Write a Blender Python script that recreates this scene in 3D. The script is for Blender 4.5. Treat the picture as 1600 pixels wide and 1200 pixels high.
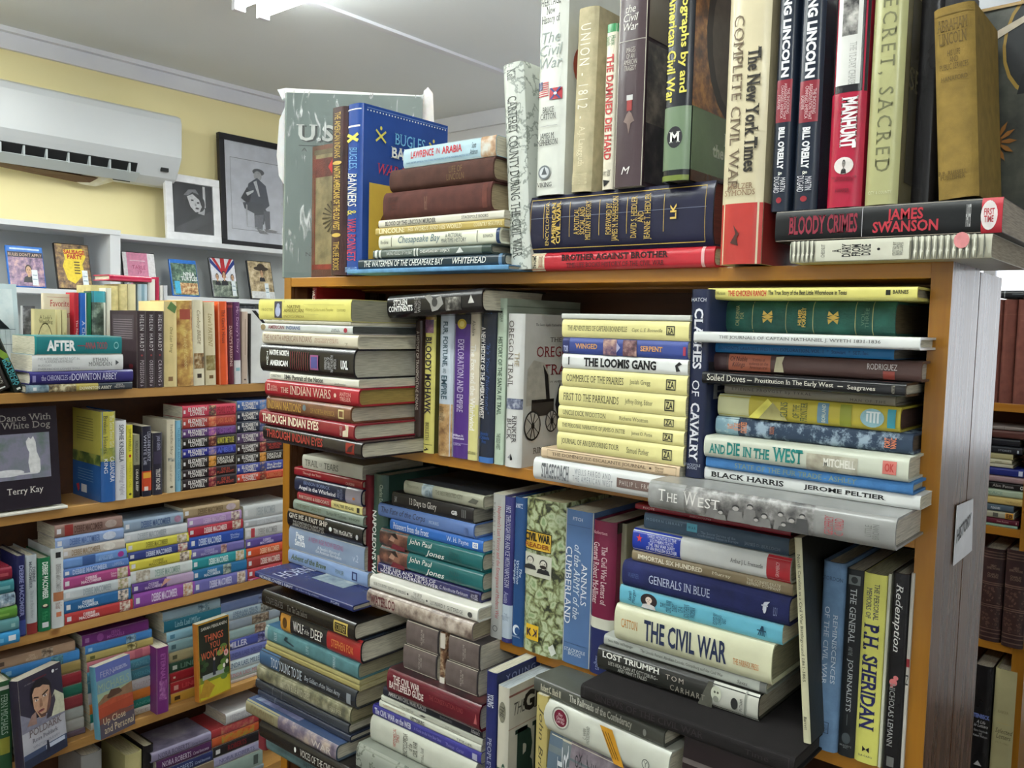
import bpy, bmesh, math, random
from mathutils import Matrix, Vector
for o in list(bpy.data.objects): bpy.data.objects.remove(o, do_unlink=True)
S = bpy.context.scene
COL = S.collection
R = math.radians
# ---------------------------------------------------------------- camera
FPX = 1340.5
CAM = Vector((1.4186, -0.9983, 1.4214))
yaw, pit, rol = 0.6968, 0.0693, 0.0261
fwd = Vector((-math.sin(yaw)*math.cos(pit), math.cos(yaw)*math.cos(pit), -math.sin(pit)))
rgt = Vector((math.cos(yaw), math.sin(yaw), 0)); upv = rgt.cross(fwd)
RT = math.cos(rol)*rgt + math.sin(rol)*upv
UP_ = -math.sin(rol)*rgt + math.cos(rol)*upv
cd = bpy.data.cameras.new('camera'); co = bpy.data.objects.new('camera', cd); COL.objects.link(co)
m3 = Matrix((RT, UP_, -fwd)).transposed()
co.matrix_world = Matrix.Translation(CAM) @ m3.to_4x4()
cd.sensor_width = 36; cd.lens = 36*FPX/1600; cd.clip_start = .05
S.camera = co
# ---------------------------------------------------------------- exposure and sky
S.view_settings.view_transform = 'Standard'; S.view_settings.look = 'None'
S.view_settings.gamma = 1; S.view_settings.use_curve_mapping = False
S.view_settings.exposure = -0.03
w = bpy.data.worlds.new('sky'); S.world = w; w.use_nodes = True
bg = w.node_tree.nodes['Background']; bg.inputs[0].default_value = (.90, .95, 1, 1); bg.inputs[1].default_value = 2.6

def ray(px, py):
    return (RT*((px-800)/FPX) - UP_*((py-600)/FPX) + fwd)
def hit(px, py, axis, val):
    d = ray(px, py); t = (val-CAM[axis])/d[axis]; return CAM + d*t
def proj(P):
    d = Vector(P)-CAM; z = d.dot(fwd); return 800+FPX*d.dot(RT)/z, 600-FPX*d.dot(UP_)/z

def lin(h):
    f = lambda c: c/12.92 if c <= .04045 else ((c+.055)/1.055)**2.4
    return tuple(f(int(h[i:i+2], 16)/255) for i in (0, 2, 4)) + (1,)
NAMED = dict(w='eef0ea', k='141418', r='a81e28', g='c9a955', y='e6dc8c', b='22408a', n='1c2346', t='2f8a8c', c='e6dfc6', o='d8722c', s='c8ccc8', d='2a2426', m='6c1c28')
def hx(c): return NAMED.get(c, c)
MATS = {}
def newmat(name):
    m = bpy.data.materials.new(name); m.use_nodes = True
    nt = m.node_tree; return m, nt, nt.nodes['Principled BSDF']
def link(nt, a, b): nt.links.new(a, b)
def ramp(nt, fac, stops):
    n = nt.nodes.new('ShaderNodeValToRGB'); e = n.color_ramp.elements
    while len(e) < len(stops): e.new(.5)
    for i, (p, c) in enumerate(stops): e[i].position = p; e[i].color = lin(hx(c))
    link(nt, fac, n.inputs[0]); return n.outputs[0]
def tex(nt, typ, coord='Object', scale=None, **kw):
    tc = nt.nodes.new('ShaderNodeTexCoord'); src = tc.outputs[coord]
    if scale is not None and not isinstance(scale, (int, float)):
        mp = nt.nodes.new('ShaderNodeMapping'); mp.inputs['Scale'].default_value = scale; link(nt, src, mp.inputs[0]); src = mp.outputs[0]
    n = nt.nodes.new(typ)
    if isinstance(scale, (int, float)) and 'Scale' in n.inputs: n.inputs['Scale'].default_value = scale
    elif 'Scale' in n.inputs: n.inputs['Scale'].default_value = 1
    for k, v in kw.items():
        if k in n.inputs: n.inputs[k].default_value = v
        else: setattr(n, k, v)
    link(nt, src, n.inputs['Vector']); return n
def bump(nt, p, h, strength, dist=.001):
    b = nt.nodes.new('ShaderNodeBump'); b.inputs['Strength'].default_value = strength; b.inputs['Distance'].default_value = dist
    link(nt, h, b.inputs['Height']); link(nt, b.outputs[0], p.inputs['Normal'])
def M(c, kind='j'):
    """kinds: j glossy jacket, p paperback card, c cloth, l leather, i ink, k plain paint"""
    key = (c, kind)
    if key in MATS: return MATS[key]
    if ':' in c:
        MATS[key] = m = pattern(c); return m
    c = hx(c); m, nt, p = newmat('ink' if kind == 'i' else 'book_cover'); L = lin(c)
    sc, amt, rough = {'j': (14, .10, .26), 'p': (20, .08, .40), 'c': (60, .16, .8), 'l': (35, .35, .42), 'i': (90, .12, .4), 'k': (9, .05, .5)}[kind]
    n = tex(nt, 'ShaderNodeTexNoise', 'Object', sc, Detail=5)
    dk = tuple(max(0, v*(1-amt*1.3)) for v in L[:3])+(1,); lt = tuple(min(1, v*(1+amt)+.004*amt) for v in L[:3])+(1,)
    r = nt.nodes.new('ShaderNodeValToRGB'); r.color_ramp.elements[0].color = dk; r.color_ramp.elements[1].color = lt
    r.color_ramp.elements[0].position = .3; r.color_ramp.elements[1].position = .7
    link(nt, n.outputs[0], r.inputs[0]); link(nt, r.outputs[0], p.inputs['Base Color'])
    p.inputs['Roughness'].default_value = rough
    if kind in 'jp': bump(nt, p, tex(nt, 'ShaderNodeTexNoise', 'Object', 55, Detail=3).outputs[0], .22, .002)
    if kind == 'c': bump(nt, p, tex(nt, 'ShaderNodeTexNoise', 'Object', 1400, Detail=1).outputs[0], .5, .0006)
    if kind == 'l': bump(nt, p, tex(nt, 'ShaderNodeTexVoronoi', 'Object', 500).outputs[0], .4, .0006)
    p.inputs['Specular IOR Level'].default_value = .36
    if kind == 'j': p.inputs['Coat Weight'].default_value = .12; p.inputs['Coat Roughness'].default_value = .12
    MATS[key] = m; return m
def pattern(c):
    a = c.split(':'); m, nt, p = newmat('printed_cover'); k = a[0]
    if k == 'pic':      # printed picture: mottled patches of three inks
        n = tex(nt, 'ShaderNodeTexNoise', 'Object', float(a[4]), Detail=6, Roughness=.6)
        o = ramp(nt, n.outputs[0], [(.36, a[1]), (.5, a[2]), (.64, a[3])])
    elif k == 'mar':    # marbled paper
        n = tex(nt, 'ShaderNodeTexVoronoi', 'Object', 60, feature='DISTANCE_TO_EDGE')
        wn = tex(nt, 'ShaderNodeTexNoise', 'Object', 45, Detail=4); tc = nt.nodes.new('ShaderNodeTexCoord')
        vm = nt.nodes.new('ShaderNodeVectorMath'); vm.operation = 'MULTIPLY_ADD'; vm.inputs[1].default_value = (.03, .03, .03); link(nt, wn.outputs['Color'], vm.inputs[0]); link(nt, tc.outputs['Object'], vm.inputs[2]); link(nt, vm.outputs[0], n.inputs['Vector'])
        n2 = tex(nt, 'ShaderNodeTexNoise', 'Object', 60, Detail=6); 
        mx = nt.nodes.new('ShaderNodeMix'); mx.data_type = 'FLOAT'; mx.inputs[0].default_value = .45
        link(nt, n.outputs[0], mx.inputs[2]); link(nt, n2.outputs[0], mx.inputs[3])
        o = ramp(nt, mx.outputs[0], [(.20, '2c3024'), (.25, '6c7048'), (.31, '98a47c'), (.37, 'b4bc9c'), (.46, '82986c')])
    elif k == 'map':    # old map with fine river lines
        n = tex(nt, 'ShaderNodeTexNoise', 'Object', 14, Detail=7, Roughness=.6)
        sub = nt.nodes.new('ShaderNodeMath'); sub.operation = 'SUBTRACT'; sub.inputs[1].default_value = .5; link(nt, n.outputs[0], sub.inputs[0])
        ab = nt.nodes.new('ShaderNodeMath'); ab.operation = 'ABSOLUTE'; link(nt, sub.outputs[0], ab.inputs[0])
        o = ramp(nt, ab.outputs[0], [(0, a[2]), (.008, a[2]), (.016, a[1]), (1, a[1])])
    elif k == 'flk':    # worn cloth, flecked where rubbed
        n = tex(nt, 'ShaderNodeTexNoise', 'Object', float(a[3]), Detail=8, Roughness=.7)
        o = ramp(nt, n.outputs[0], [(.3, a[1]), (.50, a[1]), (.60, a[2])])
    elif k == 'orn':    # tooled ornament
        n = tex(nt, 'ShaderNodeTexVoronoi', 'Object', float(a[3]), feature='F1')
        o = ramp(nt, n.outputs[0], [(.1, a[1]), (.3, a[2]), (.38, a[1])])
    link(nt, o, p.inputs['Base Color']); p.inputs['Roughness'].default_value = .75 if k == 'flk' else .34
    return m
def pages_mat(axis, c):
    key = ('pages', axis, c)
    if key in MATS: return MATS[key]
    m, nt, p = newmat('page_block'); sc = [40, 40, 40]; sc[axis] = 900
    n = tex(nt, 'ShaderNodeTexNoise', 'Object', tuple(sc), Detail=2)
    L = lin(c); r = nt.nodes.new('ShaderNodeValToRGB')
    r.color_ramp.elements[0].color = tuple(v*.62 for v in L[:3])+(1,); r.color_ramp.elements[1].color = L
    r.color_ramp.elements[0].position = .3; r.color_ramp.elements[1].position = .62
    link(nt, n.outputs[0], r.inputs[0]); link(nt, r.outputs[0], p.inputs['Base Color']); p.inputs['Roughness'].default_value = .85
    bump(nt, p, n.outputs[0], .4, .0005); MATS[key] = m; return m
def wood(name, c1, c2, axis, rough=.35, coat=.2, bm=.12):
    m, nt, p = newmat(name); sc = [38, 38, 38]; sc[axis] = 2.2
    n = tex(nt, 'ShaderNodeTexNoise', 'Object', tuple(sc), Detail=6, Roughness=.6, Distortion=.6)
    o = ramp(nt, n.outputs[0], [(.3, c1), (.7, c2)])
    kn = tex(nt, 'ShaderNodeTexVoronoi', 'Object', tuple(v*.22 if i != axis else 5 for i, v in enumerate(sc)))
    kr = ramp(nt, kn.outputs[0], [(0, '4a2a10'), (.05, '8a5a28'), (.09, 'w')])
    mx = nt.nodes.new('ShaderNodeMix'); mx.data_type = 'RGBA'; mx.blend_type = 'MULTIPLY'; mx.inputs[0].default_value = .7
    link(nt, o, mx.inputs[6]); link(nt, kr, mx.inputs[7]); link(nt, mx.outputs[2], p.inputs['Base Color'])
    rr = nt.nodes.new('ShaderNodeMapRange'); rr.inputs[3].default_value = rough*.7; rr.inputs[4].default_value = rough*1.35
    link(nt, n.outputs[0], rr.inputs[0]); link(nt, rr.outputs[0], p.inputs['Roughness'])
    p.inputs['Coat Weight'].default_value = coat; bump(nt, p, n.outputs[0], bm, .002); return m
def plaster(name, c1, c2, scale=3, rough=.8, b=.1):
    m, nt, p = newmat(name); n = tex(nt, 'ShaderNodeTexNoise', 'Object', scale, Detail=6)
    link(nt, ramp(nt, n.outputs[0], [(.3, c1), (.7, c2)]), p.inputs['Base Color']); p.inputs['Roughness'].default_value = rough
    bump(nt, p, tex(nt, 'ShaderNodeTexNoise', 'Object', 220, Detail=3).outputs[0], b, .001); return m
# ---------------------------------------------------------------- mesh helpers
def mesh_obj(name, V, F, mats, fm=None, parent=None, smooth=False, kind=None):
    me = bpy.data.meshes.new(name); me.from_pydata(V, [], F)
    for m in mats: me.materials.append(m)
    if fm: me.polygons.foreach_set('material_index', fm)
    if smooth:
        me.polygons.foreach_set('use_smooth', [True]*len(F)); me.set_sharp_from_angle(angle=R(38))
    me.validate(); me.update()
    o = bpy.data.objects.new(name, me); COL.objects.link(o)
    if parent: o.parent = parent
    if kind: o['kind'] = kind
    return o
def box_vf(lo, hi, V, F):
    i = len(V); x0, y0, z0 = lo; x1, y1, z1 = hi
    V += [(x0,y0,z0),(x1,y0,z0),(x1,y1,z0),(x0,y1,z0),(x0,y0,z1),(x1,y0,z1),(x1,y1,z1),(x0,y1,z1)]
    F += [(i,i+3,i+2,i+1),(i+4,i+5,i+6,i+7),(i,i+1,i+5,i+4),(i+1,i+2,i+6,i+5),(i+2,i+3,i+7,i+6),(i+3,i,i+4,i+7)]
def boxes(name, bs, mat, parent=None, bev=0, kind=None):
    V, F = [], []
    for lo, hi in bs: box_vf(lo, hi, V, F)
    o = mesh_obj(name, V, F, [mat] if not isinstance(mat, list) else mat, parent=parent, kind=kind)
    if bev:
        b = o.modifiers.new('bevel', 'BEVEL'); b.width = bev; b.segments = 2; b.limit_method = 'ANGLE'
    return o
def empty(name, loc, rz=0):
    o = bpy.data.objects.new(name, None); COL.objects.link(o); o.location = loc; o.rotation_euler = (0, 0, rz); o.empty_display_size = .02
    return o
LABELS = {}
def tag(o, label, cat, group=None):
    o['label'] = label; o['category'] = cat
    if group: o['group'] = group
    n = len(label.split())
    if n < 4 or n > 16: print('LABEL LENGTH', n, label)
    if label in LABELS: print('LABEL TWICE', label)
    LABELS[label] = 1
    return o
# ---------------------------------------------------------------- lettering
TXT = {}
def text_geo(body, st=''):
    k = (body, st)
    if k in TXT: return TXT[k]
    cu = bpy.data.curves.new('lettering', 'FONT'); cu.body = body; cu.resolution_u = 2; cu.dimensions = '2D'; cu.fill_mode = 'FRONT'; cu.align_x = 'CENTER'
    off = .024 if 'b' in st else (.045 if 'B' in st else 0)
    cu.offset = off; cu.space_line = .8
    if 'i' in st: cu.shear = .28
    if 'w' in st: cu.space_character = 1.35
    ob = bpy.data.objects.new('lettering', cu); COL.objects.link(ob)
    me = bpy.data.meshes.new_from_object(ob)
    V = [(v.co.x, v.co.y) for v in me.vertices]; F = [tuple(q.vertices) for q in me.polygons]
    bpy.data.objects.remove(ob); bpy.data.curves.remove(cu); bpy.data.meshes.remove(me)
    if 's' in st and V:            # slab serifs on stem ends
        cnt = {}
        for f in F:
            for i in range(len(f)):
                e = tuple(sorted((f[i], f[(i+1) % len(f)]))); cnt[e] = cnt.get(e, 0)+1
        ends = []
        for (i, j), n in cnt.items():
            if n != 1: continue
            a, b = V[i], V[j]
            if abs(a[1]-b[1]) > .004: continue
            wd = abs(a[0]-b[0])
            if .04 < wd < .27: ends.append((min(a[0], b[0]), max(a[0], b[0]), a[1]))
        lines = body.count('\n')+1
        for x0, x1, y in ends:
            for ln in range(lines):
                yb = y + ln*.8
                s = .075
                if abs(yb+off) < .03: q = (y, y+.045)
                elif abs(yb-off-.70) < .06 or abs(yb-off-.54) < .03: q = (y-.045, y)
                else: continue
                n = len(V); V += [(x0-s, q[0]), (x1+s, q[0]), (x1+s, q[1]), (x0-s, q[1])]; F.append((n, n+1, n+2, n+3)); break
    if not V: V = [(0, 0), (1, 0), (1, 1)]; F = []
    xs = [v[0] for v in V]; ys = [v[1] for v in V]; x0, x1, y0, y1 = min(xs), max(xs), min(ys), max(ys)
    V = [((a-x0)/max(x1-x0, 1e-6), (b-y0)/max(y1-y0, 1e-6)) for a, b in V]
    TXT[k] = (V, F); return TXT[k]
# decals (all coordinates are fractions of the face they are printed on)
def t(s, u0, u1, v0, v1, c='k', st='', f='s'): return ('t', f, s, u0, u1, v0, v1, c, st)
def r(u0, u1, v0, v1, c, f='s'): return ('r', f, u0, u1, v0, v1, c)
def e(u, v, ru, rv, c, f='s'): return ('e', f, u, v, ru, rv, c)
def P(pts, c, f='s'): return ('p', f, pts, c)
def frame_box(u0, u1, v0, v1, c, wu, wv, f='s'):
    return [r(u0, u1, v0, v0+wv, c, f), r(u0, u1, v1-wv, v1, c, f), r(u0, u0+wu, v0, v1, c, f), r(u1-wu, u1, v0, v1, c, f)]
def face_art(u, v, s, f, asp=1., skin='c8a080', hair='2a201c', coat='2a2a30'):
    """a plain printed head and shoulders"""
    a = s*asp
    return [P([(u-1.5*a, v-2.4*s), (u-1.2*a, v-1.4*s), (u-.4*a, v-1.05*s), (u+.4*a, v-1.05*s), (u+1.2*a, v-1.4*s), (u+1.5*a, v-2.4*s)], coat, f),
            r(u-.3*a, u+.3*a, v-1.3*s, v-.6*s, skin, f), e(u, v+.22*s, .85*a, .98*s, hair, f), e(u, v, .66*a, .9*s, skin, f),
            r(u-.42*a, u-.12*a, v+.16*s, v+.24*s, hair, f), r(u+.12*a, u+.42*a, v+.16*s, v+.24*s, hair, f),
            e(u-.27*a, v+.06*s, .1*a, .05*s, hair, f), e(u+.27*a, v+.06*s, .1*a, .05*s, hair, f),
            P([(u-.06*a, v+.05*s), (u+.12*a, v-.28*s), (u-.1*a, v-.28*s)], hair if 0 else 'a8805f', f), r(u-.22*a, u+.22*a, v-.5*s, v-.42*s, '8a4a44', f)]
# ---------------------------------------------------------------- a book
BOOKS = 0
def make_book(root, L, D, T, orient, c, kind='h', mk='j', dec=(), pg='cfc9b4', top=None, back=None, spine=None):
    """book coordinates: x down the spine, y away from the spine, z from back cover to front cover"""
    global BOOKS; BOOKS += 1
    if orient == 'lie': mp = lambda x, y, z: (x-L/2, y, z)
    elif orient == 'up': mp = lambda x, y, z: (z-T/2, y, L-x)
    else: mp = lambda x, y, z: (y-D/2, T-z, L-x)
    hard = kind == 'h'
    ct = min(.0026 if hard else .0007, T*.2); b = min(.005, T*.14) if hard else min(.0012, T*.05); oh = .0035 if hard else .0003
    nseg = 10 if hard else 6
    def yv(v): return -b*(1-abs(2*v-1)**(3.2 if hard else 4))+ (min(.0015, T*.1) if v in (0, 1) else 0)
    prof = [(D, 0)] + [(yv(i/nseg), T*i/nseg) for i in range(nseg+1)] + [(D, T)]
    inn = [(D, T-ct)] + [(yv(i/nseg)+ct, ct+(T-2*ct)*i/nseg) for i in range(nseg, -1, -1)] + [(D, ct)]
    ring = prof+inn; n = len(ring); V = []; F = []; fm = []; mats = []
    def mi(col, kd):
        m = M(col, kd)
        if m not in mats: mats.append(m)
        return mats.index(m)
    base = mi(c, mk); ti = mi(top, mk) if top else base; bi = mi(back, mk) if back else base; si = mi(spine, mk) if spine else base
    for x in (0, L): V += [mp(x, y, z) for y, z in ring]
    flip = orient == 'face'
    for i in range(n):
        j = (i+1) % n; F.append((i, j, n+j, n+i))
        fm.append(bi if i == 0 else ti if i == nseg+1 else si if 1 <= i <= nseg else base)
    h = len(prof)
    for k in range(h-1):
        a, b_, c_, d = k, k+1, n-2-k, n-1-k
        F.append((a, d, c_, b_)); F.append((n+a, n+b_, n+c_, n+d)); fm += [base, base]
    lay = 0
    ext = {'s': (L, T), 'h': (T, L), 'c': (D, L), 'b': (D, L)}
    for q in dec:
        f = q[1]; lay += 1; eps = .00022+.00009*lay; lu, lv = ext[f]
        if f == 's': pt = lambda u, v, y=None: mp(u*L, (-b if y is None else y)-eps, v*T)
        elif f == 'h': pt = lambda u, v, y=None: mp(L-v*L, (-b if y is None else y)-eps, u*T)
        elif f == 'c': pt = lambda u, v, y=None: mp(L-v*L, u*D, T+eps)
        else: pt = lambda u, v, y=None: mp(L-v*L, D-u*D, -eps)
        i0 = len(V)
        if q[0] == 't':
            tv, tf = text_geo(q[2], q[8]); u0, u1, v0, v1 = q[3:7]
            V += [pt(u0+(u1-u0)*a, v0+(v1-v0)*bb) for a, bb in tv]; F += [tuple(i0+k for k in ff) for ff in tf]; fm += [mi(q[7], 'i')]*len(tf)
        elif q[0] == 'r':
            u0, u1, v0, v1 = q[2:6]; m_ = mi(q[6], mk if ':' not in q[6] else 'j')
            if f in 'sh':
                N = 8; o_ = []
                for k in range(N+1):
                    if f == 's': vv = v0+(v1-v0)*k/N; o_ += [pt(u0, vv, yv(vv)), pt(u1, vv, yv(vv))]
                    else: uu = u0+(u1-u0)*k/N; o_ += [pt(uu, v1, yv(uu)), pt(uu, v0, yv(uu))]
                V += o_
                for k in range(N): F.append((i0+2*k, i0+2*k+1, i0+2*k+3, i0+2*k+2)); fm.append(m_)
            else:
                V += [pt(u0, v0), pt(u1, v0), pt(u1, v1), pt(u0, v1)]; F.append((i0, i0+1, i0+2, i0+3)); fm.append(m_)
        elif q[0] == 'e':
            u, v, ru, rv = q[2:6]; N = 20
            V += [pt(u+ru*math.cos(6.28318*k/N), v+rv*math.sin(6.28318*k/N)) for k in range(N)]; F.append(tuple(range(i0, i0+N))); fm.append(mi(q[6], 'i'))
        else:
            V += [pt(u, v) for u, v in q[2]]; F.append(tuple(range(i0, len(V)))); fm.append(mi(q[3], 'i'))
    mesh_obj('cover', V, F, mats, fm, root, smooth=True)
    # page block, its fore-edge hollowed on hardbacks
    cv = min(.004, T*.12) if hard else 0; N = 6 if hard else 1
    pr = [(ct+.001-b*.6, ct)] + [(D-oh-cv*(1-(2*k/N-1)**2), ct+(T-2*ct)*k/N) for k in range(N+1)] + [(ct+.001-b*.6, T-ct)]
    V = [mp(x, y, z) for x in (oh, L-oh) for y, z in pr]; n = len(pr)
    F = [(i, n+i, n+(i+1) % n, (i+1) % n) for i in range(n)] + [tuple(range(n)), tuple(range(2*n-1, n-1, -1))]
    mesh_obj('pages', V, F, [pages_mat({'lie': 2, 'up': 0, 'face': 1}[orient], pg)], None, root)
ORD = 'zeroth first second third fourth fifth sixth seventh eighth ninth tenth eleventh twelfth thirteenth fourteenth fifteenth sixteenth'.split()
# frames: C centre bookcase front (y = 0), L left bookcase front (x = XL), R far right bookcase
XL = -.775
FR = {'C': (1, 0., 0, -1), 'L': (0, XL, R(90), 1), 'R': (1, 1.05, 0, -1), 'W': (0, -2.4, R(90), 1)}
def plane(fr, pr): ax, v, rz, sg = FR[fr]; return ax, v+sg*pr, rz
def fs(fr, pr, px, z):      # where along the shelf a point of height z shows at column px
    ax, pv, rz = plane(fr, pr); py = 600
    for _ in range(12):
        q = hit(px, py, ax, pv); s = q[1-ax]; P3 = [0, 0, z]; P3[ax] = pv; P3[1-ax] = s
        py = proj(P3)[1]
    return s
def fz(fr, pr, s, py):      # what height a point at s shows at row py
    ax, pv, rz = plane(fr, pr); px = 800; z = 1.2
    for _ in range(12):
        P3 = [0, 0, z]; P3[ax] = pv; P3[1-ax] = s
        px = proj(P3)[0]; z = hit(px, py, ax, pv)[2]
    return z
def wp(fr, pr, s, z):
    ax, pv, rz = plane(fr, pr); P3 = [0, 0, z]; P3[ax] = pv; P3[1-ax] = s; return Vector(P3), rz
def parse(k):
    return dict(k) if k else {}
KEYS = ('kind', 'mk', 'pg', 'top', 'back', 'spine')
def cat_of(kind): return ('paperback_book', 'book') if kind == 'p' else ('hardback_book', 'book')
def stack(fr, pr, zb, xref, place, grp, items, dd=.15, kind='h', mk='j', word='down'):
    """books lying on one another, listed from the bottom one up: (top row, left col, right col, colour, look, decals, options)"""
    z = zb; n = len(items); out = []
    for i, it in enumerate(items):
        yt, xl, xr, c, look, dec = it[:6]; o = dict(it[6]) if len(it) > 6 else {}
        p = o.pop('pr', pr); D = o.pop('d', dd); yw = o.pop('yaw', 0); lab = o.pop('lab', None); tilt = o.pop('tilt', 0)
        ax, pv, rz = plane(fr, p)
        zt = hit(xref, yt, ax, pv)[2]; T = max(.006, zt-z)
        s0, s1 = fs(fr, p, xl, z+T/2), fs(fr, p, xr, z+T/2)
        pos, rz = wp(fr, p, (s0+s1)/2, z)
        o.setdefault('kind', kind); o.setdefault('mk', mk if o['kind'] == 'h' else ('p' if mk == 'j' else mk))
        root = empty(cat_of(o['kind'])[0], pos, rz+R(yw)); root.rotation_euler[1] = R(tilt)
        k = n-i
        w_ = 'topmost' if k == 1 else ('lowest' if k == n and n > 2 else ORD[k]+' '+word)
        tag(root, lab or f'{look}, {w_} {place}', 'book', grp)
        make_book(root, abs(s1-s0), D, T-.0006, 'lie', c, dec=dec, **o); z += T; out.append(root)
    return z
def row(fr, pr, zb, place, grp, items, dd=.15, kind='h', mk='j', xb=None):
    """standing books, left to right: (left col, right col at the base, top row, colour, look, decals, options)"""
    for i, it in enumerate(items):
        xl, xr, yt, c, look, dec = it[:6]; o = dict(it[6]) if len(it) > 6 else {}
        p = o.pop('pr', pr); D = o.pop('d', dd); lean = o.pop('lean', 0); lab = o.pop('lab', None); z = o.pop('z', zb); yw = o.pop('yaw', 0)
        s0, s1 = fs(fr, p, xl, z), fs(fr, p, xr, z); T = abs(s1-s0)-.0004; s = (s0+s1)/2
        H = (fz(fr, p, s+math.sin(R(lean))*.2, yt)-z)/math.cos(R(lean))
        pos, rz = wp(fr, p, s, z + T/2*abs(math.sin(R(lean))))
        o.setdefault('kind', kind); o.setdefault('mk', mk if o['kind'] == 'h' else ('p' if mk == 'j' else mk))
        root = empty(cat_of(o['kind'])[0], pos, rz+R(yw)); root.rotation_euler[1] = R(lean)
        tag(root, lab or f'{look}, {ORD[i+1]} from left {place}', 'book', grp)
        make_book(root, H, D, T, 'up', c, dec=dec, **o)
def faceout(fr, pr, z, xl, xr, yt, T, c, lab, dec, yw=0, back=0, grp=None, cat='book', name=None, **o):
    s0, s1 = fs(fr, pr, xl, z), fs(fr, pr, xr, z); wdt = abs(s1-s0)/math.cos(R(yw)) if 'D' not in o else o.pop('D'); s = (s0+s1)/2
    H = o.pop('H', None) or (fz(fr, pr, s, yt)-z)/math.cos(R(back))
    pos, rz = wp(fr, pr, s, z + T*math.sin(R(back)))
    o.setdefault('kind', 'h'); o.setdefault('mk', 'j' if o['kind'] == 'h' else 'p')
    root = empty(name or cat_of(o['kind'])[0], pos, rz+R(yw)); root.rotation_euler[0] = R(-back)
    tag(root, lab, cat, grp)
    make_book(root, H, wdt, T, 'face', c, dec=dec, **o); return root
# ---------------------------------------------------------------- materials of the room
M_YEL = plaster('yellow_wall_paint', 'f6e8b0', 'f8ebb6', 2); M_WHT = plaster('white_wall_paint', 'dcdce2', 'e6e6ea', 2)
M_CEIL = plaster('ceiling_paint', 'e6eaee', 'eceff2', 1.2); M_FLR = plaster('worn_floor', '443a30', '564a3e', 6, .5)
M_TRIM = plaster('white_trim_paint', 'dfe0ea', 'e8e9f0', 5, .45, .03)
M_PINEX = wood('honey_pine', '9a6014', 'b27a22', 0); M_PINEZ = wood('honey_pine_upright', '8e5a0e', 'a6701a', 2); M_PINEY = wood('light_pine', 'ac7c40', 'c4965a', 1)
M_SIDE = wood('varnished_brown_panel', '3a2112', '6e4a30', 2, .27, .0, .45); M_BACK = wood('dark_back_panel', '4a2c18', '5e3a20', 0, .6, 0)
M_WSH = plaster('white_shelf_paint', 'd4d6da', 'dcdee2', 4, .5, .03); M_GRY = plaster('grey_white_panel', 'b8bcbc', 'c2c6c6', 4, .55, .03)
CEIL = 2.6; WX = -2.6; BY = 2.62; RX = 3.4; FY = -3.2
def emat(name, c, s):
    m = bpy.data.materials.new(name); m.use_nodes = True; nt = m.node_tree; nt.nodes.clear()
    em = nt.nodes.new('ShaderNodeEmission'); em.inputs[0].default_value = lin(c); em.inputs[1].default_value = s
    ou = nt.nodes.new('ShaderNodeOutputMaterial'); nt.links.new(em.outputs[0], ou.inputs[0]); return m
M_TUBE = emat('lit_tube', 'f8fff8', 44)
# ---------------------------------------------------------------- room shell
st = 'structure'
boxes('floor', [((WX-.1, FY-.1, -.1), (RX+.1, BY+.1, 0))], M_FLR, kind=st)
boxes('ceiling', [((WX-.1, FY-.1, CEIL), (RX+.1, BY+.1, CEIL+.1))], M_CEIL, kind=st)
boxes('wall_left', [((WX-.1, FY-.1, 0), (WX, BY+.1, CEIL))], M_YEL, kind=st)
def wall_with_window(name, a, b, u0, u1, z0, z1, ax, lo, hi):
    bs = []
    for ua, ub, za, zb_ in ((lo, u0, 0, CEIL), (u1, hi, 0, CEIL), (u0, u1, 0, z0), (u0, u1, z1, CEIL)):
        bs.append(((ua, a, za), (ub, b, zb_)) if ax == 0 else ((a, ua, za), (b, ub, zb_)))
    boxes(name, bs, M_WHT, kind=st)
wall_with_window('wall_back', BY, BY+.1, -.2, 2.5, .95, 1.74, 0, WX, RX+.1)
boxes('wall_right', [((RX, FY-.1, 0), (RX+.1, BY, CEIL))], M_WHT, kind=st)
boxes('wall_front', [((WX, FY-.1, 0), (RX, FY, CEIL))], M_WHT, kind=st)
M_GLASS = bpy.data.materials.new('window_glass'); M_GLASS.use_nodes = True
def thin_glass(m):
    nt = m.node_tree; nt.nodes.clear(); a = nt.nodes.new('ShaderNodeBsdfTransparent'); b = nt.nodes.new('ShaderNodeBsdfGlossy'); b.inputs['Roughness'].default_value = .02
    f = nt.nodes.new('ShaderNodeFresnel'); f.inputs[0].default_value = 1.45; mx = nt.nodes.new('ShaderNodeMixShader'); ou = nt.nodes.new('ShaderNodeOutputMaterial')
    nt.links.new(f.outputs[0], mx.inputs[0]); nt.links.new(a.outputs[0], mx.inputs[1]); nt.links.new(b.outputs[0], mx.inputs[2]); nt.links.new(mx.outputs[0], ou.inputs[0])
thin_glass(M_GLASS)
def window(n, ax, c, u0, u1, z0, z1, mull):
    bs = []; k = .045
    pc = [(u0, u1, z0, z0+k), (u0, u1, z1-k, z1), (u0, u0+k, z0, z1), (u1-k, u1, z0, z1)] + [(u-.02, u+.02, z0, z1) for u in mull]
    for ua, ub, za, zb_ in pc: bs.append(((ua, c+.02, za), (ub, c+.07, zb_)) if ax == 0 else ((c+.02, ua, za), (c+.07, ub, zb_)))
    wd = boxes(f'window_{n}', bs, M_TRIM, kind=st)
    g = ((u0, c+.042, z0), (u1, c+.046, z1)) if ax == 0 else ((c+.042, u0, z0), (c+.046, u1, z1))
    boxes('window_pane', [g], M_GLASS, parent=wd)
window(1, 0, BY, -.2, 2.5, .95, 1.74, [.7, 1.6]);
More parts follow.
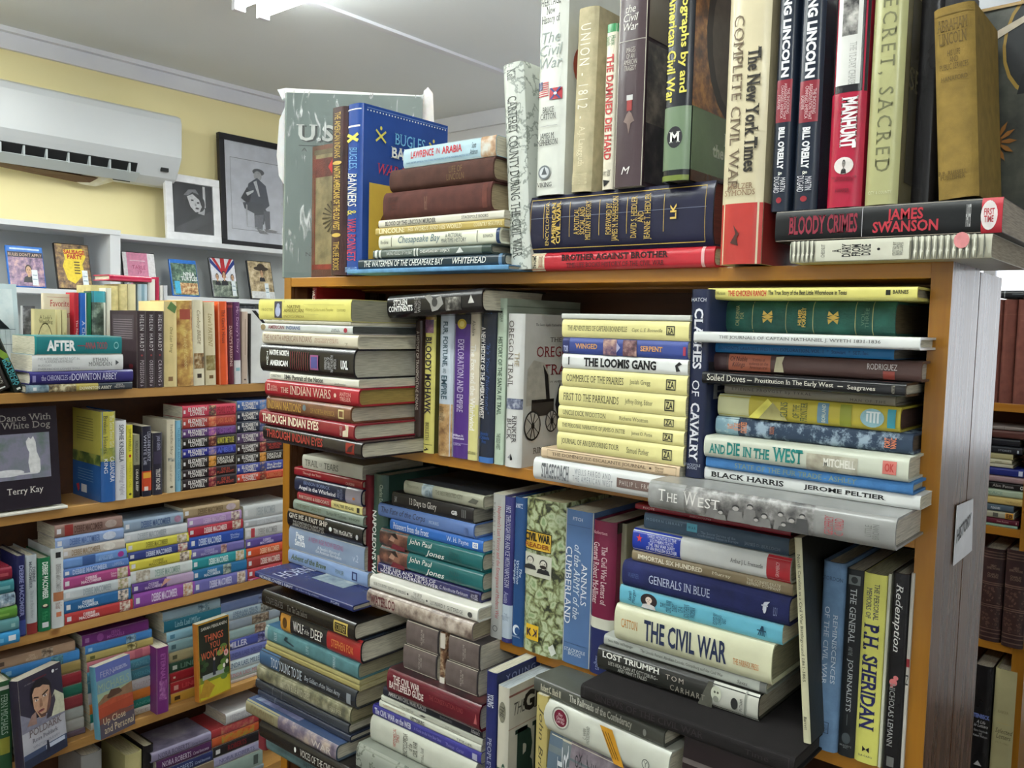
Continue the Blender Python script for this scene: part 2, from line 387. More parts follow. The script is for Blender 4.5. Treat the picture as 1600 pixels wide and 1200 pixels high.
boxes('trim_1', [((WX, FY, CEIL-.085), (WX+.02, BY, CEIL)), ((WX, FY, CEIL-.02), (WX+.05, BY, CEIL))], M_TRIM, kind=st)
boxes('trim_2', [((WX, BY-.02, CEIL-.085), (RX, BY, CEIL))], M_TRIM, kind=st)
boxes('trim_3', [((-1.30, FY, CEIL-.012), (-1.262, BY-.02, CEIL))], M_TRIM, kind=st)
# dark valance over the back window
boxes('trim_4', [((-.3, BY-.09, 1.70), (2.6, BY-.02, 1.98))], M(('2e2320'), 'k'), kind=st)
# ---------------------------------------------------------------- fluorescent fittings
def tube(name, p0, p1, rad, mat, parent=None, n=14):
    a, b = Vector(p0), Vector(p1); d = (b-a).normalized(); x = d.orthogonal().normalized(); y = d.cross(x)
    V = [tuple(c+rad*(math.cos(6.28318*i/n)*x+math.sin(6.28318*i/n)*y)) for c in (a, b) for i in range(n)]
    F = [(i, (i+1) % n, n+(i+1) % n, n+i) for i in range(n)] + [tuple(range(n-1, -1, -1)), tuple(range(n, 2*n))]
    return mesh_obj(name, V, F, [mat], None, parent, smooth=True)
def fitting(x0, y, lab, k=1):
    rt = empty('ceiling_light', (x0+.62, y, CEIL))
    tag(rt, lab, 'ceiling light', 'fluorescent ceiling lights')
    boxes('housing', [((-.64, -.09, -.045), (.64, .09, 0))], M_TRIM, rt, .006)
    for dy in (-.05, .05):
        tube('fluorescent_tube', (-.60, dy, -.075), (.60, dy, -.075), .016, M_TUBE, rt)
        for sx in (-1, 1):
            boxes('tube_holder', [((sx*.61-.012, dy-.022, -.10), (sx*.61+.012, dy+.022, -.04))], M_TRIM, rt, .003)
    la = bpy.data.lights.new('tube_light', 'AREA'); la.shape = 'RECTANGLE'; la.size = 1.2; la.size_y = .16; la.energy = LAMP_W*k; la.color = (.96, 1, .95)
    lo = bpy.data.objects.new('tube_light', la); COL.objects.link(lo); lo.parent = rt; lo.location = (0, 0, -.11)
LAMP_W = 10
fitting(-1.36, .80, 'double-tube fluorescent ceiling light above the yellow wall, at the top edge')
for q in ((.2, -.85), (-.45, 2.0), (-1.36, -1.5), (1.8, -2.4)):
    fitting(q[0], q[1], ['double-tube fluorescent ceiling light in front of the centre bookcase', 'unseen double-tube ceiling light added behind the centre bookcase to light the wall', 'double-tube fluorescent ceiling light in the near left of the room', 'double-tube fluorescent ceiling light at the right of the room'][[(.2, -.85), (-.45, 2.0), (-1.36, -1.5), (1.8, -2.4)].index(q)], .2 if q[1] == -.85 else 1)  # the hidden one behind the bookcase is added to light the upper wall
fitting(-2.0, -.75, 'unseen double-tube ceiling light added to brighten the yellow wall', 1)  # extra fitting out of view, added to brighten the yellow wall
# ---------------------------------------------------------------- bookcases
Z1, Z2, Z3, Z4, Z5 = 1.5, 1.205, .932, .60, .33
W = 1.187; TB = .0175
def bookcase(x0, x1, y0, y1, zs, lab, front, side, board, back=None, zlow=0.0, tb=TB, sw=.021, top=True):
    rt = empty('bookcase', ((x0+x1)/2, y0, 0)); tag(rt, lab, 'bookcase'); ox, oy = (x0+x1)/2, y0
    f = lambda a, b: ((a[0]-ox, a[1]-oy, a[2]), (b[0]-ox, b[1]-oy, b[2]))
    zt = zs[0]
    for a in ((x0, x0+sw), (x1-sw, x1)):
        o = boxes('side_panel', [f((a[0], y0+.0015, 0), (a[1], y1, zt))], side, rt)
        boxes('front_edge', [f((a[0], y0, 0), (a[1], y0+.0015, zt))], front, o)
    for i, z in enumerate(zs):
        boxes('top_board' if i == 0 else 'shelf', [f((x0+sw, y0+.0005, z-tb), (x1-sw, y1, z))], board, rt, .001)
    if back: boxes('back_panel', [f((x0+sw, y1-.006, 0), (x1-sw, y1, zt-tb))], back, rt)
    return rt
bookcase(0, W, 0, .127, (Z1, Z2, Z3, Z4, Z5, .1), 'honey pine bookcase in the middle holding the history books', M_PINEZ, M_SIDE, M_PINEX)
bookcase(0, W, .131, .25, (Z1-.003, Z2, Z3, Z4, Z5, .1), 'pine bookcase standing back to back behind the history bookcase', M_SIDE, M_SIDE, M_PINEX, M_BACK)
# paper sign on the side of the bookcase
def sign():
    q = [(1495, 790), (1520, 779), (1518, 860), (1511, 866), (1505, 871), (1489, 884)]
    pts = [hit(a, b, 0, W+.0015) for a, b in q]
    o = Vector((W+.0015, pts[5].y, pts[5].z)); rt = empty('paper_sign', o); tag(rt, 'torn white paper sign lettered HISTORY stuck on the bookcase side', 'sign')
    n = len(pts); V = [tuple(p-o) for p in pts] + [tuple(p-o+Vector((.0006, 0, 0))) for p in pts]
    F = [tuple(range(n-1, -1, -1)), tuple(range(n, 2*n))] + [(i, (i+1) % n, n+(i+1) % n, n+i) for i in range(n)]
    mesh_obj('sheet', V, F, [M('dfe0e4', 'p')], None, rt)
    a, b = hit(1494.5, 850, 0, W+.0026), hit(1517, 819, 0, W+.0026); up = Vector((0, 0, 1)); h = (hit(1495, 828, 0, W+.0026)-a).z*1.05
    tv, tf = text_geo('HISTORY', 'b'); V = [tuple(a+(b-a)*u+up*(h*v*(.95-.1*u))-o) for u, v in tv]
    mesh_obj('lettering', V, tf, [M('k', 'i')], None, rt)
sign()
# left bookcase: faces +x, runs along y
LA, LB, LC, LD, LE = 1.229, .939, .640, .334, .045
def left_case():
    y0, y1 = -.75, 1.05
    rt = empty('bookcase', (XL, .2, 0)); tag(rt, 'long light pine bookcase of paperbacks along the left side', 'bookcase')
    f = lambda a, b: ((a[0], a[1]-.2, a[2]), (b[0], b[1]-.2, b[2]))
    for i, z in enumerate((LA, LB, LC, LD, LE)):
        boxes('top_board' if i == 0 else 'shelf', [f((-.36, y0+.02, z-.0245), (0, y1-.02, z))], M_PINEY, rt, .0015)
    for a in (y0, y1-.02): boxes('side_panel', [f((-.36, a, 0), (0, a+.02, LA))], M_PINEY, rt)
    boxes('back_panel', [f((-.178, y0+.02, 0), (-.17, y1-.02, LA-.0245))], M_BACK, rt)
left_case()
# bookcase further back on the right
bookcase(.42, 1.128, 1.045, 1.29, (1.283, 1.02, .772, .44, .1), 'pine bookcase with old leather volumes behind at the right', M_PINEZ, M_PINEZ, M_PINEX, M_BACK, sw=.024)
# ---------------------------------------------------------------- white display shelving on the yellow wall
def white_unit(y0, y1, x1, zs, lab, side_lo=True, side_hi=True):
    rt = empty('display_shelf', (WX+.002, (y0+y1)/2, 0)); tag(rt, lab, 'shelf', 'white display shelving'); oy = (y0+y1)/2
    dx = x1-WX-.002
    for i, z in enumerate(zs): boxes('shelf_board', [((0, y0-oy, z-.022), (dx, y1-oy, z))], M_WSH, rt, .001)
    boxes('back_panel', [((0, y0-oy, 0), (.008, y1-oy, zs[0]-.022))], M_GRY, rt)
    for on, a in ((side_lo, y0), (side_hi, y1-.045)):
        if on: boxes('side_panel', [((0, a-oy, 0), (dx-.004, a+.045-oy, zs[0]-.022))], M_WSH, rt)
    return rt
XW = -2.4; XW2 = -2.33
zl = [hit(100, 351, 0, XW2).z, hit(100, 452, 0, XW2).z]; yl = hit(189, 400, 0, XW2).y
zr = [hit(310, 377, 0, XW).z, hit(330, 465, 0, XW).z]
white_unit(-.9, yl, XW2, zl+[zl[1]-.28, zl[1]-.56], 'white display shelf unit with two film discs under the air conditioner')
white_unit(yl+.003, 2.3, XW, zr+[zr[1]-.28, zr[1]-.56], 'white display shelf unit under the framed pictures', side_lo=False)
# ---------------------------------------------------------------- air conditioner
def aircon():
    xf = -2.4; y1 = 1.118; y0 = .18; z0, z1 = 2.025, 2.352; rt = empty('air_conditioner', (WX, (y0+y1)/2, z0))
    tag(rt, 'white wall-mounted air conditioner on the yellow wall', 'air conditioner'); hw = (y1-y0)/2; h = z1-z0; d = xf-WX
    pr = [(0.002, .035), (.05, .0), (.10, .004), (.150, .035), (.172, .075), (d-.012, .105), (d, .13), (d, h-.04), (d-.01, h-.012), (d-.04, h), (.002, h)]
    def ext(name, prof, ya, yb, mat, par):
        n = len(prof); V = [(x, ya, z) for x, z in prof]+[(x, yb, z) for x, z in prof]
        F = [(i, (i+1) % n, n+(i+1) % n, n+i) for i in range(n)]+[tuple(range(n-1, -1, -1)), tuple(range(n, 2*n))]
        o = mesh_obj(name, V, F, [mat], None, par); b = o.modifiers.new('bevel', 'BEVEL'); b.width = .004; b.segments = 2; b.limit_method = 'ANGLE'; return o
    wm = plaster('air_conditioner_plastic', 'ced2d6', 'd2d6da', 3, .3, 0)
    gm = plaster('air_conditioner_lower_plastic', 'b8c0c4', 'c0c8cc', 3, .4, 0)
    ext('body', pr, -hw, hw, wm, rt)
    dk = M('1a1c1e', 'k')
    ov = [(.100, .0), (.158, .040), (.176, .078), (.174, .082), (.154, .044), (.098, .006)]
    ext('outlet', ov, -hw+.05, hw-.20, dk, rt)
    f_ = ext('flap', [(.125, .004), (.175, .040), (.178, .037), (.128, .0)], -hw+.04, hw-.19, gm, rt)
    for i in range(8):
        y = -hw+.08+i*.088; boxes('louver', [((.150, y, .033), (.182, y+.006, .075))], gm, rt)
    boxes('indicator', [((.168, hw-.09, .060), (.181, hw-.055, .078))], dk, rt, .001)
    pb = plaster('torn_film', 'd0c8a8', 'e0dcc8', 30, .3, .3)
    V = [(.06, hw-.80, -.001), (.12, hw-.80, .004), (.11, hw-.42, -.003), (.10, hw-.30, .002), (.05, hw-.34, -.03), (.045, hw-.5, -.018), (.05, hw-.62, -.012)]
    o = mesh_obj('torn_film', V, [tuple(range(len(V)))], [M('5a3c28', 'k')], None, rt); o.modifiers.new('solid', 'SOLIDIFY').thickness = .001
    V = [(.105, hw-.43, .0), (.13, hw-.30, .012), (.09, hw-.27, -.004), (.06, hw-.34, -.034), (.05, hw-.40, -.03), (.06, hw-.45, -.012)]
    o = mesh_obj('torn_film', V, [tuple(range(len(V)))], [pb], None, rt); o.modifiers.new('solid', 'SOLIDIFY').thickness = .001
aircon()
# ---------------------------------------------------------------- framed pictures
def picture(px, x, fw, fd, fmat, lab, mat_w, art, back):
    """px: top-left, bottom-left, bottom-right columns/rows of the frame"""
    (xl, yb), (xr, yb2), yt = px; a = hit(xl, yb, 0, x); b = hit(xr, yb2, 0, x); w_ = b.y-a.y; z = zr[0]
    hgt = hit(xl, yt, 0, x-.05).z - z
    rt = empty('picture_frame', (x, (a.y+b.y)/2, z+.001+fd*math.sin(R(back))), R(90)); rt.rotation_euler[0] = R(-back); tag(rt, lab, 'picture', 'framed pictures')
    hw = w_/2
    V, F = [], []
    for lo, hi in (((-hw, 0, 0), (hw, fd, fw)), ((-hw, 0, hgt-fw), (hw, fd, hgt)), ((-hw, 0, fw), (-hw+fw, fd, hgt-fw)), ((hw-fw, 0, fw), (hw, fd, hgt-fw))): box_vf(lo, hi, V, F)
    o = mesh_obj('frame', V, F, [fmat], None, rt); bv = o.modifiers.new('bevel', 'BEVEL'); bv.width = .002; bv.segments = 2
    boxes('mat_board', [((-hw+fw-.002, fd*.5, fw-.002), (hw-fw+.002, fd*.8, hgt-fw+.002))], M(mat_w, 'p'), rt)
    # print
    iw, ih = 2*hw-2*fw, hgt-2*fw; V = []; F = []; fm = []; ms = []
    pt = lambda u, v, k: (-hw+fw+u*iw, fd*.5-.0003-.0002*k, fw+v*ih)
    for k, q in enumerate(art):
        m_ = M(q[-1], 'i'); 
        if m_ not in ms: ms.append(m_)
        i0 = len(V)
        if q[0] == 'r': V += [pt(q[2], q[4], k), pt(q[3], q[4], k), pt(q[3], q[5], k), pt(q[2], q[5], k)]
        elif q[0] == 'e': V += [pt(q[2]+q[4]*math.cos(.314159*j), q[3]+q[5]*math.sin(.314159*j), k) for j in range(20)]
        else: V += [pt(u, v, k) for u, v in q[2]]
        F.append(tuple(range(i0, len(V)))); fm.append(ms.index(m_))
    mesh_obj('print', V, F, ms, fm, rt)
    g = M_GLASS.copy() if 'picture_glass' not in bpy.data.materials else bpy.data.materials['picture_glass']
    g.name = 'picture_glass'; boxes('glass_pane', [((-hw+fw-.001, fd*.28, fw-.001), (hw-fw+.001, fd*.28+.002, hgt-fw+.001))], g, rt)
lady = [r(.02, .98, .02, .98, '2c2c34'), r(.76, .82, .55, .98, 'd8d8dc'), P([(.30, .02), (.36, .30), (.55, .44), (.78, .40), (.95, .2), (.98, .02)], '1c1c22'),
        P([(.62, .42), (.70, .60), (.80, .52), (.78, .40)], 'c8c8cc'), e(.50, .66, .24, .20, '3c3c42'), e(.40, .56, .10, .16, '26262c'), e(.68, .62, .12, .16, '2e2e34'),
        P([(.36, .74), (.50, .80), (.66, .70), (.72, .56), (.66, .46), (.56, .44), (.44, .54)], 'dcdce0'), P([(.28, .76), (.40, .88), (.58, .90), (.66, .80), (.50, .84), (.38, .76)], '8c8c92'),
        r(.46, .52, .66, .69, '2a2a30'), r(.60, .66, .62, .65, '2a2a30'), e(.60, .52, .045, .018, '30202a'), P([(.55, .64), (.59, .57), (.54, .57)], 'a8a8ae')]
picture(((262, 371), (347, 380), 271), -2.44, .036, .022, M('e6e6ea', 'p'), 'white-framed black and white portrait of a woman standing on the white shelf', '34343a', lady, 5)
ink = '3a3c44'
man = frame_box(.10, 1.02, .12, .84, '50525a', .004, .004) + [e(.57, .73, .075, .035, '6a6c74'), e(.56, .69, .05, .05, 'b8b8bc'),
      P([(.44, .60), (.55, .67), (.66, .60), (.70, .40), (.62, .34), (.48, .36), (.40, .46)], '565a66'), P([(.34, .44), (.42, .56), (.47, .50), (.44, .38)], ink),
      P([(.36, .40), (.60, .42), (.66, .34), (.62, .20), (.50, .16), (.50, .30), (.38, .34)], '50545e'), P([(.50, .28), (.62, .30), (.60, .14), (.50, .15)], '7a7c86'), P([(.62, .34), (.70, .34), (.70, .16), (.64, .14)], '6a6c76'),
      P([(.52, .15), (.62, .13), (.68, .10), (.56, .10)], '8a8a90'), P([(.62, .15), (.72, .15), (.80, .14), (.76, .12), (.64, .12)], '8a8a90'), r(.34, .36, .16, .38, 'c0c2c8'), r(.34, .52, .155, .16, 'c0c2c8'),
      P([(.50, .62), (.56, .48), (.58, .48), (.54, .64)], 'd8dade'), P([(.40, .50), (.50, .54), (.50, .52), (.42, .47)], 'd8dade')]
def wide(q):
    f = lambda u: .57+(u-.57)*1.35
    return q if q[0] == 'r' else (q[0], q[1], [(f(u), v) for u, v in q[2]], q[3]) if q[0] == 'p' else (q[0], q[1], f(q[2]), q[3], q[4]*1.35, q[5], q[6])
man = [wide(q) for q in man]
picture(((348, 381), (455, 393), 208), -2.50, .030, .026, M('1c1a20', 'p'), 'black-framed drawing of a seated man leaning against the yellow wall', 'd8dae4', man, 4)
# ---------------------------------------------------------------- film discs on the white shelves
def disc(x, z, px, yt, back, c, lab, dec, cat='film disc', T=.013, grp='film disc cases on the white shelves'):
    a = hit(px[0], px[2], 0, x); b = hit(px[1], px[3], 0, x); y = (a.y+b.y)/2; wd = b.y-a.y
    H = hit(px[0], yt, 0, x-.05).z - z
    rt = empty('disc_case', (x, y, z+T*math.sin(R(back))), R(90)); rt.rotation_euler[0] = R(-back); tag(rt, lab, cat, grp)
    boxes('case', [((-wd/2, 0, 0), (wd/2, T, H))], M(c, 'j'), rt, .003)
    V = []; F = []; fm = []; ms = []
    for k, q in enumerate(dec):
        m_ = M(q[-1] if q[0] != 't' else q[7], 'i' if ':' not in q[-1] else 'j'); i0 = len(V); pt = lambda u, v: (-wd/2+u*wd, -.0004-.00025*k, v*H)
        if m_ not in ms: ms.append(m_)
        if q[0] == 't':
            tv, tf = text_geo(q[2], q[8]); V += [pt(q[3]+(q[4]-q[3])*u, q[5]+(q[6]-q[5])*v) for u, v in tv]; F += [tuple(i0+j for j in f) for f in tf]; fm += [ms.index(m_)]*len(tf); continue
        if q[0] == 'r': V += [pt(q[2], q[4]), pt(q[3], q[4]), pt(q[3], q[5]), pt(q[2], q[5])]
        elif q[0] == 'e': V += [pt(q[2]+q[4]*math.cos(.314159*j), q[3]+q[5]*math.sin(.314159*j)) for j in range(20)]
        else: V += [pt(u, v) for u, v in q[2]]
        F.append(tuple(range(i0, len(V)))); fm.append(ms.index(m_))
    mesh_obj('cover_sheet', V, F, ms, fm, rt)
tag_ = lambda u: [r(u, u+.16, .04, .42, 'dfe6ea'), r(u+.02, u+.14, .28, .30, '7890a0'), r(u+.02, u+.14, .18, .20, '7890a0')]
disc(XW2-.03, zl[1], (15, 73, 443, 447), 382, 14, '2a6ac0', 'blue film disc case with purple cover, leftmost on the white shelves',
     [r(.02, .98, .86, .98, '2c74cc'), r(.1, .9, .90, .94, 'c8dcf0'), r(.03, .97, .02, .85, 'pic:4a3a5a:8a6a8a:c8a0a0:40'), r(.03, .97, .72, .85, '2a2434'), t("RULES DON'T APPLY", .05, .95, .745, .82, 'd8b8a0'), *face_art(.55, .40, .12, 's', .9), *tag_(.62)])
disc(XW2-.03, zl[1], (91, 146, 446, 449), 378, 14, '241c18', 'black film disc case with yellow splash cover titled in red',
     [r(.03, .97, .02, .98, 'pic:3a2a1a:7a5a3a:b09050:50'), P([(.25, .86), (.8, .90), (.88, .72), (.76, .55), (.8, .36), (.5, .12), (.3, .2), (.2, .5), (.28, .66)], 'e4c838'),
      t('SAUSAGE\nPARTY', .26, .86, .66, .86, 'b02818', 'B'), *[r(.52, .68, .34+.06*i, .365+.06*i, '4a3a1a') for i in range(5)], *tag_(.72)])
disc(XW-.03, zr[1], (271, 313, 460, 462), 404, 14, '2a6ac0', 'blue film disc case with green cover beside the pink leaflet',
     [r(.02, .98, .90, .99, '2c74cc'), r(.03, .97, .02, .89, 'pic:2a3a34:4a6a5a:90a890:45'), t('NINJA\nTURTLES', .36, .97, .42, .66, 'e8ecec', 'b'), r(.3, .95, .05, .36, 'pic:6a4028:b88858:e0d0a0:60'), r(.1, .3, .06, .40, '48b0d8')])
disc(XW-.03, zr[1], (334, 374, 462, 464), 401, 14, '2a2a30', 'black film disc case with red, white and blue flag cover',
     [r(.03, .97, .02, .98, 'e0e0e8'), P([(.03, .98), (.03, .85), (.45, .55), (.5, .6)], '2a3a80'), P([(.97, .98), (.97, .85), (.55, .55), (.5, .6)], '2a3a80'), P([(.1, .98), (.22, .98), (.5, .62), (.45, .58)], 'b02a30'), P([(.9, .98), (.78, .98), (.5, .62), (.55, .58)], 'b02a30'),
      r(.42, .58, .5, .98, 'b02a30'), r(.03, .97, .02, .42, 'pic:3a4640:6a7468:a0a898:40'), *face_art(.5, .55, .1, 's', .9), *face_art(.22, .5, .08, 's', .9), *face_art(.8, .5, .08, 's', .9), *tag_(.72)])
disc(XW-.03, zr[1], (393, 431, 464, 466), 406, 14, '242426', 'black film disc case with tan hatted figure, rightmost on the white shelf',
     [r(.03, .97, .02, .98, 'pic:6a5a44:b09c78:d8c8a8:30'), e(.55, .80, .3, .06, '3a3028'), e(.55, .84, .16, .09, '3a3028'), *face_art(.55, .68, .09, 's', .9), r(.03, .97, .02, .2, 'd0d0d0'), *tag_(.6)])
disc(XW-.03, zr[1], (196, 248, 455, 458), 392, 12, '1c1c20', 'black film disc case with pink and white cover beside the blue one',
     [r(.02, .98, .02, .98, 'e8e4e8'), r(.14, .76, .02, .98, 'd888a8'), t('TABLE\n19', .28, .68, .48, .68, 'a03058'), r(.22, .68, .78, .80, 'f0d0dc'), r(.0, .2, .06, .4, 'pic:3a3a44:8a8a90:d0d0d4:60')])
for i, (a, b, cc, lb) in enumerate(((372, 408, 'pic:4a5058:8a9098:c0c6ca:40', 'grey film disc case on the second white shelf behind leaning white book'), (414, 452, 'pic:3a4048:9aa0a8:d0d6da:40', 'silver film disc case on the second white shelf by yellow encyclopedia'))):
    disc(XW-.03, zr[1]-.28, (a, b, 560, 560), 475, 12, '30343a', lb, [r(.03, .97, .02, .98, cc), r(.1, .9, .7, .8, 'c8d0d8'), r(.5, .7, .1, .4, 'dfe6ea')])
# ================================================================ books on top of the centre bookcase
G1 = 'books on top of the history bookcase'
BWP = 'pic:1c1c1e:6a6868:c8c4c0:45'
def vt(s, a, b, c='k', st='', v0=.25, v1=.75): return t(s, a, b, v0, v1, c, st)
def ht(s, v0, v1, c='k', st='', u0=.12, u1=.88): return t(s, u0, u1, v0, v1, c, st, 'h')
# big wrapped navy book, turned to the viewer
def us_book():
    z = Z1; a = hit(432, 430, 2, z) ; yw = 41; dirv = Vector((math.cos(R(yw)), math.sin(R(yw)), 0)); a = Vector((-.026, .015, z)); 
    wd = .268; Hh = .362; c = a+dirv*wd/2
    rt = empty('hardback_book', c+Vector((0, 0, .002)), R(yw)); rt.rotation_euler[0] = R(-2)
    tag(rt, 'large grey-green book lettered U.S. in clear plastic wrap, leftmost on top', 'book', G1)
    make_book(rt, Hh, wd, .028, 'face', '6f7c78', dec=[t('U.S. NAVY', .09, 1.0, .735, .825, '2c3230', 'Bs', 'c'), t('U.S. NAVY', .08, .985, .742, .832, 'c8ccc8', 'bs', 'c'), r(.1, .95, .715, .719, '3a403e', 'c'), t('A COMPLETE HISTORY', .12, .94, .685, .705, '3a403e', 'w', 'c'),
              r(.2, .5, .165, .169, '3a403e', 'c'), t('NAVAL INSTITUTE', .16, .6, .12, .14, '3a403e', 's', 'c')])
    m, nt, p = newmat('clear_plastic_wrap'); p.inputs['Base Color'].default_value = (.9, .93, .93, 1); p.inputs['Roughness'].default_value = .12; p.inputs['Alpha'].default_value = 1
    n = tex(nt, 'ShaderNodeTexNoise', 'Object', (60, 60, 14), Detail=4, Distortion=1.5); bump(nt, p, n.outputs[0], 1, .006)
    al = nt.nodes.new('ShaderNodeMapRange'); al.inputs[1].default_value = .60; al.inputs[2].default_value = .72; al.inputs[3].default_value = .06; al.inputs[4].default_value = .75
    link(nt, n.outputs[0], al.inputs[0]); link(nt, al.outputs[0], p.inputs['Alpha'])
    V = [(-wd/2-.004, -.003, .01), (wd/2+.004, -.003, .01), (wd/2+.004, -.003, Hh+.003), (-wd/2-.004, -.003, Hh+.003)]
    mesh_obj('plastic_wrap', V, [(0, 1, 2, 3)], [m], None, rt)
    m2, nt, p = newmat('white_plastic_flap'); p.inputs['Base Color'].default_value = (.9, .9, .92, 1); p.inputs['Roughness'].default_value = .3; p.inputs['Subsurface Weight'].default_value = .3; p.inputs['Transmission Weight'].default_value = .25
    bump(nt, p, tex(nt, 'ShaderNodeTexNoise', 'Object', 70, Detail=3).outputs[0], .8, .003)
    for pts in ([(-wd/2-.02, .012, Hh+.008), (-wd/2-.004, .014, Hh+.012), (wd/2, .014, Hh+.006), (wd/2+.002, .014, Hh-.004), (-wd/2, .012, Hh-.004), (-wd/2-.010, .012, Hh-.012)],
                [(-wd/2-.003, .013, Hh-.02), (-wd/2-.016, .014, Hh-.05), (-wd/2-.020, .014, Hh-.12), (-wd/2-.015, .014, Hh-.16), (-wd/2-.003, .013, Hh-.18)],
                [(wd/2-.004, .016, Hh-.01), (wd/2, .018, Hh+.016), (wd/2+.008, .018, Hh+.024), (wd/2+.018, .018, Hh+.012), (wd/2+.022, .016, Hh-.05), (wd/2-.004, .014, Hh-.06)]):
        o = mesh_obj('plastic_flap', pts, [tuple(range(len(pts)))], [m2], None, rt); o.modifiers.new('solid', 'SOLIDIFY').thickness = .0012
us_book()
# tan western cover seen beside the dark spine
faceout('C', -.012, Z1, 488, 523, 226, .012, '5a3428', 'tan and red leather western book facing out beside the thin dark spine',
        [r(.12, .95, .1, .93, '7c7050', 'c'), r(.04, .97, .76, .90, '5e241c', 'c'), P([(.65, .83), (.95, .93), (1, .83), (.95, .73)], 'b83030', 'c'), r(.04, .97, .06, .1, '7a2c20', 'c'), r(.1, .95, .93, .965, '5a5038', 'c'), r(.12, .16, .1, .93, '6a2c20', 'c'),
         *[P([(.95+.06*math.cos(R(q)), .45+.03*math.sin(R(q))), (.95+.5*math.cos(R(q-3)), .45+.13*math.sin(R(q-3))), (.95+.5*math.cos(R(q+3)), .45+.13*math.sin(R(q+3)))], '3a3020', 'c') for q in range(110, 260, 18)]], grp=G1, mk='l', D=.075)
row('C', .031, Z1, 'on top', G1, [
 (517, 540, 168, '3c2020', 'thin dark brown', [t('THE AMERICAN INDIANS', .03, .30, .3, .7, 'g'), e(.33, .5, .012, .3, 'g'), t('NATIVE AMERICANS OF THE OLD WEST', .35, .73, .28, .72, 'g', 'b'), e(.76, .5, .012, .3, 'g'), t('TIME-LIFE BOOKS', .80, .97, .3, .7, 'g')],
  dict(lab='thin dark brown hardback with gilt spine lettering beside the blue bugle book', mk='l', d=.19)),
])
row('C', .030, Z1, 'on top', G1, [
 (541, 564, 163, '274a94', 'blue', [r(.125, .135, .1, .9, 'w'), r(.03, .036, .05, .95, 'w'), P([(.17, .2), (.185, .1), (.225, .8), (.21, .9)], 'd8cc58'), P([(.21, .1), (.225, .2), (.185, .9), (.17, .8)], 'd8cc58'),
   t('BUGLES,', .25, .38, .2, .8, '6aa8d8', 'is'), t('BANNERS', .40, .60, .2, .8, 'w', 'is'), t('&', .62, .65, .2, .8, 'd8cc58', 's'), t('WAR BONNETS', .67, .92, .2, .8, 'c03848', 'is'), t('CAXTON', .955, .985, .08, .92, '9ac0e8'),
   *[r(.04+.0335*i, .052+.0335*i, .962, .970, 'w', 'c') for i in range(28)], r(.03, .97, .975, .98, '6a88c0', 'c'),
   t('BUGLES', .34, .70, .80, .87, '78c0e4', 's', 'c'), t('BANNERS', .30, .82, .715, .785, 'w', 'bs', 'c'), t('WAR BONNETS', .15, .90, .605, .67, 'c83a50', 'is', 'c'), t('ERNEST L. REEDSTROM', .34, .86, .56, .58, 'w', 'i', 'c'),
   r(.06, .94, .08, .545, 'd2b04a', 'c'), P([(.10, .10), (.22, .16), (.16, .30), (.26, .42), (.34, .44), (.30, .36), (.42, .40), (.56, .50), (.52, .36), (.66, .38), (.60, .24), (.70, .12), (.5, .10), (.4, .2), (.3, .1)], '6a4420', 'c'), P([(.28, .30), (.42, .34), (.50, .46), (.46, .28), (.36, .22)], '3a2412', 'c'), e(.36, .46, .05, .03, '8a5a30', 'c'),
   *[q for uu in (.18, .80) for q in (P([(uu-.06, .80), (uu-.05, .79), (uu+.06, .855), (uu+.05, .865)], 'd8cc58', 'c'), P([(uu+.06, .80), (uu+.05, .79), (uu-.06, .855), (uu-.05, .865)], 'd8cc58', 'c'), e(uu, .875, .012, .012, 'd8cc58', 'c'))]],
  dict(lab='blue hardback with bugles, banners and sabres on its front cover', d=.205)),
])
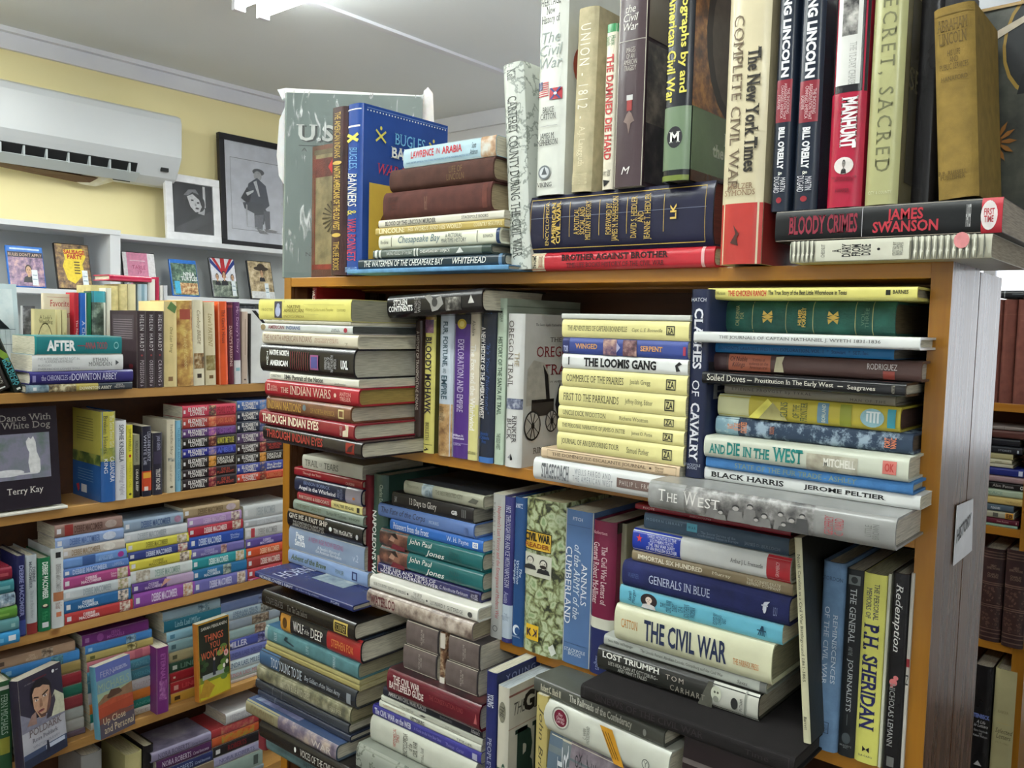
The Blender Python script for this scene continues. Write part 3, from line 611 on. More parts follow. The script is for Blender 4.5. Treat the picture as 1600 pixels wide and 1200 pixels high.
stack('C', .035, Z1, 675, 'beside the blue bugle book', G1, [
 (416.5, 543, 795, '5d8cb4', 'pale blue cloth hardback', [], dict(mk='c', pr=.05)),
 (400, 561, 790, '22313a', 'dark navy hardback', [t('THE WATERMEN OF THE CHESAPEAKE BAY', .05, .62, .22, .78, 'w', 'i'), t('WHITEHEAD', .68, .89, .24, .78, 'w', 'i'), r(.965, .985, 0, 1, '5a7a98')]),
 (385.5, 584, 769, '5a645e', 'grey-green hardback', [t('SAILING VESSELS OF THE BAY', .13, .36, .3, .7, 's'), r(.02, .04, 0, 1, 'd8dcd4'), r(.06, .075, 0, 1, 'd8dcd4'), r(.375, .385, .05, .95, 'd8dcd4'), r(.40, .41, .05, .95, 'd8dcd4'), t('CHESAPEAKE BAY SKIPJACK', .43, .68, .3, .7, 'w'), P([(.73, .2), (.79, .25), (.76, .85)], 'd0d4d0'), r(.93, 1, 0, 1, '2a3a34')]),
 (362, 594, 783, 'dcdcc8', 'cream hardback with navy end', [t('Bodine', .02, .09, .35, .6), r(.115, .119, .12, .9, 'k'), t('Chesapeake Bay', .18, .54, .2, .85, '4a6878', 'i'), t('A PICTORIAL\nMARITIME HISTORY', .55, .75, .2, .82, '38444a', ''), r(.83, .834, .12, .9, 'k'), t('BONANZA', .88, .955, .4, .6), r(.975, 1, 0, 1, '2c3c5c')]),
 (349.5, 587, 788, 'b39d58', 'gold paperback', [t('LINCOLN:', .03, .25, .18, .85, 'e8e0b8', 'bs'), t('HIS WORDS AND HIS WORLD', .28, .70, .25, .78, 'e8e0b8', 's'), t('COUNTRY BEAUTIFUL', .79, .99, .25, .75, 'e8e0b8')], dict(kind='p')),
 (337, 592, 788, 'd8d4c4', 'thin cream paperback', [t('BLOOD OF THE LINCOLN MURDER', .06, .49, .15, .75, '55504c', 'bs'), t('STACKPOLE BOOKS', .69, .89, .3, .7, '4a4644')], dict(kind='p')),
 (293, 602, 770, '542e28', 'thick red-brown worn cloth hardback', [t('ABRAHAM\nLINCOLN', .05, .15, .3, .8, '3a1e1a'), t('Vol. II.', .41, .44, .2, .7, '8a6a58'), r(.93, .97, .1, .95, '66382f')], dict(mk='c', pg='a89878', d=.19)),
 (257, 612, 774, '4c2e26', 'thick plain brown cloth hardback', [t('LIFE OF\nLINCOLN', .58, .74, .2, .8, '6c5230')], dict(mk='c', pg='a89878')),
 (226, 631, 776, 'a8c4d0', 'pale blue paperback with red title', [t('LAWRENCE', .09, .35, .44, .82, 'c03038', 'b'), t('IN', .375, .415, .5, .8, 'c03038', ''), t('ARABIA', .44, .655, .44, .82, 'c03038', 'b'), t('WAR, DECEIT, IMPERIAL FOLLY AND THE MAKING OF THE MODERN MIDDLE EAST', .04, .74, .16, .27, '5878a0'), t('Scott\nAnderson', .74, .82, .2, .8, '2a3a4a', 'i'), r(.85, 1, .0, 1, 'pic:7a5038:b89878:d0d0c8:40')], dict(kind='p')),
])
row('C', .018, Z1, 'on top', G1, [
 (797, 829, 100, 'map:c8ccc4:8a9088', 'map', [t('Kell', .03, .08, .3, .7, '50554f', 's'), t('CARTERET COUNTY DURING THE CIVIL WAR', .16, .94, .28, .72, '484c48', 's'), t('CIVIL WAR', .30, .6, .55, .6, '70766e', 'i', 'c'), t('S.C.', .3, .42, .60, .66, '60665e', 'i', 'c')],
  dict(lab='pale grey hardback printed with river map, leaning left on bookcase top', lean=-4.6, d=.21)),
])
z = stack('C', .01, Z1, 979, 'below the standing civil war books', G1, [
 (389.5, 832, 1118, 'b02a34', 'thin red hardback', [r(0, .085, 0, 1, 'd8cdb0'), t('TIME\nLIFE', .01, .035, .15, .85, 'k', 'b'), t('BOOKS', .05, .075, .15, .85, '8a2a20'), t('BROTHER AGAINST BROTHER', .19, .78, .52, .86, '241416', 'bs'), t('TIME-LIFE BOOKS HISTORY OF THE CIVIL WAR', .22, .76, .14, .40, '301418', 's'), r(.94, .955, 0, 1, 'd8a8a8')], dict(d=.2)),
 (294, 828, 1117, '1b1c34', 'thick dark blue encyclopedia with gilt spine', [*frame_box(.018, .965, .06, .94, 'g', .002, .012), r(.02, .97, .6, .605, '8890a8'),
   *[r(u, u+.0025, .25, .85, 'g') for u in (.10, .255, .425, .575, .765)],
   t('ENCYCLOPEDIA', .12, .88, .865, .885, 'g', 's', 'h'), t('AMERICAN\nCIVIL WAR', .12, .88, .795, .848, 'g', 'bs', 'h'), t('A POLITICAL,\nSOCIAL, AND\nMILITARY HISTORY', .18, .85, .62, .715, 'g', 's', 'h'),
   t('FOREWORD BY\nJAMES M. McPHERSON', .14, .88, .46, .535, 'g', 's', 'h'), t('DAVID S. HEIDLER\nAND\nJEANNE T. HEIDLER', .14, .88, .29, .40, 'g', 's', 'h'), *frame_box(.165, .205, .40, .72, 'g', .002, .02), t('LK', .44, .68, .17, .20, 'g', 'b', 'h')], dict(d=.2, pg='6a2c26')),
])
flag = lambda u0, u1, v0, v1: [r(u0, u1, v0, v1, 'd8d0c8', 'h'), *[r(u0, u1, v0+(v1-v0)*k/7, v0+(v1-v0)*(k+.55)/7, 'b04048', 'h') for k in range(7)], r(u0, u0+(u1-u0)*.45, v0+(v1-v0)*.45, v1, '3a4468', 'h')]
row('C', .012, z, 'standing on the dark encyclopedia', 'civil war books standing on the encyclopedia', [
 (837, 880, -50, 'd6d8d0', 'white hardback', [ht('HERITAGE\nNew\nHistory of', .75, .87, '3a3a3a', 's', .1, .8), t('The\nCivil\nWar', .1, .92, .56, .72, '8a9490', 'i', 'h'), *flag(.05, .45, .44, .505), r(.5, .92, .42, .47, 'b04048', 'h'), P([(.5, .42), (.58, .42), (.92, .47), (.84, .47)], '2c3a78', 'h'), P([(.84, .42), (.92, .42), (.58, .47), (.5, .47)], '2c3a78', 'h'), e(.71, .445, .06, .006, 'w', 'h'),
   ht('BRUCE\nCATTON', .335, .39, 'k', 's', .2, .75), r(.2, .8, .305, .307, '9a9a9a', 'h'), ht('JAMES M.\nMcPHERSON', .22, .275, 'k', 's', .1, .85), e(.4, .1, .22, .032, '6a7074', 'h'), e(.4, .1, .17, .024, 'c8ccd0', 'h'), P([(.3, .09), (.5, .09), (.4, .125)], '4a5054', 'h'), ht('VIKING', .035, .055, 'k', 's', .15, .68),
   e(.22, .58, .16, .10, '9a4a38', 'c'), e(.24, .58, .11, .07, 'd6d8d0', 'c')], dict(d=.2)),
 (892, 923, 13, 'b8ad8c', 'khaki cloth', [t('UNION - 1812 -', .09, .60, .25, .75, 'e8e4d4', 'w'), t('A.J. Langguth', .64, .86, .3, .68, 'e4dcc0', 's'), t('SIMON & SCHUSTER', .90, .96, .1, .9, 'd4cca8')], dict(lean=1, d=.19, mk='c', pg='b0a68a')),
 (940, 958, 38, 'e0d8c4', 'narrow cream', [r(0, .05, 0, 1, '3f8a58'), t('Hurst\nSmith', .07, .13, .1, .9, '2f7a4a', 's'), t('THE DAMNED DIE HARD', .18, .82, .2, .8, 'b83838', 'bs'), t('American\nWest', .88, .92, .15, .9), P([(.94, .2), (.985, .3), (.95, .8)], 'k')], dict(d=.18)),
 (958, 1002, -40, '4a3c40', 'dark brown-grey', [ht('ILLUSTRATED\nHISTORY OF', .885, .93, 'c8c0b8', 's', .25, .75), t('the\nCivil\nWar', .2, .72, .74, .86, 'e4e0d8', 'i', 'h'), r(0, 1, .69, .694, 'a8a098', 'h'), ht('IMAGES\nOF AN\nAMERICAN\nTRAGEDY', .55, .66, 'b8b0a8', '', .25, .72),
   r(.40, .62, .41, .435, 'c8c8c8', 'h'), r(.42, .60, .36, .41, '9a3a38', 'h'), P([(.51, .25), (.58, .30), (.70, .31), (.60, .345), (.51, .36), (.42, .345), (.32, .31), (.44, .30)], '7a6660', 'h'), t('M', .3, .6, .06, .095, 'e4e0dc', 'i', 'h'),
   r(.02, .98, .30, .68, 'pic:2a2624:5a5048:8a7e70:30', 'c'), r(.02, .98, .70, .98, '8a7e6c', 'c'), r(.02, .98, .02, .30, 'pic:1c181a:2e282a:4a4240:40', 'c')], dict(pr=.02, d=.2, kind='p', mk='j')),
 (1034, 1076, -60, '22242a', 'photograph history', [t('Photographs by and', .04, .60, .52, .88, 'd8cc58', 'b'), t('the American Civil War', .05, .64, .12, .44, 'd8cc58', 'b'), r(.66, .95, 0, 1, '6f8268'), e(.80, .5, .05, .28, '1c1c22'), t('M', .3, .7, .175, .225, 'e8e8e4', 'bs', 'h'), r(.95, .975, 0, 1, '1c1e22'), r(.975, 1, 0, 1, '6c7a38'),
   r(0, 1, .34, 1, 'pic:4a2c16:7a4c24:a8743a:60', 'c'), e(.62, .72, .46, .40, '2c2420', 'c'), e(.66, .72, .42, .36, '554a42', 'c'), *face_art(.78, .62, .1, 'c', 1.4, 'b0a090'), r(0, 1, .05, .34, '5f7358', 'c'), t('Photos\nthe American', .30, .98, .14, .27, 'c8d0c0', 'bs', 'c'), r(0, 1, 0, .05, '4a2a1a', 'c')],
   dict(pr=.025, d=.19, lab='black photograph book with grey-green band and M roundel, standing on the encyclopedia')),
])
row('C', .035, Z1, '', G1, [
 (1124, 1188, -70, 'cfc4a4', 'NYT', [r(.80, 1, 0, 1, 'b23a34'), *flag(.35, .72, .905, .955), t('The New York Times', .30, .70, .54, .86, '28241f', 'bs'), t('COMPLETE CIVIL WAR', .19, .76, .18, .42, '6a5a48', 's'), ht('HOLZER\nSYMONDS', .225, .265, '8a6a50', 's', .12, .85), P([(.3, .07), (.42, .10), (.36, .13), (.5, .10), (.55, .11), (.45, .085), (.5, .06)], '4a2a24', 'h'), r(0, 1, 0, .2, '8a2a28', 'c'), t('HARD', .4, .9, .09, .12, '7a3a34', 's', 'c')],
  dict(lab='thick cream civil war book with red foot standing right of the encyclopedia', d=.2, top='bfb290', pg='c8bc9c')),
])
z2 = stack('C', .035, Z1, 1380, 'at the right end of the bookcase top', G1, [
 (371, 1235, 1550, 'b4b2a0', 'grey-cream paperback patterned with sheaves', [*[P([(u, .0), (u+.006, .5), (u, 1), (u-.004, 1), (u-.004, 0)], '5a5a52') for u in (.01, .035, .06, .085, .11, .135, .64, .67, .70, .73, .76, .79, .82, .85, .88, .91, .94, .97)], *[P([(u, .0), (u+.004, .3), (u+.010, .35), (u+.004, .42), (u+.007, 1), (u-.003, 1), (u, .5), (u-.006, .35)], 'e0dfd0') for u in (.025, .05, .075, .1, .125, .655, .685, .715, .745, .775, .805, .835, .865, .895, .925)], r(.15, .63, .03, .97, 'd0cfbe'),
   t('A\nDIARY\nFROM\nDIXIE', .2, .8, .56, .76, '2a2a28', 'bs', 'h'), t('CHESNUT', .2, .8, .80, .82, '5a5a54', 's', 'h'), e(.48, .5, .008, .06, 'k'), t('EDITED BY\nBEN AMES\nWILLIAMS', .2, .8, .40, .45, '6a6a60', 's', 'h'), e(.87, .75, .035, .34, 'd88a8c'), r(.845, .895, .85, .88, 'b84a4c')], dict(kind='p', d=.19, pg='a89c88')),
 (319, 1212, 1567, '101214', 'shiny black paperback with red letters', [t('JAMES\nSWANSON', .47, .75, .14, .85, 'b0303c', 'b'), t('BLOODY CRIMES', .07, .40, .2, .8, '8a2c3c', 'bs'), r(.42, .423, .05, .95, 'b0b0b4'), t('HARPER', .86, .88, .2, .85, 'c8c8c8'), r(.92, 1, 0, 1, 'b02c38'), e(.95, .5, .032, .42, 'e0d8d8'), t('FIRST\nTIME', .93, .97, .3, .7, 'b02c38', 'b')], dict(kind='p', d=.19, pg='b0a494')),
])
KL = lambda: [t('KILLING LINCOLN', .02, .46, .3, .72, 'e8e8ec', 'B'), r(.47, .64, .12, .9, '8a2e3a'), t('THE SHOCKING\nASSASSINATION THAT\nCHANGED AMERICA\nFOREVER', .485, .63, .2, .82, 'd8b8bc'), t("BILL O'REILLY", .66, .83, .32, .66, 'e8e8ec', 'B'), t('&', .84, .855, .4, .6, 'w'), t('MARTIN\nDUGARD', .86, .925, .2, .8, 'd0d0d8', ''), e(.955, .5, .012, .14, '9a2a34')]
row('C', .03, z2, '', 'civil war books standing on the black paperback', [
 (1203, 1233, -60, '1e2634', 'navy', KL(), dict(lab='left one of the two matching navy hardbacks standing beside the cream book', d=.17)),
 (1238, 1276, -55, '1e2634', 'navy', KL()+[r(.0, .9, .0, .12, '22223a', 'c'), t('B', .45, .95, .42, .55, 'd8d0d8', 's', 'c'), t('K', .45, .95, .2, .32, 'd8d0d8', 's', 'c'), t('&', .4, .9, .08, .15, 'a83048', 's', 'c')], dict(lab='right one of the two matching navy hardbacks standing beside the MANHUNT book', d=.17)),
 (1291, 1345, -60, 'a81e3a', 'MANHUNT', [r(0, .53, 0, 1, '1e1c20'), r(.02, .50, .12, .82, 'd8d8d4'), r(.02, .30, .25, .7, 'pic:2a2a2a:8a8884:c8c6c0:60'), t('THE 12-DAY CHASE', .33, .5, .5, .7, 'a8a8a4', 's'), t('MANHUNT', .55, .76, .34, .82, 'f0e8ea', 'Bs'), e(.83, .5, .035, .28, 'e0d8d4'), *face_art(.5, .175, .016, 'h', 3.4, '8a8480', '2c2a2a', '2a2626'), t('THE 12-DAY CHASE FOR\nLINCOLN\'S KILLER', .15, .9, .105, .125, '3a0a14', 's', 'h'), ht('HARPER', .06, .075, '5a0c1c', '', .3, .7)],
   dict(lab='red and black hardback titled MANHUNT in white standing upright', d=.17)),
 (1350, 1402, -50, 'a9a878', 'olive', [t('SECRET, SACRED', .08, .86, .24, .74, '6c6c4c', 'sw'), ht('CITY & COUNTY', .045, .058, 'd0d0a8', '', .15, .85), r(.1, .9, .1, .9, '4a4432', 'c'), t('SECRET', .1, .95, .5, .6, '6a6448', 's', 'c')], dict(lab='pale olive hardback with thin embossed lettering standing beside the red book', d=.17, pg='6a5c38', top='7c7454')),
 (1417, 1458, -60, '1c1a1c', 'black', [t('S', .1, .5, .3, .42, '3c3a30', 's', 'c'), t('SECRETS', .2, .8, .12, .2, '3a382c', 's', 'c')], dict(lab='plain black hardback standing between two olive books', d=.15, pr=-.02)),
 (1466, 1530, 12, '846c32', 'Lincoln', [t('ABRAHAM\nLINCOLN', .1, .85, .80, .93, '5c4a20', 's', 'h'), ht('HIS LIFE\nAND\nPUBLIC SERVICES', .67, .77, '5c4a20', '', .15, .85), ht('HANAFORD', .61, .635, '5c4a20', '', .18, .82), ht('B.B. RUSSELL\nPUBLISHER', .10, .145, '5c4a20', 's', .05, .75), r(.02, .98, .955, .96, '7a6430', 'h')], dict(lab='worn mustard cloth hardback leaning left on the bookcase top', lean=-4.5, mk='c', d=.11, pg='8a7c58')),
])
# dark book with an oval portrait, facing out behind
faceout('C', -.09, z2, 1490, 1660, 2, .03, '3a3c38', 'dark grey map-patterned book with gold oval frame facing out at far right',
  [r(0, 1, 0, 1, 'pic:2c2e2e:44463f:5a5a52:16', 'c'), e(.72, .80, .36, .26, '9a7c38', 'c'), e(.72, .80, .33, .24, '26282a', 'c'), *face_art(.72, .80, .10, 'c', 1.3, 'b09a80', '3a2a20', '1c1e22'), P([(.3, .88), (.55, .93), (.56, .90), (.3, .84)], 'b8ac98', 'c'),
   *[P([(.36, .34), (.36+.13*math.cos(R(q-9)), .34+.075*math.sin(R(q-9))), (.36+.2*math.cos(R(q)), .34+.11*math.sin(R(q))), (.36+.13*math.cos(R(q+9)), .34+.075*math.sin(R(q+9)))], '8a5c28', 'c') for q in range(0, 360, 30)], e(.36, .34, .06, .035, '6a4420', 'c'), r(0, 1, .985, 1, 'b09468', 'c')], grp=G1, yw=-4, back=1)
# ================================================================ upper shelf of the centre bookcase
G2 = 'history books on the upper shelf'
stack('C', .12, Z2, 516, 'in the jutting upper-shelf stack', 'stack of native american history books', [
 (681, 408, 573, '241f22', 'black hardback with dark red title', [t('THROUGH INDIAN EYES', .04, .64, .26, .80, 'a03a30', 'b'), r(.86, .94, .2, .85, '7a2420'), P([(.87, .3), (.92, .35), (.93, .8), (.89, .6)], '3a1a1a')], dict(yaw=-3)),
 (656, 402, 561, '7c1e2a', 'red hardback with cream title', [t('THROUGH INDIAN EYES', .04, .66, .24, .82, 'e8d8c0', 'b'), P([(.90, .15), (.95, .2), (.955, .85), (.92, .9), (.93, .6), (.90, .5)], 'd8c8b0'), t('READER\'S\nDIGEST', .87, .895, .2, .8, 'c8a8a0', '')], dict(yaw=-3)),
 (630, 416, 554, '6c4630', 'brown hardback with gold title', [r(0, 1, 0, 1, 'pic:5a3a26:6c4630:7a5038:30'), t('INDIAN NATIONS', .02, .44, .2, .72, 'c09848', 's'), t('OF NORTH AMERICA', .55, .83, .28, .58, 'a8884c', 's'), e(.48, .55, .02, .2, '6a7a80'), *frame_box(.87, .93, .2, .75, 'd8c890', .008, .09)], dict(yaw=-2)),
 (602, 417, 563, '9a1e2c', 'red hardback with wide cream title', [*frame_box(.03, .06, .35, .75, 'e0b0a8', .006, .06), t('NATIONAL\nGEOGRAPHIC', .07, .155, .35, .68, 'd8a098'), t('THE', .19, .275, .32, .62, 'e0c0b0', 's'), t('INDIAN WARS', .295, .73, .26, .78, 'e0c0b0', 's'), e(.775, .5, .012, .12, 'e0c0b0'), t('ANTON\nTREUER', .82, .93, .22, .72, 'd8a098')], dict(pg='a08848')),
 (589, 422, 561, 'd8d6c8', 'thin white paperback', [t('CHRISTMAN', .02, .14, .35, .7, '5a5a54', 's'), t('1846: Portrait of the Nation', .18, .63, .2, .82, '2a2a2c', 'bs'), t('Smithsonian', .75, .87, .15, .4, '4a4a48', 's')], dict(kind='p')),
 (543, 410, 556, '1c1a1e', 'thick black almanac', [t('T\nH\nE', .08, .10, .25, .75, 'w', 'b'), t('NATIVE NORTH', .115, .335, .62, .82, 'f0f0ee', 'B'), t('AMERICAN', .12, .325, .24, .45, 'f0f0ee', 'B'), *[r(.35+.024*i, .356+.024*i, .15, .8, '6a2430') for i in range(9)], r(.57, .655, .2, .72, '8a4a7a'), r(.58, .645, .26, .66, '4a4a8a'), t('REFERENCE\nLIBRARY OF\nNATIVE NORTH\nAMERICA', .18, .75, .16, .28, 'b0b0b0', '', 'h'), t('UXL', .885, .955, .3, .6, 'e0e0e0', 'B')], dict(pg='b8b4a4')),
 (521, 412, 561, 'd0c8b4', 'cream hardback with brown boards', [t('THE NORTH AMERICAN INDIANS', .02, .55, .28, .74, '8a6a5a', ''), t('PHOTOGRAPHS BY\nEDWARD S. CURTIS', .58, .82, .3, .65, 'a07a68'), t('Z', .88, .91, .1, .4, 'a09880')], dict(back='6a2c26', top='6a2c26')),
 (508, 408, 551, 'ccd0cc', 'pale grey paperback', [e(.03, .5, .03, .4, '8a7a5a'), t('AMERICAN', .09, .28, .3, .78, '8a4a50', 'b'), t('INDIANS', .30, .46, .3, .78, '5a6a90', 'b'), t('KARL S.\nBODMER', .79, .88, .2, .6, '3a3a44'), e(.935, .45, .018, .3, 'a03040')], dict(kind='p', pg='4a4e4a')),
 (502.5, 414, 548, 'b4b09c', 'thin loose pamphlet', [], dict(kind='p')),
 (467, 405, 549, 'd6ce72', 'thick yellow paperback', [t('PROCTER', .04, .17, .42, .55, '8a8440', 'w'), r(.19, .275, .1, .9, '3c3a4a'), e(.23, .42, .03, .26, 'a8b0cc'), e(.235, .68, .018, .12, 'a8b0cc'), t('NATIVE\nAMERICAN', .295, .52, .38, .72, '7a6a30', 's'), t('ENCYCLOPEDIA', .30, .53, .13, .24, '7a6a30', 's'), t('A', .30, .31, .85, .93, '7a6a30'), t('History, Culture and Peoples', .54, .83, .42, .60, 'a09848', 'i'), r(.52, .94, .75, .757, '8a8440'), r(.3, .68, .30, .307, '8a8440'), t('OXFORD', .87, .955, .45, .56, '8a8440')], dict(kind='p', pg='8f8c78', d=.145)),
])
# a red book leaning inside the shelf, seen above the yellow one
row('C', -.02, Z2, '', G2, [(486, 492, 449, '8a2024', 'thin red', [t('WILD LIFE', .02, .14, .2, .8, 'e8d8d0', 'b')], dict(lab='thin red hardback standing inside the shelf behind the yellow encyclopedia', d=.12))])
row('C', .002, Z2, 'in the upper-shelf row', 'books standing in the middle of the upper shelf', [
 (646, 657, 501, '3a2c28', 'thin dark brown hardback', [t('A HISTORY OF TRANSMONTANE INDIANS', .08, .68, .3, .7, 'b8aca0'), e(.95, .5, .008, .2, 'w')], dict(d=.13)),
 (661, 677, 492, 'd9cf74', 'yellow hardback with black title', [r(0, .035, 0, 1, '9a7a3a'), r(.035, .13, .05, .9, 'pic:4a3050:7a5068:a88090:60'), t('BLOODY MOHAWK', .155, .72, .2, .8, '2c2436', 'bs'), t('BERLETH', .775, .905, .35, .68, '5a5038', 's'), r(.935, .938, .05, .95, 'k'), P([(.955, .3), (.97, .7), (.985, .3), (.975, .25), (.97, .5)], 'k')], dict(d=.14, top='4a4620')),
 (684, 705, 489, 'c8d2dc', 'pale blue hardback with picture foot', [r(.635, 1, 0, 1, 'pic:6a4a30:b08a5a:d0b890:35'), t('FUR, FORTUNE,', .06, .375, .3, .72, '3a5560', 'b'), t('AND', .385, .42, .4, .65, '3a5560'), t('EMPIRE', .435, .60, .3, .72, '3a5560', 'b'), ht('ERIC\nJAY\nDOLIN', .25, .345, '4a4a40', 's', .15, .6)], dict(d=.13)),
 (706, 731, 489, '50307c', 'purple paperback', [r(0, .075, 0, 1, '26242c'), e(.5, .925, .28, .035, 'd0b43c', 'h'), e(.5, .925, .16, .02, 'e8d880', 'h'), t('EXPLORATION AND EMPIRE', .18, .68, .28, .66, 'd0c4e0', 's'), t('William H.\nGoetzmann', .04, .78, .13, .165, 'e0d8f0', 'b', 'h'), r(.895, .898, 0, 1, 'a898c8'), ht('NORTON', .085, .10, 'd0c8e4', 'i', .1, .6)], dict(kind='p', d=.13)),
 (730, 745, 489, 'd8cdb4', 'cream paperback', [r(.62, 1, 0, 1, 'd8d08c'), t('Aleshire', .05, .155, .3, .6, '4a4038', 's'), t('The Fox and the Whirlwind', .21, .80, .2, .74, 'f2eee4', 'bs'), t('CASTLE BOOKS', .1, .9, .04, .06, '5a5a40', '', 'h')], dict(kind='p', d=.14)),
 (747, 770, 467, '1c2436', 'tall dark navy', [ht('WHITE', .91, .93, '3a6ab0', 'b', .2, .85), t('A NEW HISTORY OF THE AMERICAN WEST', .17, .73, .14, .44, 'd8d4d0', 'b'), t('"It\'s Your Misfortune"', .27, .70, .54, .78, '2c4a80', 'i'), ht('University\nof Oklahoma\nPress', .12, .19, '2c5aa8', '', .15, .85), r(.965, 1, 0, 1, '3a68a8')], dict(d=.155)),
 (771, 786, 466, 'b4c4b0', 'pale green', [t('HISTORY OF THE SANTA FE TRAIL', .23, .70, .25, .7, '3c5040', 'b'), t('BY JOSIAH', .06, .14, .3, .7, '4a5a4a'), t('THE OLD WEST', .81, .91, .3, .7, '3c5040'), r(0, 1, 0, 1, 'a4b0a0', 'c'), r(0, 1, .95, .957, '7a8878', 'c')], dict(kind='p', d=.19)),
 (788, 814, 490, 'd2d2d0', 'white', [t('THE', .25, .34, .58, .85, '8a7a50', 's'), t('OREGON TRAIL', .045, .475, .2, .5, '5a5450', 's'), r(.55, .62, 0, 1, 'pic:2c3448:6a7088:c0c4cc:90'), t('RINKER\nBUCK', .66, .84, .22, .78, '4a4448', 's'), P([(.3, .06), (.5, .09), (.45, .045), (.6, .05)], '8a8a90', 'h'),
    t('The Laura Ingalls Trail and the last', .16, .62, .92, .94, '4a4a4a', 's', 'c'), t('THE', .38, .56, .82, .85, '5a5450', 's', 'c'), t('OREGON', .18, .80, .72, .79, '8a2c34', 's', 'c'), t('TRAIL', .28, .80, .60, .67, '8a2c34', 's', 'c'), t('A NEW AMERICAN', .28, .7, .545, .56, '6a6a68', '', 'c'),
    P([(.04, .40), (.05, .64), (.14, .70), (.30, .68), (.38, .60), (.40, .42)], 'b4b0a8', 'c'), P([(.28, .67), (.36, .60), (.40, .42), (.34, .44), (.31, .58)], '2c2a2a', 'c'), r(.12, .46, .33, .44, '4a4440', 'c'), r(.12, .46, .42, .44, '2a2624', 'c'), *[q for (a, b_, s_) in ((.14, .27, .125), (.42, .29, .095)) for q in (e(a, b_, s_, s_*.80, '2c2a28', 'c'), e(a, b_, s_*.87, s_*.70, 'bcb8b2', 'c'), *[P([(a-.007, b_), (a+.007, b_), (a+s_*.9*math.cos(.628*k)+.006, b_+s_*.72*math.sin(.628*k)), (a+s_*.9*math.cos(.628*k)-.006, b_+s_*.72*math.sin(.628*k))], '2c2a28', 'c') for k in range(10)], e(a, b_, .025, .02, '2c2a28', 'c'))],
    P([(.46, .40), (.50, .50), (.53, .55), (.55, .49), (.66, .48), (.70, .54), (.74, .46), (.76, .30), (.72, .08), (.70, .27), (.60, .27), (.57, .06), (.54, .25)], '24242a', 'c'), r(.44, .76, .33, .335, '6a625a', 'c'), t('RINKER BUCK', .14, .78, .085, .125, '5a5450', 's', 'c')],
   dict(d=.165, lab='white hardback with covered wagon on its front, standing on the upper shelf')),
])
o_ = fz('C', .01, .33, 489)
def stolen():
    s0, s1 = fs('C', .045, 609, 1.45), fs('C', .045, 757, 1.45); sr = fs('C', .045, 745, 1.45)
    za, zb_, zt = fz('C', .045, s0, 497), fz('C', .045, sr, 488), fz('C', .045, s0, 463); zb = za; an = math.atan2(zb_-za, sr-s0)
    rt = empty('hardback_book', Vector(((s0+s1)/2, -.045, za+math.tan(an)*(s1-s0)/2)), 0); rt.rotation_euler[1] = -an
    tag(rt, 'black hardback with white slab title lying across the tops of standing books', 'book', G2)
    make_book(rt, s1-s0, .15, zt-zb, 'lie', '1e1c1e', dec=[t('STOLEN\nCONTINENTS', .02, .29, .25, .80, 'f0eeea', 'bs'), t('RONALD\nWRIGHT', .15, .85, .62, .69, '8a8682', '', 'h'), P([(.42, .85), (.48, .9), (.52, .7), (.60, .8), (.62, .45), (.56, .2), (.50, .15), (.48, .5)], '8a8884'), e(.53, .55, .03, .2, '3a3838'), r(.64, .80, .15, .72, 'pic:1e1c1e:5a5854:a8a6a0:90'), P([(.87, .4), (.90, .75), (.93, .4)], 'c8c6c0')])
stolen()
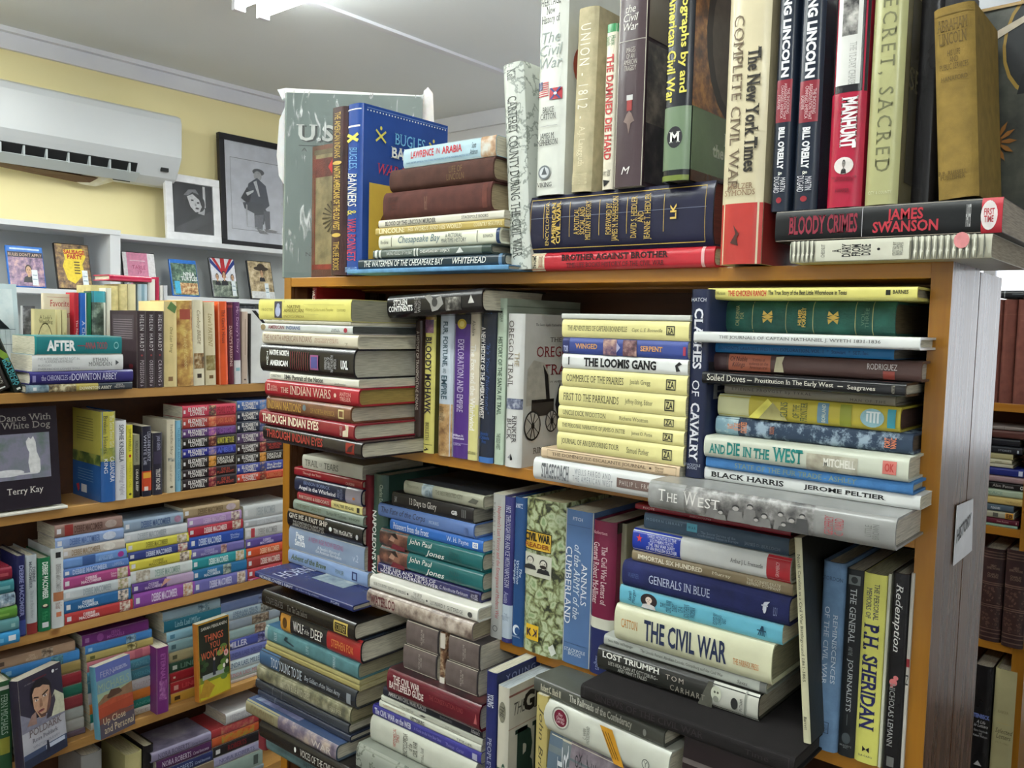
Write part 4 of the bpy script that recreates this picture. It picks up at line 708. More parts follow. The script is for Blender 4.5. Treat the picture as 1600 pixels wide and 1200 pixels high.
stack('C', .055, Z2, 981, 'in the pale yellow upper-shelf stack', 'stack around the pale yellow paperbacks', [
 (735, 836, 1046, 'd8dada', 'white hardback', [t('STAGECOACH', .07, .29, .15, .82, '6a6c70', 'bs'), t('WELLS FARGO AND\nTHE AMERICAN WEST', .32, .62, .22, .78, '8a8e94', 'w'), r(.65, 1, .28, .68, '6a5650'), t('PHILIP L. FRADKIN', .67, .96, .38, .58, 'd0c8c0', 'w')]),
 (717, 846, 1062, 'd0b898', 'tan paperback', [*frame_box(.05, .98, .12, .88, '7a6650', .002, .05), t('THE DOMÍNGUEZ-ESCALANTE JOURNAL', .09, .78, .28, .74, '5a4a3c', 's'), e(.81, .5, .008, .1, '5a4a3c'), t('Warner\nChavez', .84, .90, .25, .75, '6a5a48')], dict(kind='p')),
]+[(yt, xl, xr, 'e2da98', 'pale yellow paperback', [t(a, .04, u1, .3, .68, '4a4630', 's'), t(b_, u2, u3, .32, .64, '6a6648', ''), *frame_box(.85, .92, .22, .78, '2c2c24', .006, .06), t('ZA', .86, .91, .32, .68, '2c2c24', 'b')], dict(kind='p', pg='c8c0a0')) for yt, xl, xr, a, u1, b_, u2, u3 in (
  (687, 871, 1068, 'JOURNAL OF AN EXPLORING TOUR', .52, 'Samuel Parker', .58, .75), (664, 872, 1069, 'THE PERSONAL NARRATIVE OF JAMES O. PATTIE', .56, 'James O. Pattie', .61, .77),
  (643, 873, 1071, 'UNCLE DICK WOOTTON', .40, 'Richens Wootton', .51, .73), (611, 874, 1072, 'FIRST TO THE PARKLANDS', .50, 'Jeffrey Elting, Editor', .55, .76), (581, 879, 1074, 'COMMERCE OF THE PRAIRIES', .52, 'Josiah Gregg', .57, .73))]+[
 (557, 879, 1075, 'dcdedc', 'white paperback with bold black title', [t('THE LOOMIS GANG', .19, .77, .2, .82, '18181a', 'Bs'), r(.055, .065, .25, .8, '3a3a3a'), P([(.92, .2), (.91, .6), (.94, .85), (.96, .7), (.93, .55), (.95, .25)], '2a2a2c')], dict(kind='p')),
 (530, 880, 1075, '3a4a8c', 'blue paperback with patterned middle', [r(0, .06, 0, 1, '2a3060'), t('TOR', .01, .05, .1, .5, 'b8c0e0', 'b'), t('WINGED', .11, .30, .35, .66, 'c89868', 'bs'), r(.35, .46, .02, .98, 'pic:2a2a58:8a6a70:c8a890:70'), r(.51, .62, .02, .98, 'pic:2a2028:6a4a50:b09088:70'), P([(.46, .2), (.49, .5), (.46, .8)], 'a8a8c8'), t('SERPENT', .65, .82, .35, .66, 'd8a068', 'bs'), r(.97, .99, .2, .7, 'a03a50')], dict(kind='p')),
 (500, 879, 1077, 'e2da98', 'pale yellow paperback', [t('THE ADVENTURES OF CAPTAIN BONNEVILLE', .05, .54, .38, .66, '4a4630', 's'), t('Capt. L. E. Bonneville', .58, .81, .36, .6, '6a6648', 'i'), *frame_box(.84, .90, .28, .76, '2c2c24', .006, .06), t('ZA', .85, .89, .36, .66, '2c2c24', 'b')], dict(kind='p', pg='c8c0a0')),
 (490.5, 878, 1079, 'c4c6c0', 'plain grey-white paperback', [], dict(kind='p')),
])
ZW = hit(1280, 790, 1, -.10).z+.0005   # on top of the thick grey photograph book
row('C', .048, ZW, '', G2, [(1069, 1099, 452, '1c2440', 'navy', [ht('HATCH', .935, .955, 'c8ccd8', '', .1, .85), t('CLASHES', .10, .42, .28, .74, 'dcdce4', 'bs'), t('OF', .48, .565, .3, .68, 'dcdce4', 's'), t('CAVALRY', .60, .915, .28, .74, 'dcdce4', 'bs'), ht('STACKPOLE\nBOOKS', .045, .075, 'a8b0c0', '', .05, .9), r(0, 1, .5, .62, '2a2a30', 'c'), t('B', .1, .4, .42, .5, '7a7a78', '', 'c')],
  dict(lab='navy hardback lettered vertically in white between the two upper-shelf stacks', d=.16))])
stack('C', .03, Z2, 1280, 'in the right-hand upper-shelf stack', 'right-hand stack of western history books', [
 (790, 1016, 1401, '8a8a88', 'thick grey photograph hardback', [r(0, .17, 0, 1, 'pic:6a6a68:8a8a88:a8a8a6:14'), r(.17, .71, 0, 1, 'pic:1c1c1e:6e6c6a:b4b2b0:34'), *[q for (a, b_, s_) in ((.30, .55, .1), (.40, .5, .12), (.46, .62, .1), (.52, .4, .1), (.585, .55, .09), (.63, .42, .1), (.67, .6, .09), (.60, .25, .08), (.49, .25, .08), (.34, .3, .09)) for q in (P([(a-s_*.3, .05), (a-s_*.22, b_-s_*.7), (a+s_*.22, b_-s_*.7), (a+s_*.3, .05)], ('2e2e30', '4a4a4a', '747270')[int(a*97) % 3]), e(a, b_+.04, s_*.13, s_*.8, '3a3a3a'), e(a, b_, s_*.11, s_*.62, 'a8a4a0'))],
   t('T', .055, .088, .36, .78, 'e4e2de', 's'), t('HE', .095, .145, .36, .68, 'e4e2de', 's'), t('W', .17, .235, .34, .84, 'e4e2de', 's'), t('EST', .24, .335, .36, .70, 'e4e2de', 's'), t('GEOFFREY\nC. WARD', .2, .8, .175, .245, 'a84048', 's', 'h'), t('LITTLE\nBROWN', .3, .75, .05, .10, '6a6a68', '', 'h')], dict(pr=.10, d=.205, pg='c8c0b0', top='9a9a98')),
 (753, 1084, 1438, 'd8dad8', 'white paperback with bold black lettering', [t('BLACK HARRIS', .09, .44, .28, .72, '1c1c1e', 'bs'), t('JEROME PELTIER', .53, .87, .28, .72, '1c1c1e', 'bs')], dict(kind='p', pr=.045)),
 (735, 1104, 1427, '3f74ac', 'thin blue hardback', [t('STATE OF THE FUR TRADE - ASHLEY', .16, .76, .28, .74, '7e8c70', 's')], dict(mk='c', pg='b8b4a0', pr=.048)),
 (699, 1102, 1421, 'c4c8b8', 'pale hardback with green slanted title', [t('AND', .03, .12, .22, .66, '1c7a74', 'bs'), t('DIE', .13, .20, .22, .80, '1c7a74', 'bs'), t('IN THE', .215, .355, .22, .68, '1c7a74', 'bs'), t('WEST', .37, .525, .2, .84, '1c7a74', 'bs'), r(.54, .78, .0, .75, 'pic:6a6458:a09a88:c0beac:30'), t('MITCHELL', .62, .77, .25, .62, 'e8e6dc', 'bs'), r(.89, .95, .25, .8, 'c07068'), t('OK', .9, .94, .35, .7, 'b03a34', 'b')], dict(pr=.052)),
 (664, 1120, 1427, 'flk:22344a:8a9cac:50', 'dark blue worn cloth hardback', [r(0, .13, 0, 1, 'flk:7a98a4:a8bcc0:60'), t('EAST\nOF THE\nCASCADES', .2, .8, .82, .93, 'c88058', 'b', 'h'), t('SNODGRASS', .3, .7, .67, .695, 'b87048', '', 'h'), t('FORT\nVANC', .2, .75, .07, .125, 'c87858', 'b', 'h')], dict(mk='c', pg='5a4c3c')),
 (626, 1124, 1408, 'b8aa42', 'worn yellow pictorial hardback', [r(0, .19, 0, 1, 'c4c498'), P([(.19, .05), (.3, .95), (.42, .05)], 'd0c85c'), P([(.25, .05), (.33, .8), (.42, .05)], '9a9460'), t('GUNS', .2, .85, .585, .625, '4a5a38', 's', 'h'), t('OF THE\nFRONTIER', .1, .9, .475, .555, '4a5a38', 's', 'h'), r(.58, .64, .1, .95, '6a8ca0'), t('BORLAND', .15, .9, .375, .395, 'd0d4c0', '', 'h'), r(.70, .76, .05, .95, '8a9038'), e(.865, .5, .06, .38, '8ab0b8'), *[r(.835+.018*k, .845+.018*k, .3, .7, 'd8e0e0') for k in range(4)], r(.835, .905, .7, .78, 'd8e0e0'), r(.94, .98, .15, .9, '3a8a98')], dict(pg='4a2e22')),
 (609, 1133, 1400, '8a8474', 'thin tan hardback', [t('ETIENNE PROVOST by TYKAL', .05, .54, .35, .7, '3a3228', 'w'), t('MAN OF THE', .76, .95, .2, .45, '4a4034', 'w')], dict(pg='9a9480')),
 (590, 1098, 1416, '1c1c1e', 'thin shiny black hardback', [t('Soiled Doves', .03, .24, .3, .82, 'd8d4c8', 's'), r(.25, .275, .45, .52, 'c8c4b8'), t('Prostitution In The Early West', .29, .68, .26, .72, 'd8d4c8', 's'), r(.70, .725, .45, .52, 'c8c4b8'), t('Seagraves', .745, .87, .22, .64, 'd8d4c8', 's'), t('WEST', .94, .955, .2, .8, '9a9688')], dict(pr=.056)),
 (557, 1115, 1441, '5a4440', 'brown hardback with rust label', [r(0, .08, 0, 1, '4a3638'), r(.09, .31, .08, .95, 'b06850'), t('Of Noble\nKillings', .1, .19, .2, .85, '3a1e18', 'i'), t('Victims of\nviolence on the\nAmerican trail', .2, .30, .2, .8, '5a2a20'), P([(.33, .1), (.34, .9), (.38, .95), (.37, .6), (.38, .1)], 'c4bc9c'), t('RODRIGUEZ', .77, .90, .5, .8, 'c8c0bc'), r(.84, .89, .05, .45, '9a4a40')], dict(pr=.03, pg='b8b0a4')),
 (541, 1113, 1397, '2b7cb8', 'thin bright blue paperback', [t("FREMONT'S GREATEST WESTERN EXPLORATION, VOL. 1  *  Stewart  *  SET, Inc.", .04, .88, .3, .72, '20406c', 's')], dict(kind='p', pg='7a766a')),
 (522, 1085, 1438, 'd8dad8', 'long white hardback', [t('THE JOURNALS OF CAPTAIN NATHANIEL J. WYETH 1831-1836', .13, .85, .34, .68, '4a4a4a', 's')], dict(pr=.06)),
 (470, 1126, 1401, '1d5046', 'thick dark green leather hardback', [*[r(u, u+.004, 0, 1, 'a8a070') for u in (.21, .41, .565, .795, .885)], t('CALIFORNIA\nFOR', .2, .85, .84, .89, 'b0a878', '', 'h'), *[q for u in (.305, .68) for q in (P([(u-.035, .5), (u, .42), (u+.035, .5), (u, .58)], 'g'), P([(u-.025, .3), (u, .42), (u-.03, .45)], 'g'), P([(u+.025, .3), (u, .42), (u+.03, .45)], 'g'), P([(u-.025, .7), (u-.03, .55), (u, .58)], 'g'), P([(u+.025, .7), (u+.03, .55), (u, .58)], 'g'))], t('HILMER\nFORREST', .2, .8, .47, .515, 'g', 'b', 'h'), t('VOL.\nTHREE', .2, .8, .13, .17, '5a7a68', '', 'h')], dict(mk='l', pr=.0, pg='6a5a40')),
 (448, 1106, 1434, 'd4cc74', 'pale yellow hardback with torn jacket', [t('Jan Hutson', .03, .10, .3, .7, '3a3a20', ''), t('THE CHICKEN RANCH', .115, .315, .28, .78, 'c03a30', 'b'), t('The True Story of the Best Little Whorehouse in Texas', .325, .70, .26, .76, '3a3a28', 'b'), r(.87, .89, .35, .75, '2a2a20'), t('BARNES', .90, .965, .45, .75, '3a3a28', 'b')], dict(pr=.035, pg='9a937c', tilt=.0)),
])
# ================================================================ lower shelf of the centre bookcase
G3 = 'history books on the lower shelf'
stack('C', .0, Z3, 507, 'in the left lower-shelf stack', 'left stack on the lower shelf', [
 (930, 399, 552, '232c5c', 'navy hardback with sea picture on its cover', [t("HORNBLOWER'S NAVY", .06, .42, .25, .8, 'c8ccdc', ''), t('Life at Sea in the Age of Nelson', .45, .68, .3, .7, '8a94b8', 'i'), t('POPE', .80, .88, .3, .7, 'a8b0c8'), r(.25, .75, .30, .62, 'pic:5a6a78:8a98a0:b0b8b4:30', 'c'), t('HORNBLOWER', .05, .95, .72, .86, 'b8bcd0', 's', 'c')], dict(pr=.08, d=.19)),
 (874, 451, 575, '7e94b8', 'grey-blue paperback', [t('Advent of the Brave', .04, .50, .3, .72, '4c5a3c', 'bi'), t('FOWLER', .62, .72, .3, .6, '5a6a50'), *frame_box(.82, .88, .2, .8, '2a3460', .012, .1)], dict(kind='p')),
 (837, 452, 570, '8494ac', 'thick blue-grey paperback', [t('Page\nSmith', .09, .23, .25, .85, 'e8eaec', 'b'), t('A NEW AGE NOW BEGINS', .28, .74, .58, .80, '9a5a80', ''), t("A People's History of\nthe American Revolution", .38, .72, .2, .5, 'e0e4ea', 's'), t('v.2', .86, .93, .3, .6, 'c8d0dc')], dict(kind='p')),
 (808, 452, 569, '1c1c20', 'black hardback with bright title', [t('GIVE ME A FAST SHIP', .03, .56, .55, .84, 'c4bcb0', 'b'), t('THE CONTINENTAL NAVY AND\nAMERICA\'S REVOLUTION AT SEA', .08, .52, .14, .46, 'b0aca4', ''), e(.60, .5, .02, .12, 'w'), t('TIM McGRATH', .64, .88, .35, .6, 'c8c4bc', 'b'), e(.94, .45, .015, .14, 'c8c8c8'), r(0, .5, .88, 1, '7a5a30')]),
 (791, 460, 569, '8a988c', 'grey-green hardback', [t('THE FIRST SALUTE', .05, .42, .35, .7, '5a5c3c', 's'), t('Barbara W. Tuchman', .50, .78, .35, .66, '3a4438', 's'), t('KNOPF', .82, .96, .4, .62, '3a4438')]),
 (778, 465, 567, '982832', 'thin red and yellow paperback', [r(.54, 1, 0, 1, 'd8cc88'), t('PARTISANS & REDCOATS', .03, .51, .32, .72, 'e8d8c8', 's'), t('WALTER EDGAR', .58, .88, .32, .7, '3a3428', 'b'), r(.92, .96, .2, .8, '2a2a20')], dict(kind='p')),
 (752, 463, 567, '252c48', 'dark navy hardback', [t('BENSON BOBRICK', .15, .55, .6, .80, '7a8cb8', ''), t('Angel in the Whirlwind', .07, .64, .18, .5, 'e0e0e8', 'bs'), r(.78, 1, 0, 1, '9a94a0'), t('AMERICAN\nREVOLUTION', .2, .8, .26, .34, '8a94b8', '', 'h'), e(.9, .4, .02, .08, 'c87838')]),
 (738, 461, 567, '8c1e2a', 'thin red hardback', [t('Through the Years', .14, .42, .3, .65, 'd8a8a0', 's'), t('CALIFORNIA', .78, .90, .2, .5, 'd8a8a0', '')]),
 (716, 473, 567, 'c8c6b8', 'cream paperback titled TRAIL of TEARS', [t('TRAIL', .05, .28, .25, .7, '5a5a50', 's'), t('OF', .30, .35, .35, .6, '7a7a70', 's'), t('TEARS', .38, .62, .25, .7, '5a5a50', 's')], dict(kind='p', top='b0aea0')),
])
row('C', .0, Z3, '', G3, [(567, 579, 742, '6a1c24', 'maroon', [], dict(lab='plain maroon cloth hardback standing right of the left lower-shelf stack', mk='c', d=.15, pr=-.01)),
 (581, 604, 741, '355046', 'green', [t('NAPOLEON\'S WARS', .30, .92, .12, .40, 'e0e0d8', 'b'), t('Charles Esdaile', .08, .28, .58, .80, 'a8b8a8', 's'), r(.66, .80, .5, .95, 'pic:3a2a28:8a4a40:c8a090:50'), r(.9, 1, .5, 1, '8a2a30')], dict(lab='dark green hardback about wars behind the lower-shelf middle-left stack', d=.15, pr=-.01))])
JP = lambda: [r(0, .29, 0, 1, 'pic:2a2224:5a3830:8a6050:35'), P([(.10, .45), (.13, .75), (.165, .6), (.15, .4)], 'b08a78'), P([(.09, .8), (.17, .92), (.2, .6), (.17, .62), (.13, .78)], '2c2020'), P([(.12, .0), (.15, .3), (.27, .2), (.27, 0)], '6a2430'), t('John Paul', .31, .54, .48, .86, 'e4e8e4', 'i'), t('Jones', .48, .66, .08, .46, 'e4e8e4', 'i'), t('EVAN\nTHOMAS', .68, .82, .2, .7, '1c4c4c', '')]
stack('C', .014, Z3, 691, 'in the middle-left lower-shelf stack', 'middle-left stack on the lower shelf', [
 (957, 576, 740, '8a7c74', 'mottled hardback with battle picture', [r(0, 1, 0, 1, 'pic:5a4a44:9a8c80:c0b4a8:40'), t('WATERLOO', .04, .29, .25, .8, '5a2428', 'bs')], dict(pg='a89c80', back='3a2420', pr=.04)),
 (933, 580, 748, 'd4d2c8', 'white hardback', [t('OUR COUNTRY, RIGHT OR WRONG', .04, .36, .35, .62, '5a5a54', 's'), e(.38, .5, .008, .08, '3a3a38'), t('THE LIFE OF\nSTEPHEN DECATUR', .41, .54, .2, .8, '6a6a64', ''), e(.56, .45, .008, .08, '3a3a38'), t('LEONARD F. GUTTRIDGE', .59, .88, .3, .58, '5a5a54', 's'), e(.94, .45, .02, .2, '4a4a48')], dict(pr=.035)),
 (907, 592, 752, '2b2a58', 'dark purple-blue hardback', [t('THE LIFE AND TIMES OF\nHORATIO HORNBLOWER', .03, .62, .14, .88, 'd8d4e0', 's'), t('C. Northcote Parkinson', .63, .89, .28, .6, 'c0bcd0', 'i'), r(.91, .99, .05, .8, '24203c'), t('LITTLE\nBROWN', .2, .7, .02, .08, 'c0bcd0', '', 'h')]),
 (877, 596, 756, '1f5e60', 'teal hardback with portrait end', JP(), dict(lab='lower of two matching teal hardbacks with portrait ends, middle-left lower-shelf stack')),
 (848, 596, 756, '1f5e60', 'teal hardback with portrait end', JP(), dict(lab='upper of two matching teal hardbacks with portrait ends, middle-left lower-shelf stack')),
 (830, 610, 755, '2e66b4', 'bright blue paperback', [t('Prisoners from the Front', .04, .44, .2, .8, 'e8eaf0', 's'), t('W. H. Payne', .63, .86, .2, .75, 'd8dcec', 's'), r(.90, .955, .25, .75, 'e8e8e8'), t('GS', .91, .945, .35, .65, '2e66b4', 'b')], dict(kind='p')),
 (807, 593, 742, '5a74a8', 'grey-blue hardback', [t('The Fate of the Corps', .04, .52, .25, .82, '1c2030', 'i'), t('MORRIS', .56, .66, .35, .6, '9ab0d0'), e(.93, .4, .025, .28, '4a6090')], dict(top='2a2a30')),
 (784, 613, 740, '221f20', 'black paperback', [t('13 Days to Glory', .23, .57, .2, .8, 'e0dcd4', 's'), t('GB', .75, .82, .3, .6, 'd8d8d8', 'B'), t('TINKLE', .3, .7, .93, .96, 'a8a8a8', '', 'h'), *[r(.87+.02*k, .88+.02*k, .25, .8, '6a6a6a') for k in range(3)]], dict(kind='p', pg='9a9688')),
 (761, 633, 757, '9a9a88', 'grey-cream hardback with dark cover', [r(.24, .38, .0, 1, 'pic:3a4650:7a8a94:b0bcc0:60'), t('Thornton', .04, .2, .55, .8, '6a6a58', 's'), t('THE RESURRECTED CITY', .42, .76, .45, .75, '5a5a48', 's'), P([(.82, .35), (.88, .7), (.95, .6), (.92, .3)], '5a5a50')], dict(top='26282c', pr=.01)),
])
row('C', .004, Z3, 'in the lower-shelf row', 'books standing in the middle of the lower shelf', [
 (765, 783, 772, 'a8a8a4', 'grey', [t("Napoleon's Last Victory and the Emergence of Modern War", .08, .86, .40, .80, 'a84850', 's'), t('ROBERT M. EPSTEIN', .06, .50, .08, .3, '7a7a78', 'w'), e(.5, .07, .22, .022, '5a5a5a', 'h'), e(.5, .07, .16, .016, 'a8a8a4', 'h')], dict(kind='p', d=.15)),
 (783, 799, 776, '34346c', 'purple-blue', [t('1812  THROUGH FIRE AND ICE WITH NAPOLEON', .06, .62, .3, .75, 'b8b8d0', 's'), t('Austin', .65, .73, .3, .7, 'a8a8c8', 's'), r(.74, .97, 0, 1, 'b0bcc8'), t('THE\nMILITARY\nBOOK', .1, .9, .15, .2, '6a7888', '', 'h')], dict(d=.15, lab='narrow purple-blue hardback with white library label on the lower shelf')),
 (799, 817, 777, '234878', 'blue', [t('Neil', .04, .07, .2, .8, 'c8d4e4', 's'), t('The\nWaterloo\nCampaign', .42, .58, .1, .85, 'c0d0e4', 'i'), e(.5, .11, .3, .035, 'd0d8e0', 'h'), e(.6, .105, .22, .026, '234878', 'h'), t('GREENHILL', .15, .85, .06, .07, 'a8b8cc', '', 'h')], dict(d=.145, lab='shiny blue hardback standing left of the marbled green book')),
 (817, 877, 781, 'mar:0', 'marbled', [r(.02, .72, .665, .79, 'd0a83c', 'h'), *frame_box(.02, .72, .665, .79, '2a2a20', .015, .006, 'h'), t('CIVIL WAR', .05, .69, .725, .78, '1c1c18', 'B', 'h'), t('READER', .05, .69, .685, .715, '8a4a1c', 'bs', 'h'), t('RICHARD B. HARWELL', .08, .66, .655, .663, '2a2a20', '', 'h'), r(.02, .74, .50, .645, 'c8c8b8', 'h'), *face_art(.2, .60, .024, 'h', 4.4, 'd0ccc0', '2a2624', '2c2c2c'), *face_art(.55, .59, .026, 'h', 4.4, 'd0ccc0', '2a2624', '26262a'), e(.55, .574, .085, .011, '2a2422', 'h'), r(.14, .48, .085, .185, 'd4ac30', 'h'), t('K', .18, .30, .11, .16, '2a1a30', 'b', 'h'), t('K', .44, .32, .11, .16, '2a1a30', 'b', 'h'), P([(.74, .07), (.86, .10), (.95, .05), (.83, .02)], 'c8ccc4', 'h'), r(.8, .9, .035, .07, '2a2a2a', 'h')],
   dict(d=.15, lab='green marbled-paper hardback with yellow label and two portraits, lower shelf', pg='b0a888')),
 (877, 920, 798, '4d6a94', 'annals', [ht('FITCH', .935, .955, 'd8dce4', 's', .28, .65), r(.08, .92, .90, .902, '2c3c5c', 'h'), t('ANNALS', .33, .60, .65, .85, 'e0e4ea', 's'), t('of the ARMY of the', .22, .70, .38, .60, 'd0d8e0', 'is'), t('CUMBERLAND', .24, .74, .08, .30, 'e0e4ea', 's'), r(.08, .92, .135, .137, '2c3c5c', 'h'), ht('STACKPOLE\nBOOKS', .06, .105, 'd0d8e0', 's', .12, .88)], dict(kind='p', d=.16, lab='thick slate-blue paperback lettered vertically in white, lower shelf middle')),
 (920, 956, 814, '6e1e3c', 'letters', [ht('Robertson', .915, .935, 'd8a8b0', 's', .12, .7), t('The Civil War Letters of', .16, .54, .48, .72, 'd8c0c4', 's'), t('General Robert McAllister', .14, .54, .14, .38, 'd8c0c4', 's'), r(.63, .70, 0, 1, 'c8c8b8'), r(.70, 1, 0, 1, '232a58'), t('Rutgers', .88, .97, .3, .6, '8a94b8', 's'), r(0, 1, 0, .30, '232a58', 'c'), r(0, 1, .93, 1, '2a1a20', 'c'), t('The Civil War', .1, .9, .945, .975, 'b0a8a8', 's', 'c')], dict(d=.165, lab='crimson and navy hardback with white band standing on the lower shelf')),
 (962, 972, 818, '8a8670', 'berk', [r(0, 1, 0, 1, '948e74', 'c'), t('BERKELEY', .1, .9, .80, .86, '5a5644', '', 'c')], dict(d=.17, pr=-.01, lab='tan hardback standing behind the left side of the Civil War stack')),
])
zb = stack('C', .035, Z3, 1106, 'in the lower-shelf Civil War stack', 'civil war stack on the lower shelf', [
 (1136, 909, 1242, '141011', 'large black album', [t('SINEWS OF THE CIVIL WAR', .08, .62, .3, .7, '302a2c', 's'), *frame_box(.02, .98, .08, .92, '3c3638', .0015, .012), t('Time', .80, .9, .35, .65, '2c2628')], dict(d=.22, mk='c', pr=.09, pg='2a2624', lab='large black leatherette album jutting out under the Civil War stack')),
 (1060, 936, 1187, '2b2b28', 'black and grey hardback', [r(.74, 1, 0, 1, 'b4b4aa'), P([(.66, 0), (.745, 0), (.745, 1), (.72, 1)], '55554c'), t('LOST TRIUMPH', .035, .42, .62, .88, 'e4e4dc', 'bs'), t("LEE'S REAL PLAN AT GETTYSBURG--\nAND WHY IT FAILED", .08, .41, .2, .52, 'b8b8b0', ''), t('TOM', .46, .57, .55, .75, 'a8a094', 'w'), t('CARHART', .49, .70, .18, .40, '8a8478', 'w'), e(.765, .6, .03, .3, 'c8ccb8'), e(.757, .66, .006, .05, '5a5c50'), e(.775, .66, .006, .05, '5a5c50'), e(.765, .4, .016, .12, '8a8c80'), e(.87, .45, .02, .22, '2a2a2a'), t('PUTNAM', .25, .7, .085, .10, '3a3a3a', '', 'h'), r(.925, .935, 0, 1, '7a7c74')], dict(back='24201e', pg='a89f8c')),
 (1038, 945, 1198, 'a8aca4', 'grey-green hardback', [t('Simon, Holzer, and Ruegsegger', .03, .20, .4, .72, '3a3a38', 's'), t('The Lincoln Forum: Abraham Lincoln, Gettysburg and the Civil War', .25, .76, .35, .68, '3a3a38', 's'), t('Savas', .84, .90, .3, .6, '4a4a48', 'i'), r(.965, 1, 0, 1, '6a6c68')], dict(pr=.03)),
 (980, 963, 1208, 'cfcfb0', 'cream hardback with large navy title', [t('CATTON', .05, .165, .42, .66, 'c08040', 's'), t('THE CIVIL WAR', .21, .74, .22, .80, '26304e', 'b'), t('THE FAIRFAX PRESS', .78, .93, .30, .45, 'c07840', 's')], dict(pr=.035, back='26262a', pg='8a866c')),
 (947, 969, 1223, '62aac0', 'sky-blue paperback with oval portrait', [t('Sarah\nMorgan', .15, .9, .885, .94, '1c3a50', 'i', 'h'), e(.2, .52, .055, .38, '2a2224'), *face_art(.2, .55, .2, 's', .16, 'e0d0c4', '3a2820', 'c8c8c8'), t('THE\nCIVIL WAR\nDIARY\nOF A\nSOUTHERN\nWOMAN', .15, .85, .50, .72, '1c3a50', 's', 'h'), t('EDITED BY\nCHARLES\nEAST', .2, .8, .315, .39, '1c3a50', 's', 'h'), *[P([(.88+.012*k, .25), (.885+.012*k, .25), (.895+.002*k, .75), (.89+.002*k, .75)], '1c3a50') for k in range(-1, 3)], r(.865, .915, .48, .54, '1c3a50')], dict(kind='p', pr=.03)),
 (904, 975, 1235, '1d2456', 'thick navy hardback', [t('WARNER', .04, .115, .42, .6, '4a5a8a', 's'), t('GENERALS IN BLUE', .18, .56, .36, .68, 'b8c0d8', 's'), P([(.86, .4), (.90, .75), (.87, .7)], 'd0d4e0'), e(.872, .5, .01, .2, 'd0d4e0'), r(.855, .89, .55, .6, 'd0d4e0'), t('LSU', .92, .94, .3, .6, '8a94b8', '')], dict(mk='c', pr=.03)),
 (884, 988, 1239, '85765c', 'brown-khaki paperback', [t('IMMORTAL SIX HUNDRED', .04, .47, .3, .74, 'e4dcc8', 'bs'), t('Murray', .53, .645, .3, .66, 'd8d0b8', 's'), t('THE CONFEDERATE\nREPRINT COMPANY', .74, .935, .2, .78, 'd8d0b8', '')], dict(kind='p', pr=.025)),
 (846, 991, 1237, 'd4d6d4', 'white hardback with blue and red ends', [r(0, .33, 0, 1, '20389c'), r(.865, 1, 0, 1, 'b03038'), P([(.05+(.022 if k % 2 == 0 else .009)*math.sin(.6283*k), .6+(.2 if k % 2 == 0 else .08)*math.cos(.6283*k)) for k in range(9, -1, -1)], 'c83840'), t('THREE MONTHS IN THE\nSOUTHERN STATES\nTHE 1863 WAR DIARY\nOF AN ENGLISH SOLDIER', .10, .31, .18, .85, 'd8dcf0', ''), t('Arthur J. L. Fremantle', .65, .845, .36, .58, '3a3a3a', 's'), t('GRAMERCY', .2, .8, .06, .08, 'd8b0b0', '', 'h')], dict(pr=.025)),
 (818, 1007, 1233, '42566a', 'dark slate-blue paperback', [t('MODERN LIBRARY', .02, .29, .55, .72, '8aa0b4', 'w'), r(.32, .395, .35, .85, '58a0b8'), t('W A R', .33, .385, .5, .68, '1c3040', ''), t('The Secret Service of the\nConfederate States in Europe', .40, .68, .12, .5, '8a9aac', 's'), t('JAMES D. BULLOCH', .72, .95, .15, .38, '8a9aac', 's')], dict(kind='p', pr=.02, top='6a2c34')),
 (806, 993, 1236, '8c2230', 'thin red hardback', [t('FOOTE', .06, .14, .3, .7, 'd8a8a8'), t('AMERICAN POLITICS', .38, .52, .3, .6, 'd8a8a8')], dict(pr=.01)),
])
def nc_book():
    z = zb_alb
    s = fs('C', .05, 1261, z); 
    rt = empty('paperback_book', Vector((s, -.05, z+.001)), 0); rt.rotation_euler[1] = R(-5.5); H = (fz('C', .05, s-.03, 838)-z)
    tag(rt, 'thin cream pamphlet leaning against the Civil War stack on the lower shelf', 'book', G3)
    make_book(rt, H, .15, .0085, 'up', 'c8c4a4', 'p', 'p', top='2a2a26', dec=[t('North Carolina as a Civil War Battleground 1861-1865', .08, .70, .22, .72, '3a3a34', 's'), t('Barrett', .87, .935, .25, .65, '3a3a34', 's')])
ax_, pv_, _r = plane('C', .09); zb_alb = hit(1106, 1136, 1, pv_).z
nc_book()
